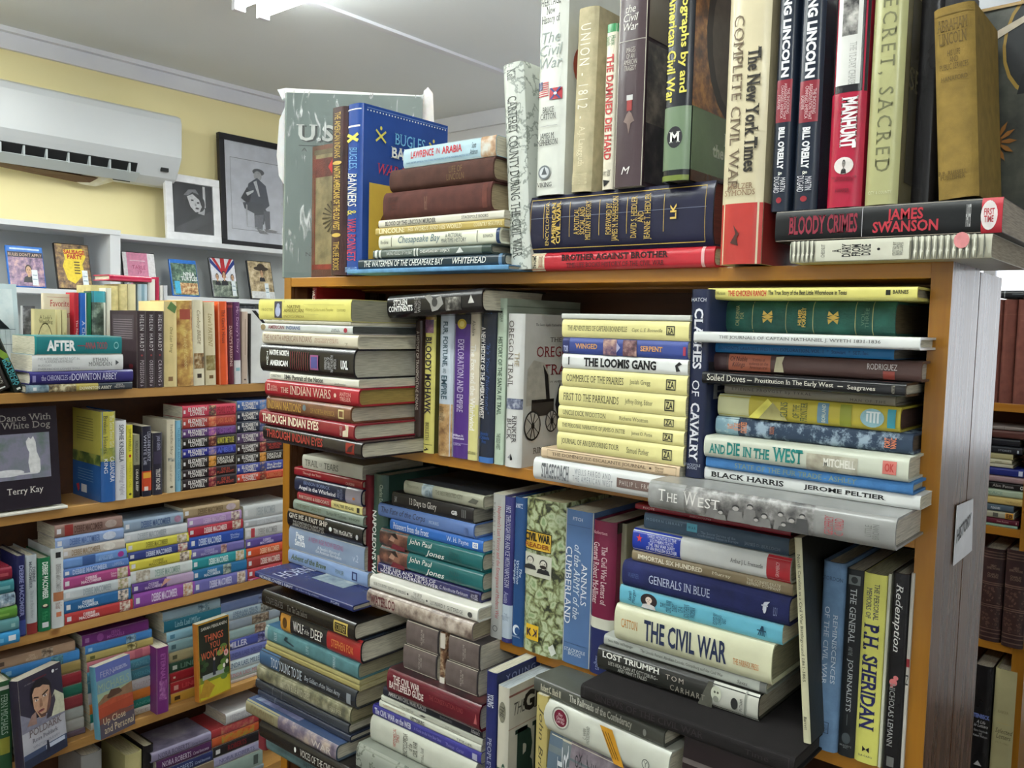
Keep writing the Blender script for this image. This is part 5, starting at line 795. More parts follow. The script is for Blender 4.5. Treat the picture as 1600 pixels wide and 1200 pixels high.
row('C', .004, Z3, 'at the lower shelf right end', 'books standing at the right end of the lower shelf', [
 (1272, 1307, 878, '6684a4', 'grey-blue cloth', [ht('GORDON', .905, .925, '3a5068', 's', .05, .95), t('REMINISCENCES', .27, .635, .60, .80, 'd0dae4', 's'), t('OF THE CIVIL WAR', .235, .65, .22, .44, 'd0dae4', 's'), *frame_box(.3, .65, .095, .155, '2c4058', .03, .003, 'h'), t('LSU', .36, .6, .115, .14, '2c4058', 's', 'h')], dict(mk='c', d=.15)),
 (1308, 1334, 890, '1f2224', 'black paperback with pale vertical title', [r(.15, .85, .92, .97, '6a7070', 'h'), e(.5, .945, .2, .018, '2a2e30', 'h'), t('THE GENERAL', .10, .39, .30, .68, 'c0c4c4', 's'), t('AND THE', .41, .455, .35, .6, '8a9090', ''), t('JOURNALISTS', .475, .755, .30, .68, 'c0c4c4', 's'), r(.77, .83, .48, .52, '5a6060'), e(.5, .10, .26, .03, '4a5256', 'h'), ht('BRASSEY\'S\nINC', .045, .065, '8a9090', '', .15, .85)], dict(kind='p', d=.15)),
 (1334, 1370, 897, 'd6d46c', 'yellow paperback with navy title', [t('THE PERSONAL', .05, .24, .50, .72, '26285a', 's'), t('MEMOIRS OF', .075, .235, .18, .40, '26285a', 's'), t('P.H. SHERIDAN', .26, .82, .14, .80, '26285a', 'bs'), P([(.35, .09), (.5, .075), (.35, .06)], '1c1c2a', 'h'), P([(.65, .09), (.5, .075), (.65, .06)], '1c1c2a', 'h'), ht('DA CAPO', .035, .045, '26285a', '', .2, .8)], dict(kind='p', d=.15, pg='b8b490')),
 (1371, 1376, 897, 'c8c8b4', 'very thin cream pamphlet', [], dict(kind='p', d=.145)),
 (1377, 1405, 896, '1c1b1d', 'black', [t('Redemption', .05, .39, .18, .68, 'eceae6', 'is'), e(.42, .455, .22, .018, 'c87070', 'h'), e(.55, .48, .14, .012, 'c87070', 'h'), e(.35, .435, .08, .008, 'b85a5a', 'h'), t('NICHOLAS LEMANN', .55, .87, .25, .55, '9a9a98', 's'), r(.3, .7, .03, .08, '6a6a68', 'h')], dict(d=.15, lab='black hardback titled Redemption with red blot, rightmost on the lower shelf', back='c8c4bc')),
 (1405.5, 1411, 896, 'b8b4ac', 'thin grey', [r(.42, .46, 0, 1, '8a2a30'), t('N', .5, .55, .1, .9, 'k')], dict(kind='p', d=.14, lab='thin grey paperback with red mark squeezed against the right-hand upright')),
])
# ================================================================ bottom of the picture: third shelf down
G4 = 'history books at the foot of the picture'
stack('C', .07, Z4, 500, 'in the dark jutting stack at lower left', 'jutting stack at the lower left', [
 (1189, 418, 545, '5a7476', 'grey-teal cloth hardback', [t('HISTORY', .5, .7, .3, .6, '2a3438')], dict(mk='c')),
 (1175, 408, 560, '1e1c1c', 'black hardback with small white title', [t('VOICES OF THE CIVIL WAR', .45, .85, .3, .7, 'c8c4bc', 's'), e(.40, .5, .01, .15, 'w')], dict(pr=.09, d=.085)),
 (1150, 387, 528, '4a5a68', 'blue pictorial hardback', [r(0, .38, 0, 1, '8a8468'), r(.38, 1, 0, 1, 'pic:3a3444:6a6070:a8988c:30'), t('COMMAND', .06, .34, .2, .8, '6a5a3a', 's'), t('WAR', .75, .95, .25, .7, 'c8c0b8'), r(.1, .9, .45, .95, 'pic:3a4058:5a5a78:8a98a8:22', 'c')], dict(pr=.09, top='3a4a6a', d=.085)),
 (1125, 404, 548, '2a3040', 'dark blue-black hardback', [r(.2, .21, 0, 1, '4a5060')]),
 (1108, 401, 546, '30343a', 'dark charcoal hardback', [r(.2, .205, 0, 1, '5a5e64'), r(.3, .305, 0, 1, '5a5e64')]),
 (1082, 404, 550, '6e6c54', 'olive camouflage-patterned hardback', [r(0, 1, 0, 1, 'pic:4a4a3c:6e6c54:98947c:45'), t('BOYS IN BLUE AND GREY', .28, .60, .3, .72, 'b8b49c', 's'), t('HARPER', .80, .92, .3, .6, 'b0ac94', 's')], dict(pg='a09674')),
 (1053, 409, 558, '24282e', 'black and slate-blue hardback', [r(0, .22, 0, 1, '3a5878'), t('TOO YOUNG TO DIE', .13, .47, .25, .8, 'b8c0c8', 's'), t('Boy Soldiers of the Union Army', .50, .86, .3, .66, 'a8aeb4', 'i'), r(.92, .96, .2, .75, '7a8086')], dict(pg='a89f84')),
 (1044, 415, 562, '948a56', 'thin mustard paperback', [], dict(kind='p', pg='b0a67c')),
 (1036, 417, 562, 'a09866', 'thin pale mustard paperback', [], dict(kind='p', pg='b0a67c')),
 (1010, 417, 562, '4a7276', 'large teal cloth hardback', [r(0, .03, 0, 1, '8a9a98'), t('ELLIS', .3, .8, .86, .89, 'b0c4c4', '', 'h'), P([(.22, .55), (.33, .35), (.34, .45), (.25, .6), (.27, .8), (.24, .8)], '1c3038'), t('LIFE', .3, .8, .50, .53, '8aa8a8', '', 'h'), t('PERKINS', .15, .85, .22, .245, 'b0c4c4', '', 'h')], dict(mk='c', top='2c5878', pg='a0987c', d=.17)),
 (975, 442, 567, '26262c', 'black hardback with red end', [r(0, .13, 0, 1, 'c08838'), r(.60, 1, 0, 1, '9c2a2c'), e(.06, .5, .03, .25, '4a3010'), t('WOLF', .17, .31, .3, .75, 'd8d4cc', 's'), t('of the', .32, .38, .35, .6, 'b8b4ac', 'i'), t('DEEP', .40, .55, .3, .75, 'd8d4cc', 's'), t('STEPHEN FOX', .66, .92, .3, .65, 'd08040', '')], dict(top='1e2a38')),
 (953, 412, 556, '1e1b1a', 'black hardback with gold label', [t('CONFEDERATES', .05, .25, .3, .7, '5a5650', 's'), t('The Tin Can Sailors', .30, .52, .3, .66, '6a665e', 's'), *frame_box(.80, .94, .15, .85, 'b09850', .012, .1), t('SCRIBNER', .82, .92, .3, .7, 'a08c4c')], dict(pr=.08)),
])
row('C', .04, Z4, '', G4, [(404, 416, 1144, '6e2028', 'maroon', [], dict(lab='narrow maroon book standing at the bottom left corner of the bookcase', mk='c', d=.10, pr=.075))])
z5 = stack('C', .05, Z4, 670, 'in the civil war guide stack at bottom', 'civil war guide stack', [
 (1250, 565, 745, '5a5a56', 'plain grey hardback', []),
 (1215, 560, 748, '8a8e84', 'grey map-printed hardback', [r(0, 1, 0, 1, 'map:8a8e84:5a5e54')], dict(pr=.07)),
 (1157, 582, 745, 'c0c2b4', 'thick white encyclopedia', [t('HISTORICAL\nTIMES', .25, .95, .70, .76, 'a85048', 's', 'h'), t('ENCYCLOPEDIA\nof the\nCIVIL WAR', .12, .95, .52, .66, '3a3a38', 's', 'h'), t('Patricia L. Faust', .1, .7, .46, .49, '6a6a64', '', 'h')]),
 (1139, 583, 752, '35337e', 'purple-blue paperback', [t('The CIVIL WAR on the WEB', .02, .38, .25, .82, 'd0d0e0', 'bs'), t('A Guide to the Very Best Sites', .41, .66, .3, .66, '8a88c0', 's'), t('Thomas   Carter', .70, .86, .3, .6, '8a88c0', 's'), r(.93, .97, .2, .75, 'a8a8c0')], dict(kind='p')),
 (1128, 593, 752, 'd0d2c4', 'cream paperback', [t('CARPENTER GUIDE TO', .04, .28, .4, .7, 'b08a58', 's'), t('GETTYSBURG', .33, .47, .2, .75, '3a3a34', 'bs'), t('TIME-LIFE', .78, .92, .3, .6, '4a4a44')], dict(kind='p', lab='cream paperback directly above the purple-blue one in civil war guide stack')),
 (1118, 596, 754, 'c8cabc', 'pale grey paperback', [t('A New Old Trail', .2, .34, .35, .7, '5a5a54', 's'), P([(.40, .4), (.43, .7), (.47, .6), (.45, .35)], '4a4a44'), t('C.W. Pemberton', .66, .80, .35, .6, '6a6a64')], dict(kind='p')),
 (1103, 599, 754, '1d202c', 'dark navy paperback', [t('AMERICAN CIVIL WAR PLACES', .06, .46, .3, .78, 'c8c8c8', 'bs'), t('Battlefields', .60, .72, .3, .6, '8a8a90', 's'), t('Ideals', .90, .98, .25, .7, 'c8c8c8', 'i')], dict(kind='p')),
 (1068, 608, 752, '5c1824', 'maroon hardback', [t('THE CIVIL WAR\nBATTLEFIELD GUIDE', .03, .42, .30, .86, 'd8c8c4', 'bs'), t('THE CONSERVATION FUND', .48, .84, .48, .66, '8a3a3c', ''), P([(.95, .3), (.97, .7), (.98, .3)], 'a85858'), r(0, 1, 0, 1, 'pic:1c1418:3a2024:5a3030:25', 'c')], dict(top='2a1418', pr=.06)),
])
# slipcased set stacked two by two on the guides
M_TAUPE = '5e524e'
for i, (xl, xr, zq, wds) in enumerate(((631, 684, 0, 'lower left'), (697, 748, 0, 'lower right'), (635, 686, 1, 'upper left'), (701, 750, 1, 'upper right'))):
    s0, s1 = fs('C', .045, xl, z5+.03), fs('C', .045, xr, z5+.03); hh = .0405
    rt = empty('hardback_book', Vector(((s0+s1)/2, -.045, z5+.0005+zq*(hh+.001))), 0)
    tag(rt, f'taupe slipcased volume, {wds} of the four stacked under the lower shelf', 'book', 'taupe slipcased volumes')
    make_book(rt, s1-s0, .12, hh, 'lie', M_TAUPE, 'p', mk='c', top='2a2424', dec=[t('THE TIME OF THE\nCIVIL WAR', .18, .82, .44, .54, 'a89c94', '', 'h'), r(.96, 1, 0, 1, '1e1a1c')])
s0, s1 = fs('C', .045, 686, z5+.03), fs('C', .045, 696, z5+.03)
rt = empty('hardback_book', Vector(((s0+s1)/2, -.044, z5+.0005)), 0); tag(rt, 'narrow ornate book standing between the taupe slipcased volumes', 'book', G4)
make_book(rt, .081, .11, s1-s0-.002, 'up', 'pic:2a1c18:6a4830:b8a890:120', mk='j', dec=[r(.0, .3, .05, .95, 'c8c0b4'), r(.05, .95, .0, .12, 'd8d0c4', 'h')])
row('C', .09, Z4, '', G4, [
 (752, 768, 1050, '22285c', 'young', [t('YOUNG', .10, .16, .2, .8, 'c8ccd8', 'b'), t('PEOPLE\'S HISTORY OF THE CIVIL WAR', .30, .95, .3, .7, 'a8acc0', 's'), r(0, 1, .93, .99, '1c2450', 'c'), t('YOUNG READERS', .1, .9, .945, .975, '8a92b0', 'w', 'c')], dict(kind='p', lab='navy paperback standing beside the white GREATEST BRIGADE book', d=.2)),
 (770, 787, 1073, 'c0bcac', 'brigade', [t('GREATEST', .36, .80, .52, .86, '2a4a3c', 'bs'), t('BRIGADE', .38, .76, .12, .46, '2a4a3c', 'bs'), e(.12, .5, .05, .32, '7a7868'), t('THE', .09, .15, .3, .7, '2a2a28', 'i'), r(0, 1, .955, .965, '8a5a50', 'c'), t('THE', .06, .2, .86, .92, '4a4a44', 'i', 'c'), t('GREAT', .17, .78, .85, .95, '241f1c', 'Bs', 'c'), r(0, 1, .80, .805, 'a08878', 'c'), t('BRIG', .08, .88, .42, .79, '22372e', 'Bs', 'c')], dict(kind='p', lab='white paperback lettered GREATEST BRIGADE standing at the bottom', d=.19, pg='b8c0c4')),
 (829, 846, 1086, 'b8a868', 'brick', [t('John Brick', .05, .42, .25, .75, '4a4430', 'i'), t('THE RAID', .50, .8, .25, .75, '4a4430', 's'), e(.45, .5, .03, .4, '7a7450')], dict(kind='p', lab='yellow-khaki paperback standing right of the GREATEST BRIGADE book', d=.14, pr=.065)),
])
stack('C', .065, Z4, 940, 'in the sloping pile at bottom centre', 'pile at the bottom centre', [
 (1180, 849, 1046, '6a7478', 'grey box set of civil war volumes', [r(.0, .12, 0, 1, '5a6a78'), r(.2, 1, 0, 1, 'pic:3a343c:6a6068:8a8288:20'), t('CIVIL\nWAR', .3, .98, .80, .90, 'c8ccd0', 's', 'h'), t('RED RIVER TO\nAPPOMATTOX', .3, .98, .68, .74, '2a2c30', 's', 'h'), t('SHELBY\nFOOTE', .3, .98, .56, .64, '2a2c30', 's', 'h')], dict(pr=.07, d=.15, yaw=-5)),
 (1128, 847, 1054, 'c4c6ba', 'white hardback with red seal', [e(.15, .62, .075, .36, '8a8c84'), e(.15, .62, .065, .31, 'c4c6ba'), e(.15, .62, .056, .27, '6e1e34'), t("Mary\nChesnut's\nCivil War", .115, .185, .45, .78, 'd8c0c4', 'i'), t('C. VANN\nWOODWARD', .2, .75, .60, .655, '5a5a54', '', 'h'), P([(.48, .98), (.58, .98), (.68, 0), (.60, 0)], 'c08a28'), *[P([(.50+.022*k, .85), (.508+.022*k, .85), (.60+.02*k, .15), (.592+.02*k, .15)], '6a4a18') for k in range(3)], e(.84, .42, .028, .15, '5a5c58'), e(.84, .42, .023, .12, 'c4c6ba'), t('Y', .825, .855, .34, .5, '5a5c58', 's')], dict(pr=.07, d=.15, yaw=-5)),
 (1097, 830, 1046, '4a4c46', 'dark grey hardback with pale title', [t('Robert C. Black III', .06, .23, .3, .72, 'b0ac98', 'b'), t('The Railroads of the Confederacy', .30, .78, .22, .8, 'b0b0a4', 'b'), e(.87, .45, .012, .2, '8a8c84')], dict(pr=.065, d=.15, yaw=-5)),
])
stack('C', .07, Z4, 1150, 'at the bottom edge right of the white book', G4, [
 (1168, 1062, 1215, '2a2022', 'black hardback with large pale initials', [t('E', .2, .8, .82, .9, 'b0a8a4', '', 'h'), t('CUSTER', .25, .85, .2, .8, '9a9290', 's'), r(0, 1, .88, .9, '6a6260')], dict(lab='black hardback with pale letters at the bottom edge right of the white book', d=.062)),
])
# ================================================================ bookcase behind on the right
G5 = 'old volumes in the right background'
RZ1, RZ2, RZ3, RZ4 = 1.283, 1.02, .772, .44
row('R', 0, RZ1, '', G5, [
 (1540, 1558.5, 468, '6a3a30', 'a', [r(.14, .145, 0, 1, '7a4a3c')], dict(mk='c', lab='red-brown cloth volume right beside the side panel in the right background', d=.15)),
 (1559, 1580, 468, '6a3a30', 'a', [r(.14, .145, 0, 1, '7a4a3c')], dict(mk='c', lab='left one of two red-brown cloth volumes in the right background', d=.15)),
 (1581, 1613, 468, '6e3e34', 'b', [r(.14, .145, 0, 1, '7a4a3c'), r(.2, .205, .2, .8, '84584a')], dict(mk='c', lab='right one of two red-brown cloth volumes in the right background', d=.15)),
])
def flat_on_top():
    z = fz('R', 0, fs('R', 0, 1580, 1.5), 467); a, b = fs('R', 0, 1563, 1.5), fs('R', 0, 1625, 1.5)
    rt = empty('hardback_book', Vector(((a+b)/2, 1.05, z+.0015)), 0); tag(rt, 'thin black book lying on the red-brown volumes before the bright window', 'book', G5)
    make_book(rt, b-a, .14, .016, 'lie', '22262a', dec=[r(.1, .12, 0, 1, '8a9094'), r(.3, 1, .4, .6, '4a5056')])
flat_on_top()
RB = [('8fae9c', 'mint green paperback', 820, 1530, 1590, [t('NOVELS', .7, .9, .3, .6, '4a7a8a')]), ('5a2030', 'maroon paperback', 811, 1530, 1592, [t('Jane Austen', .45, .75, .3, .7, 'c8a0a0', 's'), r(.93, .95, .3, .7, 'c8a0a0')]), ('b0ac98', 'pale paperback with orange end', 800, 1530, 1585, [r(.75, .97, .05, .95, 'c89030'), t('EB', .78, .95, .2, .8, '4a2a10', 'B'), r(.4, .55, .2, .8, '5a5a54')]),
 ('4a5a68', 'slate-blue hardback', 789, 1530, 1584, [t('PLEASURE', .35, .62, .3, .65, 'c8d0d8', 'b')]), ('c8b070', 'tan-yellow hardback', 777, 1530, 1606, [t('The Americans', .55, .85, .3, .6, '8a7030')]), ('a8b8a0', 'pale green hardback', 765, 1530, 1606, [t('PEACE', .15, .5, .3, .65, '6a8a80', 's')]), ('1e1c1e', 'black hardback', 754, 1530, 1606, [t('Alan Paton', .28, .72, .3, .7, 'b0aca8', 's'), t('CRY', .85, .99, .25, .75, 'e0e0e0', 'b')]),
 ('9a8084', 'dusky pink hardback', 744, 1530, 1606, []), ('26307a', 'blue paperback', 731, 1530, 1606, [r(.82, .9, .2, .8, 'c8d0e8')]), ('b8b4a0', 'thin cream paperback', 725, 1530, 1583, []), ('c4c0a4', 'thin pale paperback', 718, 1530, 1581, [t('NORTON', .5, .7, .3, .6, '4a4a40')]), ('a8a078', 'thin tan paperback', 709, 1530, 1583, []),
 ('26282e', 'black hardback with grey lettering', 697, 1530, 1598, [t('STORIES', .45, .75, .3, .55, '8a9098'), r(.88, .92, .2, .6, 'a8b0b8')]), ('1e2026', 'black hardback', 685, 1530, 1594, []), ('543430', 'red-brown hardback', 672, 1530, 1610, []), ('7a706c', 'thin grey-brown hardback', 666, 1530, 1610, [r(.5, .505, 0, 1, '3a3432')])]
stack('R', 0, RZ2, 1570, 'of the background stack at right', 'background stack at the right', [(yt, xl, xr, c, lk, d) for c, lk, yt, xl, xr, d in RB], dd=.12)
ORN = lambda: [*[r(u, u+.012, 0, 1, '6a5248') for u in (.03, .06, .09, .36, .38, .60, .62, .86, .9, .95)], r(.4, .59, .08, .92, 'orn:3a2624:6a5044:160'), r(.64, .85, .08, .92, 'orn:3a2624:6a5044:160'), t('GREAT\nEXPECTATIONS', .2, .8, .78, .83, '8a7464', '', 'h'), t('CHARLES\nDICKENS', .25, .75, .69, .74, '8a7464', '', 'h')]
row('R', .002, RZ3, '', G5, [
 (1529, 1562.5, 857, '362222', 'a', ORN(), dict(mk='l', lab='left one of two dark tooled leather volumes in the right background', d=.15)),
 (1563.5, 1598, 860, '362222', 'a', ORN(), dict(mk='l', lab='right one of two dark tooled leather volumes in the right background', d=.15, pr=.012)),
])
row('R', .002, RZ4, '', G5, [
 (1510, 1541, 1040, '1c1c1e', 'a', [t('STEINBECK', .05, .95, .58, .615, '6a7ab8', 'B', 'h'), t('A Life\nin Letters', .2, .9, .51, .565, 'c8c8c8', 'i', 'h'), t('Elaine Steinbeck\nand\nRobert Wallsten', .2, .9, .43, .49, 'b0b0b0', '', 'h'), P([(.3, .2), (.5, .24), (.7, .2)], 'b0b0b0', 'h')], dict(lab='black volume of letters with blue name, lower right background', d=.15)),
 (1543, 1582, 1047, 'b0aa80', 'b', [ht('BAKER', .66, .68, '8a8458', 's', .2, .65), t('Selected\nLetters', .15, .85, .46, .54, '5a5838', 'i', 'h'), ht('1917-1961', .42, .435, '8a8458', '', .2, .7), r(.2, .8, .58, .582, 'c0a860', 'h')], dict(lab='pale olive volume of selected letters, lower right background', d=.15)),
])
# ================================================================ left bookcase: novels
GA = 'novels on top of the left bookcase'
row('L', -.01, LA, '', GA, [
 (-12, 18, 520, '2a2622', 'a', [t('ALAN BRADLEY', .55, .9, .3, .7, 'b8b4a8'), r(.95, .97, .3, .7, 'w')], dict(lean=-22, lab='dark leaning hardback at the far left edge of the left bookcase top', d=.14)),
 (22, 38, 500, '1c2420', 'b', [t('EAST', .12, .3, .3, .8, 'c8d0c8', 'b'), P([(.35, .1), (.5, .9), (.62, .8), (.5, .1)], '7a9a38'), t('PATRICIA\nBRADLEY', .55, .92, .15, .85, '4aa0a8', 'b'), r(.95, .975, .3, .7, 'w')], dict(lean=-22, lab='black leaning book with teal lettering left of the flat stack', d=.14)),
])
stack('L', .02, LA, 120, 'in the short stack on left bookcase', 'short stack on the left bookcase top', [
 (599, 40, 206, '3a4048', 'pictorial hardback with yellow middle', [r(0, .22, 0, 1, 'pic:6a8494:8aa0ac:4a6070:30'), r(.2, .45, 0, 1, 'pic:3a3028:8a7a58:d0c8a8:60'), r(.45, .66, 0, 1, 'b0a058'), t('DOWNTON ABBEY', .48, .79, .2, .6, 'e8e4d0', 's'), t('JESSICA\nFELLOWES', .82, .92, .3, .8, 'c8c0b8'), r(.06, .09, .3, .7, 'e0e0e0')], dict(d=.2)),
 (579, 46, 207, '34306c', 'purple-blue hardback', [t('the CHRONICLES of', .10, .38, .3, .7, 'b8b8d8', 's'), t('DOWNTON ABBEY', .38, .83, .25, .8, 'd0d0e8', 's'), r(.02, .05, .2, .7, '8a88b8')], dict(d=.19)),
 (554, 50, 192, 'd4d6d6', 'white paperback with arrowhead', [t("I'VE A FEELING WE'RE NOT IN\nKANSAS ANYMORE", .06, .5, .5, .85, '8a8e90'), t('BUDDIES', .06, .2, .3, .42, '8a8e90'), t('EVERYBODY LOVES YOU', .06, .5, .08, .2, '8a8e90'), t('ETHAN\nMORDDEN', .60, .87, .28, .80, '5a5e60', 's'), P([(.91, .3), (.91, .65), (.95, .48)], '4a4e50')], dict(kind='p', d=.13)),
 (525, 54, 190, '1f7478', 'thick teal paperback with bold white title', [r(0, .02, 0, 1, '2c8c8c'), t('AFTER', .13, .45, .2, .78, 'eef0f0', 'B'), r(.47, .56, .46, .5, 'a83040'), t('ANNA TODD', .56, .82, .3, .68, 'b03848', ''), e(.93, .5, .03, .2, '8ac0c0'), e(.93, .5, .022, .14, '1f7478')], dict(kind='p', d=.135, pg='c0bca4')),
])
HH = lambda s: [t('HELEN HARDT', .05, .52, .3, .72, 'd8d4d4', 'w'), e(.575, .5, .012, .1, '9a4040'), t(s, .64, .93, .3, .72, 'c8c0c4', 'w'), P([(.955, .3), (.965, .7), (.98, .4)], '9a9098')]
row('L', .0, LA, 'in the left bookcase top row', 'front row on the left bookcase top', [
 (214, 229, 486, '3c3034', 'black paperback', HH('POSSESSION')+[r(.1, .9, .62, .95, '4a4044', 'b'), *[r(.15, .85, .64+.03*k, .648+.03*k, '8a8084', 'b') for k in range(9)], e(.8, .28, .08, .03, '7a2c34', 'b'), r(.68, .86, .03, .13, 'c8c4c4', 'b')], dict(kind='p', lab='black paperback titled POSSESSION, left one of three matching spines')),
 (229.5, 242.5, 486, '3c3034', 'black paperback', HH('OBSESSION'), dict(kind='p', lab='black paperback titled OBSESSION, middle one of three matching spines')),
 (243, 256, 486, '3c3034', 'black paperback', HH('CRAVING'), dict(kind='p', lab='black paperback titled CRAVING, right one of three matching spines')),
 (256.5, 277, 471, 'd8c48c', 'cream-yellow paperback', [t('One Last Thing', .30, .60, .35, .65, '7a6a38', 'i'), P([(.0, .5), (.08, .2), (.14, .8), (.06, .95)], '5a7a48'), r(.88, .93, .3, .65, '8a6a48')], dict(kind='p', d=.14)),
 (278, 303, 470, 'b48c4c', 'golden-brown paperback', [r(0, 1, 0, 1, 'pic:7a4a28:b48c4c:d8c070:24'), r(.10, .22, .2, .85, '9a4a3c'), t('The Lady of London', .34, .80, .35, .65, 'd8c488', 'i')], dict(kind='p', d=.14, lean=-1.5)),
 (303, 320, 469, 'dcd4b8', 'cream paperback with horse picture', [t('Cowboy BRIDE', .12, .52, .3, .7, '7a6a48', 'is'), r(.62, .80, .05, .95, 'pic:3a2a1c:8a6a40:d0c0a0:60'), r(.86, .91, .3, .7, '3a3028')], dict(kind='p', d=.14, lean=-1.5)),
 (322, 338, 472, 'd4c8a4', 'tan paperback with field picture', [t("Love's PATIENT", .14, .54, .3, .7, '8a7848', 'is'), r(.64, .82, .05, .95, 'pic:5a4a2a:8a7a4a:b0a880:40'), r(.88, .92, .3, .7, '6a5030')], dict(kind='p', d=.14, lean=-1.5)),
 (343, 357, 471, 'd8582c', 'bright orange hardback', [t("The Giant's House", .10, .50, .3, .7, '4a2018', 's'), r(.0, 1, .0, .08, 'e8845c')], dict(d=.15, lean=-1.5)),
 (357.5, 366, 473, '5c1c2a', 'dark red paperback', [t("DARCY'S PASSIONS", .28, .78, .25, .75, 'd8b8b0', 's'), r(.03, .06, 0, 1, '8a3a40')], dict(kind='p', d=.14, lean=-1.5)),
 (366.5, 377, 472, '5a2c58', 'purple paperback with white foot', [t("Mr. Darcy's Diary", .05, .62, .3, .75, 'c0a0b8', 's'), r(.71, 1, 0, 1, 'd4d0d0'), r(.80, .84, .2, .8, '8ab0b8')], dict(kind='p', d=.14, lean=-1.5)),
 (378, 387, 487, 'bca898', 'thin tan paperback', [e(.94, .5, .012, .2, '4a3a34'), r(.1, .6, .45, .55, '8a7868')], dict(kind='p', d=.14)),
 (389, 392, 490, '2a2624', 'thin black spiral-edged booklet', [], dict(kind='p', d=.14, lab='thin black booklet between the tan paperback and the white book')),
])
faceout('L', .005, LA, 398, 428, 484, .014, 'd4d4d2', 'white book with black letters at the right end of the left bookcase top',
        [P([(.25, .98), (.35, .98), (.62, .78), (.55, .78)], 'k', 'c'), P([(.85, .98), (.75, .98), (.55, .72), (.60, .72)], 'k', 'c'), t('M', .6, .98, .76, .86, 'k', 'b', 'c')], yw=-8, back=5, grp=GA, kind='p', D=.13)
# back row on top
GB = 'back row on the left bookcase top'
def back_faceout(px0, px1, yt, T, c, lab, dec, x=-.20, **k): return faceout('L', x, LA, px0, px1, yt, T, c, lab, dec, grp=GB, **k)
back_faceout(-40, 36, 444, .02, 'b8c8cc', 'pale blue book with sketched building facing out behind the flat stack', [r(.1, .9, .1, .95, 'pic:a8bcc0:c4d0d2:d4dcdc:12', 'c'), *[r(.2+.1*k, .205+.1*k, .2, .55, '6a7a80', 'c') for k in range(7)], r(.15, .92, .55, .555, '6a7a80', 'c'), r(.15, .92, .40, .405, '6a7a80', 'c'), P([(.3, .555), (.55, .68), (.8, .555), (.79, .56), (.55, .67), (.31, .56)], '6a7a80', 'c')], back=8)
back_faceout(37, 56, 478, .015, 'b0b0b0', 'grey book lettered SH facing out behind the flat stack', [r(0, 1, .5, 1, 'pic:2a2a2e:5a5a60:a0a0a8:30', 'c'), t('SH', .05, .95, .42, .58, '2a2a2c', 's', 'c')], x=-.20, kind='p')
back_faceout(70, 116, 459, .016, 'd8ccb4', 'cream book titled Favorite Christmas in red facing out behind', [t('Favorite', .2, .85, .86, .93, 'a83038', 's', 'c'), t('Christmas', .2, .95, .74, .82, 'a83038', 's', 'c'), r(.1, .95, .96, .963, 'b06060', 'c')], x=-.215)
back_faceout(55, 88, 483, .02, 'cfc490', 'cream-yellow book with oval portrait facing out behind the flat stack', [e(.5, .45, .40, .38, '5a5030', 'c'), e(.5, .45, .37, .36, 'cfc490', 'c'), t("A Lady's\nWedding", .2, .85, .80, .92, '5a5030', 's', 'c'), *face_art(.5, .5, .1, 'c', 1.3, 'b8a888', '4a3c28', '5a5030')], x=-.175)
row('L', -.19, LA, '', GB, [
 (89, 97, 484, 'd4ca98', 'x', [], dict(kind='p', lab='pale yellow paperback spine right of the oval portrait book', d=.048)),
 (98, 106, 484, 'd0c694', 'x', [r(.3, .7, .4, .6, '8a8050')], dict(kind='p', lab='second pale yellow paperback spine right of the oval portrait book', d=.048)),
 (116, 124.5, 457, 'a42430', 'x', [t('The Night Before Christmas', .3, .85, .3, .7, 'e8c0b8', 's')], dict(lab='thin red hardback standing behind the flat stack', d=.048)),
 (125, 136, 458, '2a62b4', 'x', [t('A Christmas Carol', .3, .85, .3, .7, 'd8e0f0', 's'), r(.0, 1, .8, 1, 'd8dce0')], dict(lab='thin bright blue hardback standing behind the flat stack', d=.048)),
 (136.5, 143.5, 457, '1e6a4c', 'x', [], dict(lab='thin green hardback standing behind the flat stack', d=.048)),
 (144, 166, 455, '3a4a44', 'x', [r(0, .12, 0, 1, '3c94a4'), r(.12, 1, .0, 1, 'pic:2a342e:4a5a50:8a9a8c:40'), r(.12, .5, .8, 1, 'c8ccc4')], dict(lab='dark green picture-spined hardback with teal top behind the flat stack', d=.048)),
 (167, 175, 450, 'd8d6c8', 'x', [], dict(kind='p', lab='white narrow paperback behind the flat stack', d=.048)),
])
row('L', -.24, LA, '', GB, [
 (143, 186, 446, 'c8bc84', 'x', [r(.45, .47, 0, 1, 'a89c60')], dict(mk='c', lab='wide straw-yellow volume at the back behind the black paperbacks', d=.09)),
 (186.5, 200, 444, 'ccc08c', 'x', [], dict(mk='c', lab='narrow straw-yellow volume at the back behind the black paperbacks', d=.09)),
 (200.5, 213, 444, 'd4cca0', 'x', [], dict(kind='p', lab='cream volume next to the pink book at the back', d=.09)),
 (216, 231, 444, 'a8bcc8', 'x', [r(0, 1, .3, .6, '7a98a8')], dict(lab='pale blue narrow volume before the pink book at the back', d=.09)),
 (232, 243, 436, 'd8d8d4', 'x', [], dict(kind='p', lab='white narrow volume under the pink book corner at the back', d=.09)),
 (244, 249, 433, 'a82848', 'x', [], dict(lab='thin crimson book at the right of the back row', d=.09)),
 (250, 255, 446, 'd0d0cc', 'x', [], dict(kind='p', lab='thin white book at the right of the back row', d=.09)),
 (256, 262, 446, 'c0c4cc', 'x', [r(.3, .6, 0, 1, 'b04058')], dict(kind='p', lab='thin pale book at the far right of the back row', d=.09)),
])
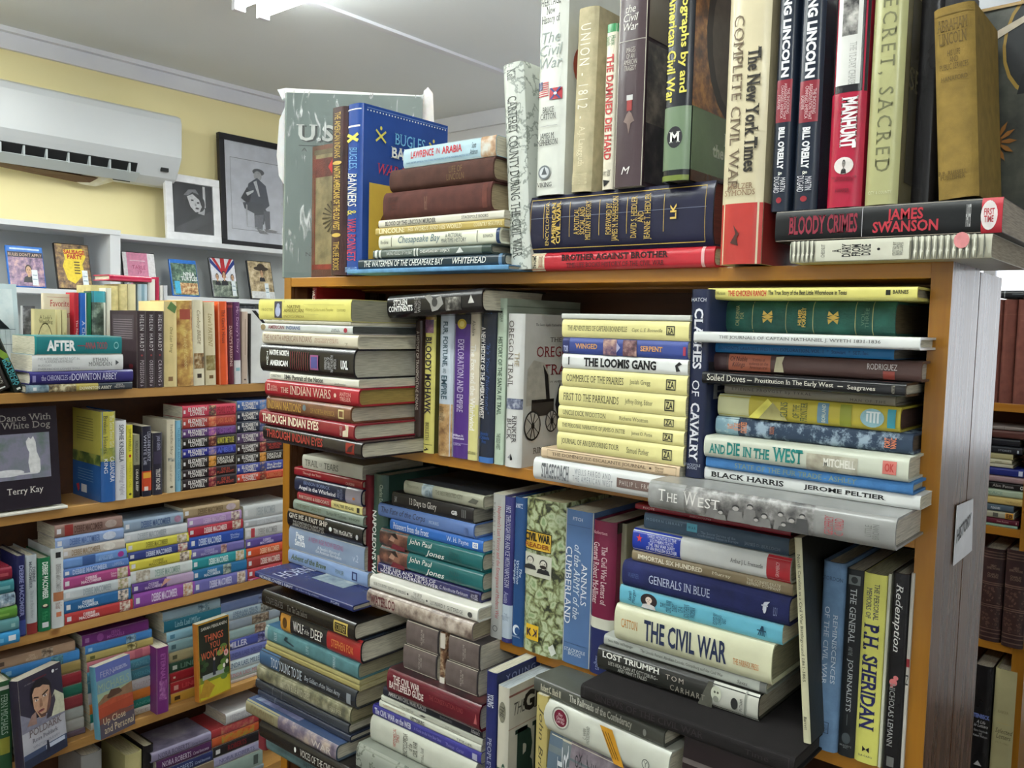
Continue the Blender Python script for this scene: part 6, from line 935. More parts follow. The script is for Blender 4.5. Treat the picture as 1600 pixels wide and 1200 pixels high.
def pink_top():
    z = fz('L', -.24, fs('L', -.24, 205, 1.45), 443)+.003; a, b = fs('L', -.23, 172, 1.46), fs('L', -.23, 238, 1.46)
    rt = empty('hardback_book', Vector((XL-.235, (a+b)/2, z+.003)), R(90)); tag(rt, 'pink-red hardback lying on top of the back row', 'book', GB)
    make_book(rt, b-a, .10, .016, 'lie', 'b02848', dec=[r(0, 1, 0, .35, 'c84868')])
pink_top()
# ---------------------------------------------------------------- second shelf of the left bookcase
GC = 'novels on the second shelf of the left bookcase'
faceout('L', .0, LB+.008, -22, 96, 640, .03, '26222a', 'black face-out book with white dog picture on the left bookcase', [t('To Dance With\nthe White Dog', .02, .92, .77, .93, '8a8680', 's', 'c'), r(.10, .88, .29, .74, 'pic:6a7078:7a788a:5a6a64:14', 'c'), P([(.56, .66), (.60, .70), (.63, .68), (.66, .71), (.69, .65), (.70, .55), (.74, .47), (.74, .37), (.72, .34), (.60, .34), (.58, .45), (.60, .55), (.57, .60)], 'd0d0d0', 'c'), e(.30, .36, .22, .035, 'c8c8cc', 'c'), r(.3, .7, .335, .35, 'c8c8cc', 'c'), t('Terry Kay', .28, .76, .13, .21, 'd0ccc4', 's', 'c')], back=6, grp=GC)
rt = empty('paperback_book', Vector((XL+.012, fs('L', .012, 52, LB), LB+.0005)), R(90)); tag(rt, 'thin white book lying under the face-out white dog book', 'book', GC)
make_book(rt, .16, .09, .0065, 'lie', 'd8d6cc', 'p', 'p')
row('L', .0, LB, 'on the second left shelf', 'short row on the second left shelf', [
 (158, 181, 643, '2c5c9c', 'yellow and blue', [r(0, .50, 0, 1, 'b8b04c'), r(.40, .55, 0, 1, 'pic:5a7038:8a9040:b0a848:40'), t('The Same Sweet Girls', .04, .40, .55, .82, 'd0d0b0', 's'), t('Broken Hearts', .04, .46, .12, .40, '5a5a38', 's'), t('CASSANDRA', .50, .78, .55, .85, 'e0e4e8', ''), t('KING', .52, .68, .15, .4, 'e0e4e8', ''), r(0, 1, .45, 1, 'c0b858', 'b'), *[r(.15, .75, .66+.03*k, .667+.03*k, '7a7a48', 'b') for k in range(9)], r(0, 1, .40, .52, 'pic:2c4424:5a7038:a0a04c:35', 'b'), r(0, 1, 0, .40, '2a5a9a', 'b'), *[r(.2, .75, .2+.03*k, .206+.03*k, '6a94c0', 'b') for k in range(5)], r(.32, .52, .06, .15, 'd8dce0', 'b'), P([(.14, .13), (.24, .15), (.26, .08), (.2, .05)], 'c03040', 'b')], dict(lab='yellow and blue hardback with lake scene standing on the second left shelf', d=.16)),
 (180.5, 198, 657, 'd8d8dc', 'white hardback with grey lettering', [t('SOPHIE KINSELLA', .05, .52, .28, .7, '5a5e68', 'b'), t('Wedding Night', .56, .94, .25, .75, '9a98a8', 'i')], dict(d=.14)),
 (198.5, 208, 664, 'd6cc3c', 'narrow yellow paperback', [t('SOPHIE KINSELLA', .05, .36, .28, .72, '5a5a28'), e(.42, .5, .02, .2, 'b03a2c'), t('TWENTIES GIRL', .5, .85, .3, .7, 'a89c28'), e(.94, .5, .015, .22, '5a5420')], dict(kind='p', d=.12)),
 (209, 219, 679, '8a8a70', 'grey and black paperback', [r(.48, 1, 0, 1, '2a2826'), t('KRIS RADISH', .1, .42, .25, .7, '4a4a3c'), t('DEAD SLEEP', .55, .9, .3, .7, 'c8c4b8', 'b')], dict(kind='p', d=.115)),
 (222, 237, 666, '242434', 'dark paperback with orange foot', [t('LISA ANN KENTZ', .08, .5, .55, .85, 'b8b8c8'), t('WHITE LIE', .12, .55, .15, .45, 'b8b8c8'), r(.64, .92, 0, 1, 'c04828'), r(.66, .74, .1, .9, 'd8a03c'), r(.86, .92, .2, .6, 'd8c8c0')], dict(kind='p', d=.115)),
 (238.5, 254, 676, '2a2836', 'dark navy paperback', [t('JANE GREEN', .05, .28, .3, .75, 'a8a8c0'), t('TRUST NO ONE', .58, .92, .3, .75, 'c8c4c0', 'b'), r(.3, .5, .1, .9, '3a3448')], dict(kind='p', d=.115)),
 (261, 274, 656, 'd0c8b0', 'cream paperback', [t('Isabelle Sky', .06, .48, .3, .7, '8a8068', 's'), r(.52, .57, .1, .9, 'pic:4a4a44:8a8a80:c8c4b4:90'), t('and after', .62, .85, .3, .6, '9a9078', 's'), e(.92, .5, .015, .2, '6a6450')], dict(kind='p', d=.135)),
 (275, 283, 657, '7ab0c8', 'thin pale blue paperback', [t('TALES FROM A BEACHSIDE TOWN', .1, .85, .3, .7, '3a6a88')], dict(kind='p', d=.13)),
])
def EL(ttl, c1, c2='8a3a34', c3='d8d0d0', nm='e0dcd8'): return [r(0, 1, 0, 1, c1), r(.48, .62, .04, .96, f'pic:{c1}:{c2}:c8a078:90'), t('ELIZABETH\nLOWELL', .10, .44, .15, .86, nm, 'b'), t(ttl, .64, .96, .2, .8, c3, 'b'), r(.015, .05, .35, .65, 'd8d8d8')]
def el_stack(xl, xr, xref, ys, place, cols):
    its = []
    for yt, (c, ttl, c2, c3, look) in zip(ys, cols): its.append((yt, xl, xr, c, look, EL(ttl, c, c2, c3), dict(kind='p')))
    stack('L', .0, LB, xref, place, 'romance paperbacks '+place, its, dd=.105)
el_stack(285, 368, 324.5, (745, 730, 712, 698, 681.5, 667.5, 650.5, 632.5), 'in the second left shelf first stack', [
 ('2a2024', 'DIE IN\nPLAIN SIGHT', '8a2c3c', 'b04838', 'black and red paperback'), ('2a2024', 'DIE IN\nPLAIN SIGHT', '8a2c3c', 'b04838', 'black and red paperback'), ('26201e', 'DEATH IS\nFOREVER', 'd09038', 'd8d4cc', 'black and orange paperback'), ('2c2f86', 'AMBER', '8a7aa8', '5a6ac8', 'blue paperback'),
 ('24221f', 'ALWAYS TIME TO DIE', '6a2c2c', 'c8c050', 'black paperback with yellow title'), ('5a3a70', 'MIDNIGHT', 'a05a9a', '8a5aa0', 'purple paperback'), ('a03c38', 'JADE ISLAND', 'c86a48', 'c87050', 'red-orange paperback'), ('b83c50', 'PEARL COVE', '3a3c3a', '8a2c34', 'pink-red paperback')])
el_stack(370, 442, 399, (738, 722.5, 707, 691, 674.5, 657, 641, 625), 'in the second left shelf end stack', [
 ('b8402c', 'RUNNING SCARED', '5a1c18', 'd88058', 'red-orange paperback'), ('3a4490', 'Blue Smoke\nand Murder', '2a3a68', 'd8d8d8', 'blue-violet paperback'), ('241f1c', 'DEATH IS\nFOREVER', 'd09038', 'd8d4cc', 'black and orange paperback'), ('2a1e20', 'THE WRONG\nHOSTAGE', '8a2c30', 'b03c34', 'black and red paperback'),
 ('4a3658', 'TELL ME', '8a4a70', 'c8c0d0', 'dark purple paperback'), ('242a3a', 'MOVING TARGET', '4a5a88', 'c8c8d0', 'dark blue paperback'), ('20263c', 'MIDNIGHT\nIN RUBY BAYOU', '3a4a80', 'c8c8d0', 'dark navy paperback'), ('3c5a94', 'WHIRLPOOL', '6a8ab8', '9ab0d0', 'mid-blue paperback')])
# ---------------------------------------------------------------- third shelf
GD = 'novels on the third shelf of the left bookcase'
stack('L', .035, LC, 10, 'in the left-edge stack, third shelf', 'stack at the left edge of the third shelf', [
 (987, -35, 30, '3a8cc0', 'light blue hardback', [r(.72, .9, .3, .7, 'e0e4e8'), r(0, .6, .3, .6, '6ab0d8')]), (967, -36, 29, '5a8c90', 'grey-teal hardback', [r(.8, .9, .3, .6, '8ab0b0')]), (948, -38, 26, '5a8a3a', 'grass-green hardback', [r(0, .8, .3, .5, '7aa850')]),
 (927, -40, 23, 'a8b8c0', 'pale pictorial hardback', [r(.55, .98, .02, .98, 'pic:3a4a5a:8aa0b0:d8e0e4:60')]), (906, -42, 21, '3c7c84', 'teal hardback', [r(.4, .9, .35, .6, '6aa0a4')]), (886, -44, 18, '7a2434', 'dark red hardback', [r(.4, .9, .35, .6, 'a04a54')])])
row('L', .0, LC, 'on the third left shelf', 'short row on the third left shelf', [
 (27, 41, 868, '2a2c58', 'navy hardback', [t('DEBBIE MACOMBER', .12, .75, .25, .75, '8a90c0', 'b'), r(.8, .98, 0, 1, '3a4a88')], dict(d=.14)),
 (42, 59, 867, 'b8c0c4', 'grey-white hardback with red foot', [t('DEBBIE\nMACOMBER', .08, .42, .2, .8, '6a7078', 'b'), t('The Inn at Rose Harbor', .45, .8, .3, .6, '8a9098', 'i'), r(.86, 1, 0, 1, '8a3434')], dict(d=.14)),
 (60, 80, 871, '1e6a44', 'green hardback', [t('DEBBIE MACOMBER', .06, .56, .3, .75, 'd8e4dc', 'b'), e(.66, .5, .03, .28, '2a2a2c'), e(.65, .5, .018, .18, 'd8d0b0'), r(.88, .95, .25, .75, 'd8dce0'), t("Mr. Miracle", .73, .85, .25, .7, '3a9464', 'i')], dict(d=.14)),
 (81, 101, 856, 'ccd0d0', 'white hardback', [r(.05, .12, .3, .7, '2a2a2c'), t('DEBBIE MACOMBER', .2, .55, .3, .7, 'a8a8a8', 'b'), r(.55, .66, .1, .9, 'a87050'), t('the Guest', .68, .76, .25, .75, '7a5048', 'i'), r(.80, .86, .3, .7, 'c87858')], dict(d=.14)),
])
def DM(c, acc, ttl, nm='d8d8e0', pic=True, nu=(.28, .70)): 
    d = [r(0, 1, 0, 1, c), r(.03, .09, .3, .7, 'd8d8dc'), t('DEBBIE MACOMBER' if nu[1]-nu[0] > .35 else 'DEBBIE\nMACOMBER', nu[0], nu[1], .2, .78, nm, 'b')]
    if pic: d += [r(.80, .96, .04, .96, f'pic:{acc}:c8b8a8:e0dcd4:90')]
    if ttl: d += [t(ttl, .70 if pic else .74, .79 if pic else .92, .3, .7, nm, 's')]
    return d
def dm_stack(xs, xref, ys, place, cols):
    its = [(yt, xl, xr, c[0], c[1], c[2], dict(kind='p')) for yt, (xl, xr), c in zip(ys, xs, cols)]
    stack('L', .0, LC, xref, place, 'novels '+place, its, dd=.105)
dm_stack([(101, 207), (100, 204), (99, 204), (98, 203), (98, 201), (97, 198), (96, 195), (86, 193), (85, 191)], 148, (949, 930, 912, 894, 880.5, 865, 849, 831, 812), 'in the first third-shelf novel stack', [
 ('b03c3c', 'red paperback', DM('b03c3c', '8a2c2c', '', 'f0e0e0', 1, (.2, .5))), ('2c6498', 'blue paperback', DM('2c6498', '2a3a48', '', 'd8e4f0', 1, (.2, .5))), ('c4ccd0', 'pale white paperback', DM('c4ccd0', '8a8a50', '', '98a4ac', 1)), ('a84a80', 'pink-purple paperback', DM('a84a80', '8a8a48', 'Dakota\nHome', 'f0d8e4', 1, (.26, .56))),
 ('5a7cb8', 'mid-blue paperback', DM('5a7cb8', 'k', 'LOVE\nLETTERS', 'b8c8e8', 0, (.14, .66))), ('6a90c8', 'sky-blue paperback with purple disc', [r(0, 1, 0, 1, '6a90c8'), r(.3, .5, .05, .95, '3c5a90'), e(.9, .5, .05, .3, 'a03a8c'), t('COTTAGE\nBY THE SEA', .55, .78, .2, .7, '9ab8e0', 'b')]), ('c4bcb4', 'cream paperback with oval', DM('c4bcb4', 'k', '', '98846c', 0, (.15, .6))+[e(.74, .5, .1, .36, 'd8d4cc')]), ('8aa0c8', 'lavender-blue paperback with oval', DM('8aa0c8', 'k', '', '5a74a8', 0, (.2, .64))+[e(.78, .5, .1, .36, 'c8d0e0')]), ('8a7068', 'tan paperback with red patch', DM('8a7068', 'k', '', '5a4038', 0, (.28, .7))+[r(.14, .26, .05, .95, '8a3430'), e(.82, .5, .09, .34, 'a89890')])])
dm_stack([(209, 304), (206, 302), (204, 300), (202, 299), (200, 296), (197, 295), (194, 292), (193, 286)], 242, (921, 905, 886, 870, 856, 841, 825, 807), 'in the second third-shelf novel stack', [
 ('8a4a9c', 'violet paperback', DM('8a4a9c', 'b07a48', '', 'e0d0e8', 1)), ('5a3c84', 'purple and lilac paperback', DM('5a3c84', 'a080a8', '', 'c8b8d8', 0, (.2, .48))+[r(.55, 1, 0, 1, 'b09ab8'), P([(.45, .1), (.52, .9), (.62, .7)], 'd0a090')]), ('ccd2d0', 'white paperback', DM('ccd2d0', 'a0a8a4', '', '90a8a0', 0, (.38, .80))+[r(.08, .3, .05, .95, 'pic:8a8070:c0b8a8:d8d8d4:60')]), ('cfc44c', 'yellow paperback with dark picture', DM('cfc44c', '4a3a30', '', '8a8030', 1, (.3, .6))),
 ('34407c', 'dark blue paperback', DM('34407c', '9a3a4c', '', 'c8d0e8', 1)), ('d0c850', 'pale yellow paperback', DM('d0c850', '8a8434', '', '8a8434', 1, (.3, .65))), ('c4c8cc', 'silver-white paperback', DM('c4c8cc', 'a8acb0', '', 'a0a8b0', 0, (.2, .66))), ('8a9cb0', 'grey-blue paperback', DM('8a9cb0', 'k', '', '4a6088', 0, (.28, .78))+[e(.90, .5, .06, .3, 'a88098')])])
dm_stack([(303, 386), (301, 385), (300, 384), (298, 381), (296, 380), (294, 379), (293, 377), (286, 374)], 335.5, (901, 884, 867, 852, 833, 818, 803, 787), 'in the third third-shelf novel stack', [
 ('6a68a8', 'purple-blue paperback', DM('6a68a8', '8a6a58', '', 'd0d0ec', 1)), ('2a6a98', 'ocean-blue paperback', DM('2a6a98', '3a4a50', '', 'd0dce8', 0, (.2, .5))+[r(.55, .7, .05, .95, 'pic:3a4a50:8a9a90:d0d0c0:80')]), ('2c8c94', 'teal paperback', DM('2c8c94', 'a89048', '', 'd8ecec', 1, (.3, .66))), ('6a64a0', 'dusky purple paperback', DM('6a64a0', '3a3058', '', 'a8a4d0', 0, (.18, .5))+[r(.55, .66, .05, .95, 'pic:5a3a38:a88078:d0c0b0:80')]), ('2c4ca0', 'royal-blue paperback', DM('2c4ca0', '3a5aa8', 'Wedding\nDreams', 'c8d4f0', 0, (.16, .58))), ('a82c3c', 'red paperback', DM('a82c3c', '8a4038', '', 'f0dcdc', 1)), ('a888b8', 'lilac paperback', DM('a888b8', '6a4060', '', 'c8b0d0', 1)), ('a08c6c', 'tan paperback', DM('a08c6c', 'k', '', '705c40', 0, (.25, .70))+[e(.84, .5, .09, .34, 'b8a8b0')])])
dm_stack([(388, 462), (387, 460), (386, 458), (385, 457), (384, 455), (383, 453), (381, 452), (380, 450)], 412, (902, 884, 867, 852, 838, 820, 808, 786), 'in the fourth third-shelf novel stack', [
 ('b84878', 'pink paperback', DM('b84878', 'a03a60', '', 'f0d0e0', 1)), ('b03c44', 'crimson paperback', DM('b03c44', '8a3030', '', 'f0dada', 0)), ('9a3834', 'brick-red paperback', DM('9a3834', '8a3030', '', 'e8d0c8', 0)), ('c8502c', 'orange-red paperback', DM('c8502c', '5a7080', '', 'f0c8a8', 1)), ('5a4a90', 'purple paperback', DM('5a4a90', '3a3060', '', 'd0c8e8', 0, (.3, .6))), ('c8c8c8', 'white paperback with red mark', DM('c8c8c8', 'a8a8a8', '', '989898', 0)+[r(.12, .2, .1, .9, 'b04048')]), ('b4b8bc', 'pale grey paperback', DM('b4b8bc', '9aa0a4', '', 'c8ccd0', 0)), ('c4c8c8', 'thick silver-white paperback', DM('c4c8c8', '9aa0a4', '', 'a0a8ac', 0))])
# ---------------------------------------------------------------- fourth shelf of the left bookcase
GE = 'novels on the fourth shelf of the left bookcase'
row('L', .03, LD, '', GE, [(-6, 20, 1064, '2c5236', 'green', [t('FERN MICHAELS', .14, .58, .3, .7, '9ab0a0', 's'), r(.62, .8, .2, .8, '8a8a38'), r(.05, .09, .2, .8, 'c8c8c0')], dict(lab='green hardback standing at the bottom left corner beside the portrait book', d=.15))])
stack('L', -.025, LD, 60, 'in the stack behind the portrait book', 'stack behind the portrait book, fourth left shelf', [(yt, xl, xr, c, lk, d, dict(kind='p')) for yt, xl, xr, c, lk, d in (
 (1160, 24, 133, '6a5c6a', 'mauve paperback', []), (1142, 24, 131, 'b0b0ac', 'grey-white paperback', []), (1124, 24, 130, 'a8aca8', 'pale grey paperback', []), (1104, 24, 129, '8a3a40', 'dark pink paperback', []), (1086, 24, 128, '2a6a58', 'dark green paperback', []), (1066, 24, 127, '8a2c34', 'dark red paperback', []), (1048, 0, 126, '8a7848', 'tan-gold paperback', []),
 (1031, 2, 124, '3c7cb8', 'blue paperback', [r(.62, .78, .05, .95, 'pic:2a4a58:4a7a8a:6a9aa0:90'), r(.05, .12, .3, .7, '8ab8d8')]), (1015, -4, 117, 'a88c74', 'tan paperback', [t('FERN\nMICHAELS', .35, .5, .2, .8, 'c0a890', 'b'), r(.55, .70, .05, .95, 'pic:4a3a30:8a7a68:c0b0a0:90'), r(.02, .08, .3, .7, '5a4a40')]))], dd=.105)
stack('L', -.025, LD, 228, 'in the purple-topped stack, fourth left shelf', 'purple-topped stack on the fourth left shelf', [(yt, xl, xr, c, lk, d, dict(kind='p')) for yt, xl, xr, c, lk, d in (
 (1102, 142, 250, 'c8c4bc', 'off-white paperback', [t('SWEET', .5, .9, .3, .7, 'a8a098', 's')]), (1089, 141, 248, '1f7468', 'teal-green paperback', [t('SANDRA', .6, .95, .3, .7, '5a9a90')]), (1074, 140, 246, 'c8742c', 'orange paperback', []), (1057, 138, 244, 'b8b4b8', 'white-grey paperback', [r(.55, .62, .3, .7, '4a4a4a'), t('CHARADE', .65, .95, .3, .7, 'a89898')]),
 (1041, 137, 244, '3f7484', 'lower slate-teal paperback', [t('WEEKEND', .65, .95, .3, .7, '5a98a8')]), (1025, 136, 243, '467c90', 'upper slate-teal paperback', [t('FAMILY', .65, .95, .3, .7, '6aa0b0')]), (1010, 136, 240, 'c0727c', 'salmon-pink paperback', [r(.05, .12, .3, .7, '8a4a58'), r(.70, .82, .05, .95, 'a85a6a')]), (998, 135, 239, 'a8985c', 'olive-tan paperback', [r(.05, .12, .3, .7, '5a5a2c'), r(.6, .75, .05, .95, 'pic:4a4a30:8a7a48:d0c898:90')]),
 (985, 133, 237, '3f7cba', 'sky-blue paperback', [r(.6, .75, .05, .95, 'pic:3a4a58:6a8aa0:a0b8c8:90'), r(.04, .10, .3, .7, '8ab4d8')]), (968, 128, 232, '6a2c70', 'deep purple paperback', [t('FERN\nMICHAELS', .36, .62, .2, .8, '9a5a9c', 'b'), e(.26, .5, .05, .35, '8a4a8c'), r(.04, .1, .3, .7, '9a70a0')]))], dd=.105)
row('L', .012, LD, '', GE, [(245, 264, 1011, '6c2a6c', 'purple', [t('ETERNAL', .1, .5, .3, .7, '9a5a98', 'b'), r(.5, .8, .2, .8, 'pic:5a2058:8a4a88:b080a8:70')], dict(kind='p', lab='purple paperback standing upright between two flat novel stacks, fourth left shelf', d=.105))])
stack('L', -.02, LD, 275, 'in the stack behind the garden-path book', 'teal stack behind the garden-path book', [(yt, xl, xr, c, lk, d, dict(kind='p')) for yt, xl, xr, c, lk, d in (
 (1083, 267, 352, 'c8983c', 'mustard paperback', [r(.06, .16, .3, .7, '4a3418')]), (1065, 266, 351, 'a82830', 'lower red paperback', [r(.06, .14, .3, .7, 'd8a8a0'), t('LINDA', .2, .6, .3, .7, 'c84a4c', 'b')]), (1050, 265, 350, '9c242c', 'upper red paperback', [r(.06, .1, .4, .6, 'd8c8b0')]), (1034, 264, 349, '2c4c3c', 'dark green paperback', [r(.06, .14, .3, .7, 'c8ccc4'), t('LINDA', .2, .6, .25, .75, '6a8a7a', 'b')]), (1018, 264, 349, 'b0a880', 'cream-beige paperback', [r(.06, .14, .3, .7, '5a5a40')]),
 (1001, 262, 348, '8cb0b4', 'pale blue-green paperback', [r(.06, .14, .3, .7, '4a6a70')]), (985, 260, 347, '8cb8c8', 'pale blue paperback', [r(.06, .14, .3, .7, '4a7a90')]), (966, 256, 345, '1e6478', 'dark teal paperback', [t('Linda Lael Miller', .18, .62, .28, .75, '9ac0cc', 's')]), (952, 254, 344, '8ca4b0', 'grey-blue paperback', [r(.6, .8, .05, .95, 'pic:3a4a58:6a8a98:a8b8c0:90')]))], dd=.105)
stack('L', -.02, LD, 390, 'in the stack right of garden-path book', 'pale author stack on the fourth left shelf', [(yt, xl, xr, c, lk, d, dict(kind='p')) for yt, xl, xr, c, lk, d in (
 (1054, 352, 428, 'c0bcb8', 'off-white paperback', [t('LINDA LAEL MILLER', .1, .75, .3, .7, 'd0a8a0', 's')]), (1040, 352, 430, 'a8b8bc', 'grey-blue paperback with pink title', [t('LINDA LAEL MILLER', .1, .75, .3, .7, 'b87078', 's')]), (1024, 351, 432, 'c4d4dc', 'white-blue paperback', [t('LINDA LAEL MILLER', .08, .7, .3, .75, '3a5a80', 's'), r(.8, .98, .05, .95, 'pic:4a4038:8a7868:c0b0a0:90')]), (1008, 350, 434, '6c74b0', 'periwinkle paperback', [t('LINDA LAEL MILLER', .1, .7, .3, .7, '4a5088', 's')]), (992, 349, 436, '48529a', 'violet-blue paperback', [t('MILLER', .08, .42, .2, .8, 'd8d8ec', 'bs'), r(.6, .95, .05, .95, 'pic:2a2a50:5a5a90:a8a8c0:70')]),
 (977, 348, 436, '90a8a8', 'sage-grey paperback', [r(.55, .75, .05, .95, 'pic:4a3830:8a7060:c0b0a0:90')]), (962, 347, 437, '8c98a4', 'steel-grey paperback', [r(.5, .8, .05, .95, 'pic:3a3430:7a6a58:b0a898:90')]), (947, 346, 438, 'a4b8c4', 'pale steel-blue paperback', [t('LINDA LAEL MILLER\nMONTANA CREEDS', .18, .6, .15, .85, '4a6080', 's'), r(.65, .95, .05, .95, 'pic:3a3a3a:7a7a74:b0b0a8:90')]), (932, 345, 440, '6878a0', 'dusky blue paperback', [r(.6, .95, .05, .95, 'pic:3a4058:6a7898:98a8c0:80')]))], dd=.105)
faceout('L', .045, LD, 22, 122, 1052, .03, '2c2838', 'dark face-out novel with portrait of a dark-haired man, fourth left shelf',
 [r(0, 1, 0, .50, 'a8a8b0', 'c'), P([(0, .62), (.3, .50), (.7, .48), (1, .60), (1, .40), (0, .40)], '787888', 'c'), r(0, 1, .0, .10, '22283c', 'c'), r(.0, 1, .1, .16, '3c4864', 'c'), r(.5, .95, .105, .15, 'b0b8c8', 'c'), P([(.5, .06), (.6, .06), (.57, .20), (.53, .20)], '1c2030', 'c'),
  P([(.12, .46), (.24, .56), (.34, .58), (.34, .44)], '8a7068', 'c'), P([(.60, .44), (.70, .62), (.80, .72), (1, .62), (1, .42)], 'b8b8a0', 'c'), P([(.56, .44), (.62, .58), (.78, .68), (.80, .60), (.68, .44)], '3a3440', 'c'),
  e(.48, .76, .25, .165, '1e1a1e', 'c'), P([(.28, .78), (.30, .62), (.42, .485), (.52, .475), (.64, .54), (.70, .66), (.68, .80), (.50, .85), (.34, .84)], 'b08a70', 'c'), P([(.56, .50), (.66, .55), (.71, .66), (.69, .78), (.64, .66)], '6a4a40', 'c'), P([(.36, .58), (.44, .49), (.54, .48), (.62, .54), (.56, .52), (.46, .52)], '5a4038', 'c'), P([(.26, .78), (.36, .90), (.62, .90), (.70, .80), (.60, .85), (.46, .83), (.34, .85)], '1e1a1e', 'c'),
  P([(.30, .735), (.42, .715), (.42, .73), (.32, .75)], '2a1c1a', 'c'), P([(.50, .735), (.64, .765), (.65, .75), (.51, .718)], '2a1c1a', 'c'), e(.37, .70, .04, .012, 'd8d0c8', 'c'), e(.37, .70, .015, .012, '1c1a1c', 'c'), e(.56, .712, .045, .013, 'd8d0c8', 'c'), e(.56, .712, .016, .013, '1c1a1c', 'c'), P([(.44, .70), (.48, .70), (.50, .61), (.42, .605)], '96705a', 'c'), e(.455, .565, .075, .014, '8a4a48', 'c'), e(.455, .572, .06, .004, '4a2428', 'c'),
  t('POLDARK', .14, .90, .33, .41, '6a5c5c', 's', 'c'), t('Ross Poldark', .20, .80, .255, .30, '4a4850', 's', 'c'), t('WINSTON GRAHAM', .20, .82, .19, .22, '7a7a84', 's', 'c'), e(.78, .94, .03, .02, 'd8d8d8', 'c'), t('PBS', .84, .9, .93, .945, 'd0d0d0', '', 'c'), t('AS SEEN ON', .12, .34, .915, .93, '8a8488', '', 'c'), r(.3, .62, .93, .945, '5a2028', 'c')],
 yw=24, back=5, grp=GE, kind='p', D=.130, pg='c8c0b0')
faceout('L', .035, LD, 147, 221, 1036, .024, '5a7a90', 'face-out novel with red canyon cover and blue spine, fourth left shelf',
 [r(0, 1, .80, 1, '55609c', 'c'), r(0, 1, .60, .80, '6a8a98', 'c'), r(0, 1, .50, .62, '8a9a80', 'c'), P([(0, .5), (.2, .58), (.5, .56), (1, .62), (1, .4), (0, .4)], '7a6048', 'c'), r(0, 1, .28, .46, '96402a', 'c'), P([(0, .46), (.4, .50), (1, .46), (1, .42), (0, .42)], 'a04a30', 'c'), P([(.25, .53), (.38, .62), (.62, .60), (.70, .54), (.6, .52), (.3, .51)], '4a3428', 'c'), r(0, 1, 0, .28, '4a4450', 'c'), P([(0, .28), (.6, .30), (1, .26), (1, .22), (0, .2)], '6a4038', 'c'),
  t('FERN', .12, .50, .83, .91, '9a98b8', '', 'c'), t('MICHAELS', .04, .92, .64, .75, '8aa08a', '', 'c'), t('NEW YORK TIMES\nBESTSELLING AUTHOR', .5, .9, .85, .90, 'd8d8e8', '', 'c'), t('Up Close', .10, .74, .15, .27, 'c8b898', '', 'c'), t('and Personal', .12, .96, .05, .15, 'c8b898', '', 'c')],
 yw=14, back=6, grp=GE, kind='p', D=.105, spine='5a90a4')
faceout('L', .022, LD, 298, 373, 970, .022, '24281f', 'face-out garden-path novel with orange lettering, fourth left shelf',
 [r(0, 1, .0, .22, 'b8b02c', 'c'), r(.0, 1, .22, .30, '6a7a2c', 'c'), P([(0, .05), (.2, .28), (.5, .14), (.3, .02)], 'a8802c', 'c'), r(.12, .9, .26, .32, '9aa0a0', 'c'), P([(.44, .28), (.54, .28), (.52, .50), (.47, .50)], '2a2c38', 'c'), e(.50, .49, .03, .022, 'c0a898', 'c'), *[e(.8+.12*math.sin(q*2.1), .22+.065*q, .11, .04, ('5a7a38', '3c5a2a', '7a9848')[q % 3], 'c') for q in range(7)], *[e(.15+.08*math.sin(q*1.7), .40+.05*q, .09, .03, ('2c4426', '3a5030')[q % 2], 'c') for q in range(4)], e(.88, .52, .07, .045, 'd8b0b0', 'c'), e(.88, .52, .025, .018, 'b05058', 'c'), e(.8, .36, .04, .03, 'e0dcd0', 'c'), e(.9, .40, .04, .03, 'e0dcd0', 'c'), *frame_box(0, 1, 0, 1, 'b08428', .025, .018, 'c'),
  t('SARAH PEKKANEN', .10, .92, .90, .94, 'e0dcd0', '', 'c'), t('THINGS', .20, .80, .74, .83, 'd86a4a', '', 'c'), t('YOU', .36, .68, .64, .72, 'd86a4a', '', 'c'), t("WON'T SAY", .08, .92, .52, .62, 'd86a4a', '', 'c')],
 yw=8, back=3, grp=GE, kind='p', D=.108, spine='b8742c')
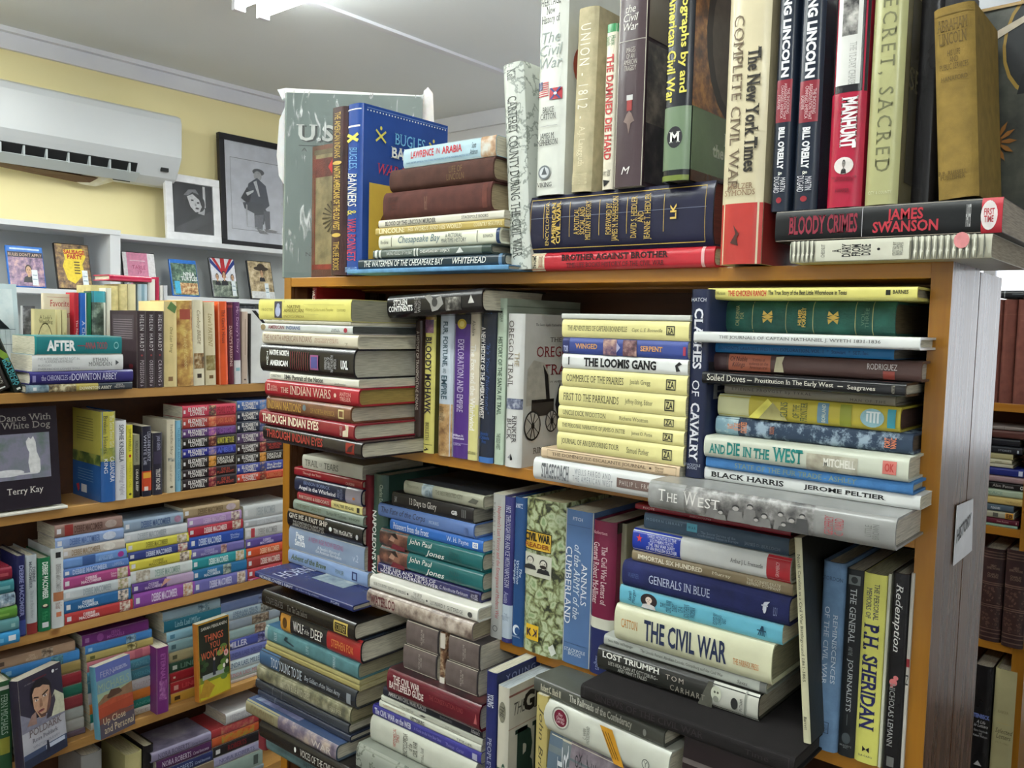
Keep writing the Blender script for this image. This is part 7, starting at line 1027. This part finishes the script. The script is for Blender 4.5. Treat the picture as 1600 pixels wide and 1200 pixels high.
# ---------------------------------------------------------------- lowest visible shelf of the left bookcase
GF = 'novels on the lowest visible left shelf'
row('L', -.01, LE, '', GF, [
 (128, 160, 1176, '8a8a88', 'a', [], dict(lab='grey hardback standing at the lower left under the canyon novel', d=.14)),
 (196, 222, 1176, 'b8b07c', 'a', [], dict(lab='straw-coloured hardback standing left of the lowest flat stack', d=.14, pg='b8b088')),
 (224, 240, 1164, '1e1c20', 'a', [], dict(lab='black hardback with cream pages standing left of the lowest flat stack', d=.14, pg='c8c0a0')),
])
def NR(c, nm='c8c0d0'): return [t('NORA ROBERTS', .10, .62, .25, .75, nm, 's'), t('Carnal Innocence', .66, .95, .3, .6, nm, 'i')]
stack('L', .0, LE, 290, 'in the lowest left stack', 'lowest left stack', [(yt, xl, xr, c, lk, d, dict(kind=k, top=tp)) for yt, xl, xr, c, lk, d, k, tp in (
 (1236, 256, 336, '8a8478', 'pale pictorial paperback', [], 'p', None), (1205, 250, 334, '7a6a54', 'brown paperback', [], 'p', None), (1189, 248, 332, '242c58', 'navy paperback', NR('242c58', 'a8b4d0'), 'p', None), (1172, 244, 330, '4c2450', 'plum paperback', NR('4c2450'), 'p', None), (1157, 236, 329, '8c86a0', 'large grey-lilac hardback', NR('8c86a0', '4a4460'), 'h', 'pic:5a5468:7a7488:9a94a0:14'))], dd=.13)
stack('L', .0, LE, 360, 'in the lowest stack beside the jutting books', 'lowest right stack, left bookcase', [(yt, xl, xr, c, lk, d, dict(kind=k)) for yt, xl, xr, c, lk, d, k in (
 (1215, 337, 412, '7c8a90', 'slate-grey paperback', [], 'p'), (1190, 336, 410, '8a9c94', 'grey-green paperback', [r(.8, .9, .2, .8, '4a5450')], 'p'), (1175, 334, 408, '9a98b4', 'lilac-grey paperback', [t('NORA ROBERTS', .1, .85, .3, .7, '5a5a80', 's')], 'p'), (1158, 333, 406, '221f22', 'black paperback with dark red title', [t('ROBERTS', .3, .7, .25, .75, '7a2428', 'b'), r(.05, .14, .3, .7, 'c8c8c8')], 'p'), (1144, 331, 404, 'b0502c', 'orange-red paperback', [r(.2, .9, .1, .9, 'pic:a83c28:b8702c:8a8a3a:60')], 'p'), (1131, 330, 404, '9c3438', 'red-pink paperback', [r(.2, .9, .1, .9, 'pic:8a2c34:a8484c:b07a5a:60')], 'p'), (1113, 352, 416, 'c4c4c4', 'white hardback', [t('JENNIFER\nPROBST', .08, .6, .2, .8, '9a98a4', '')], 'h'))], dd=.12)
print('books', BOOKS)
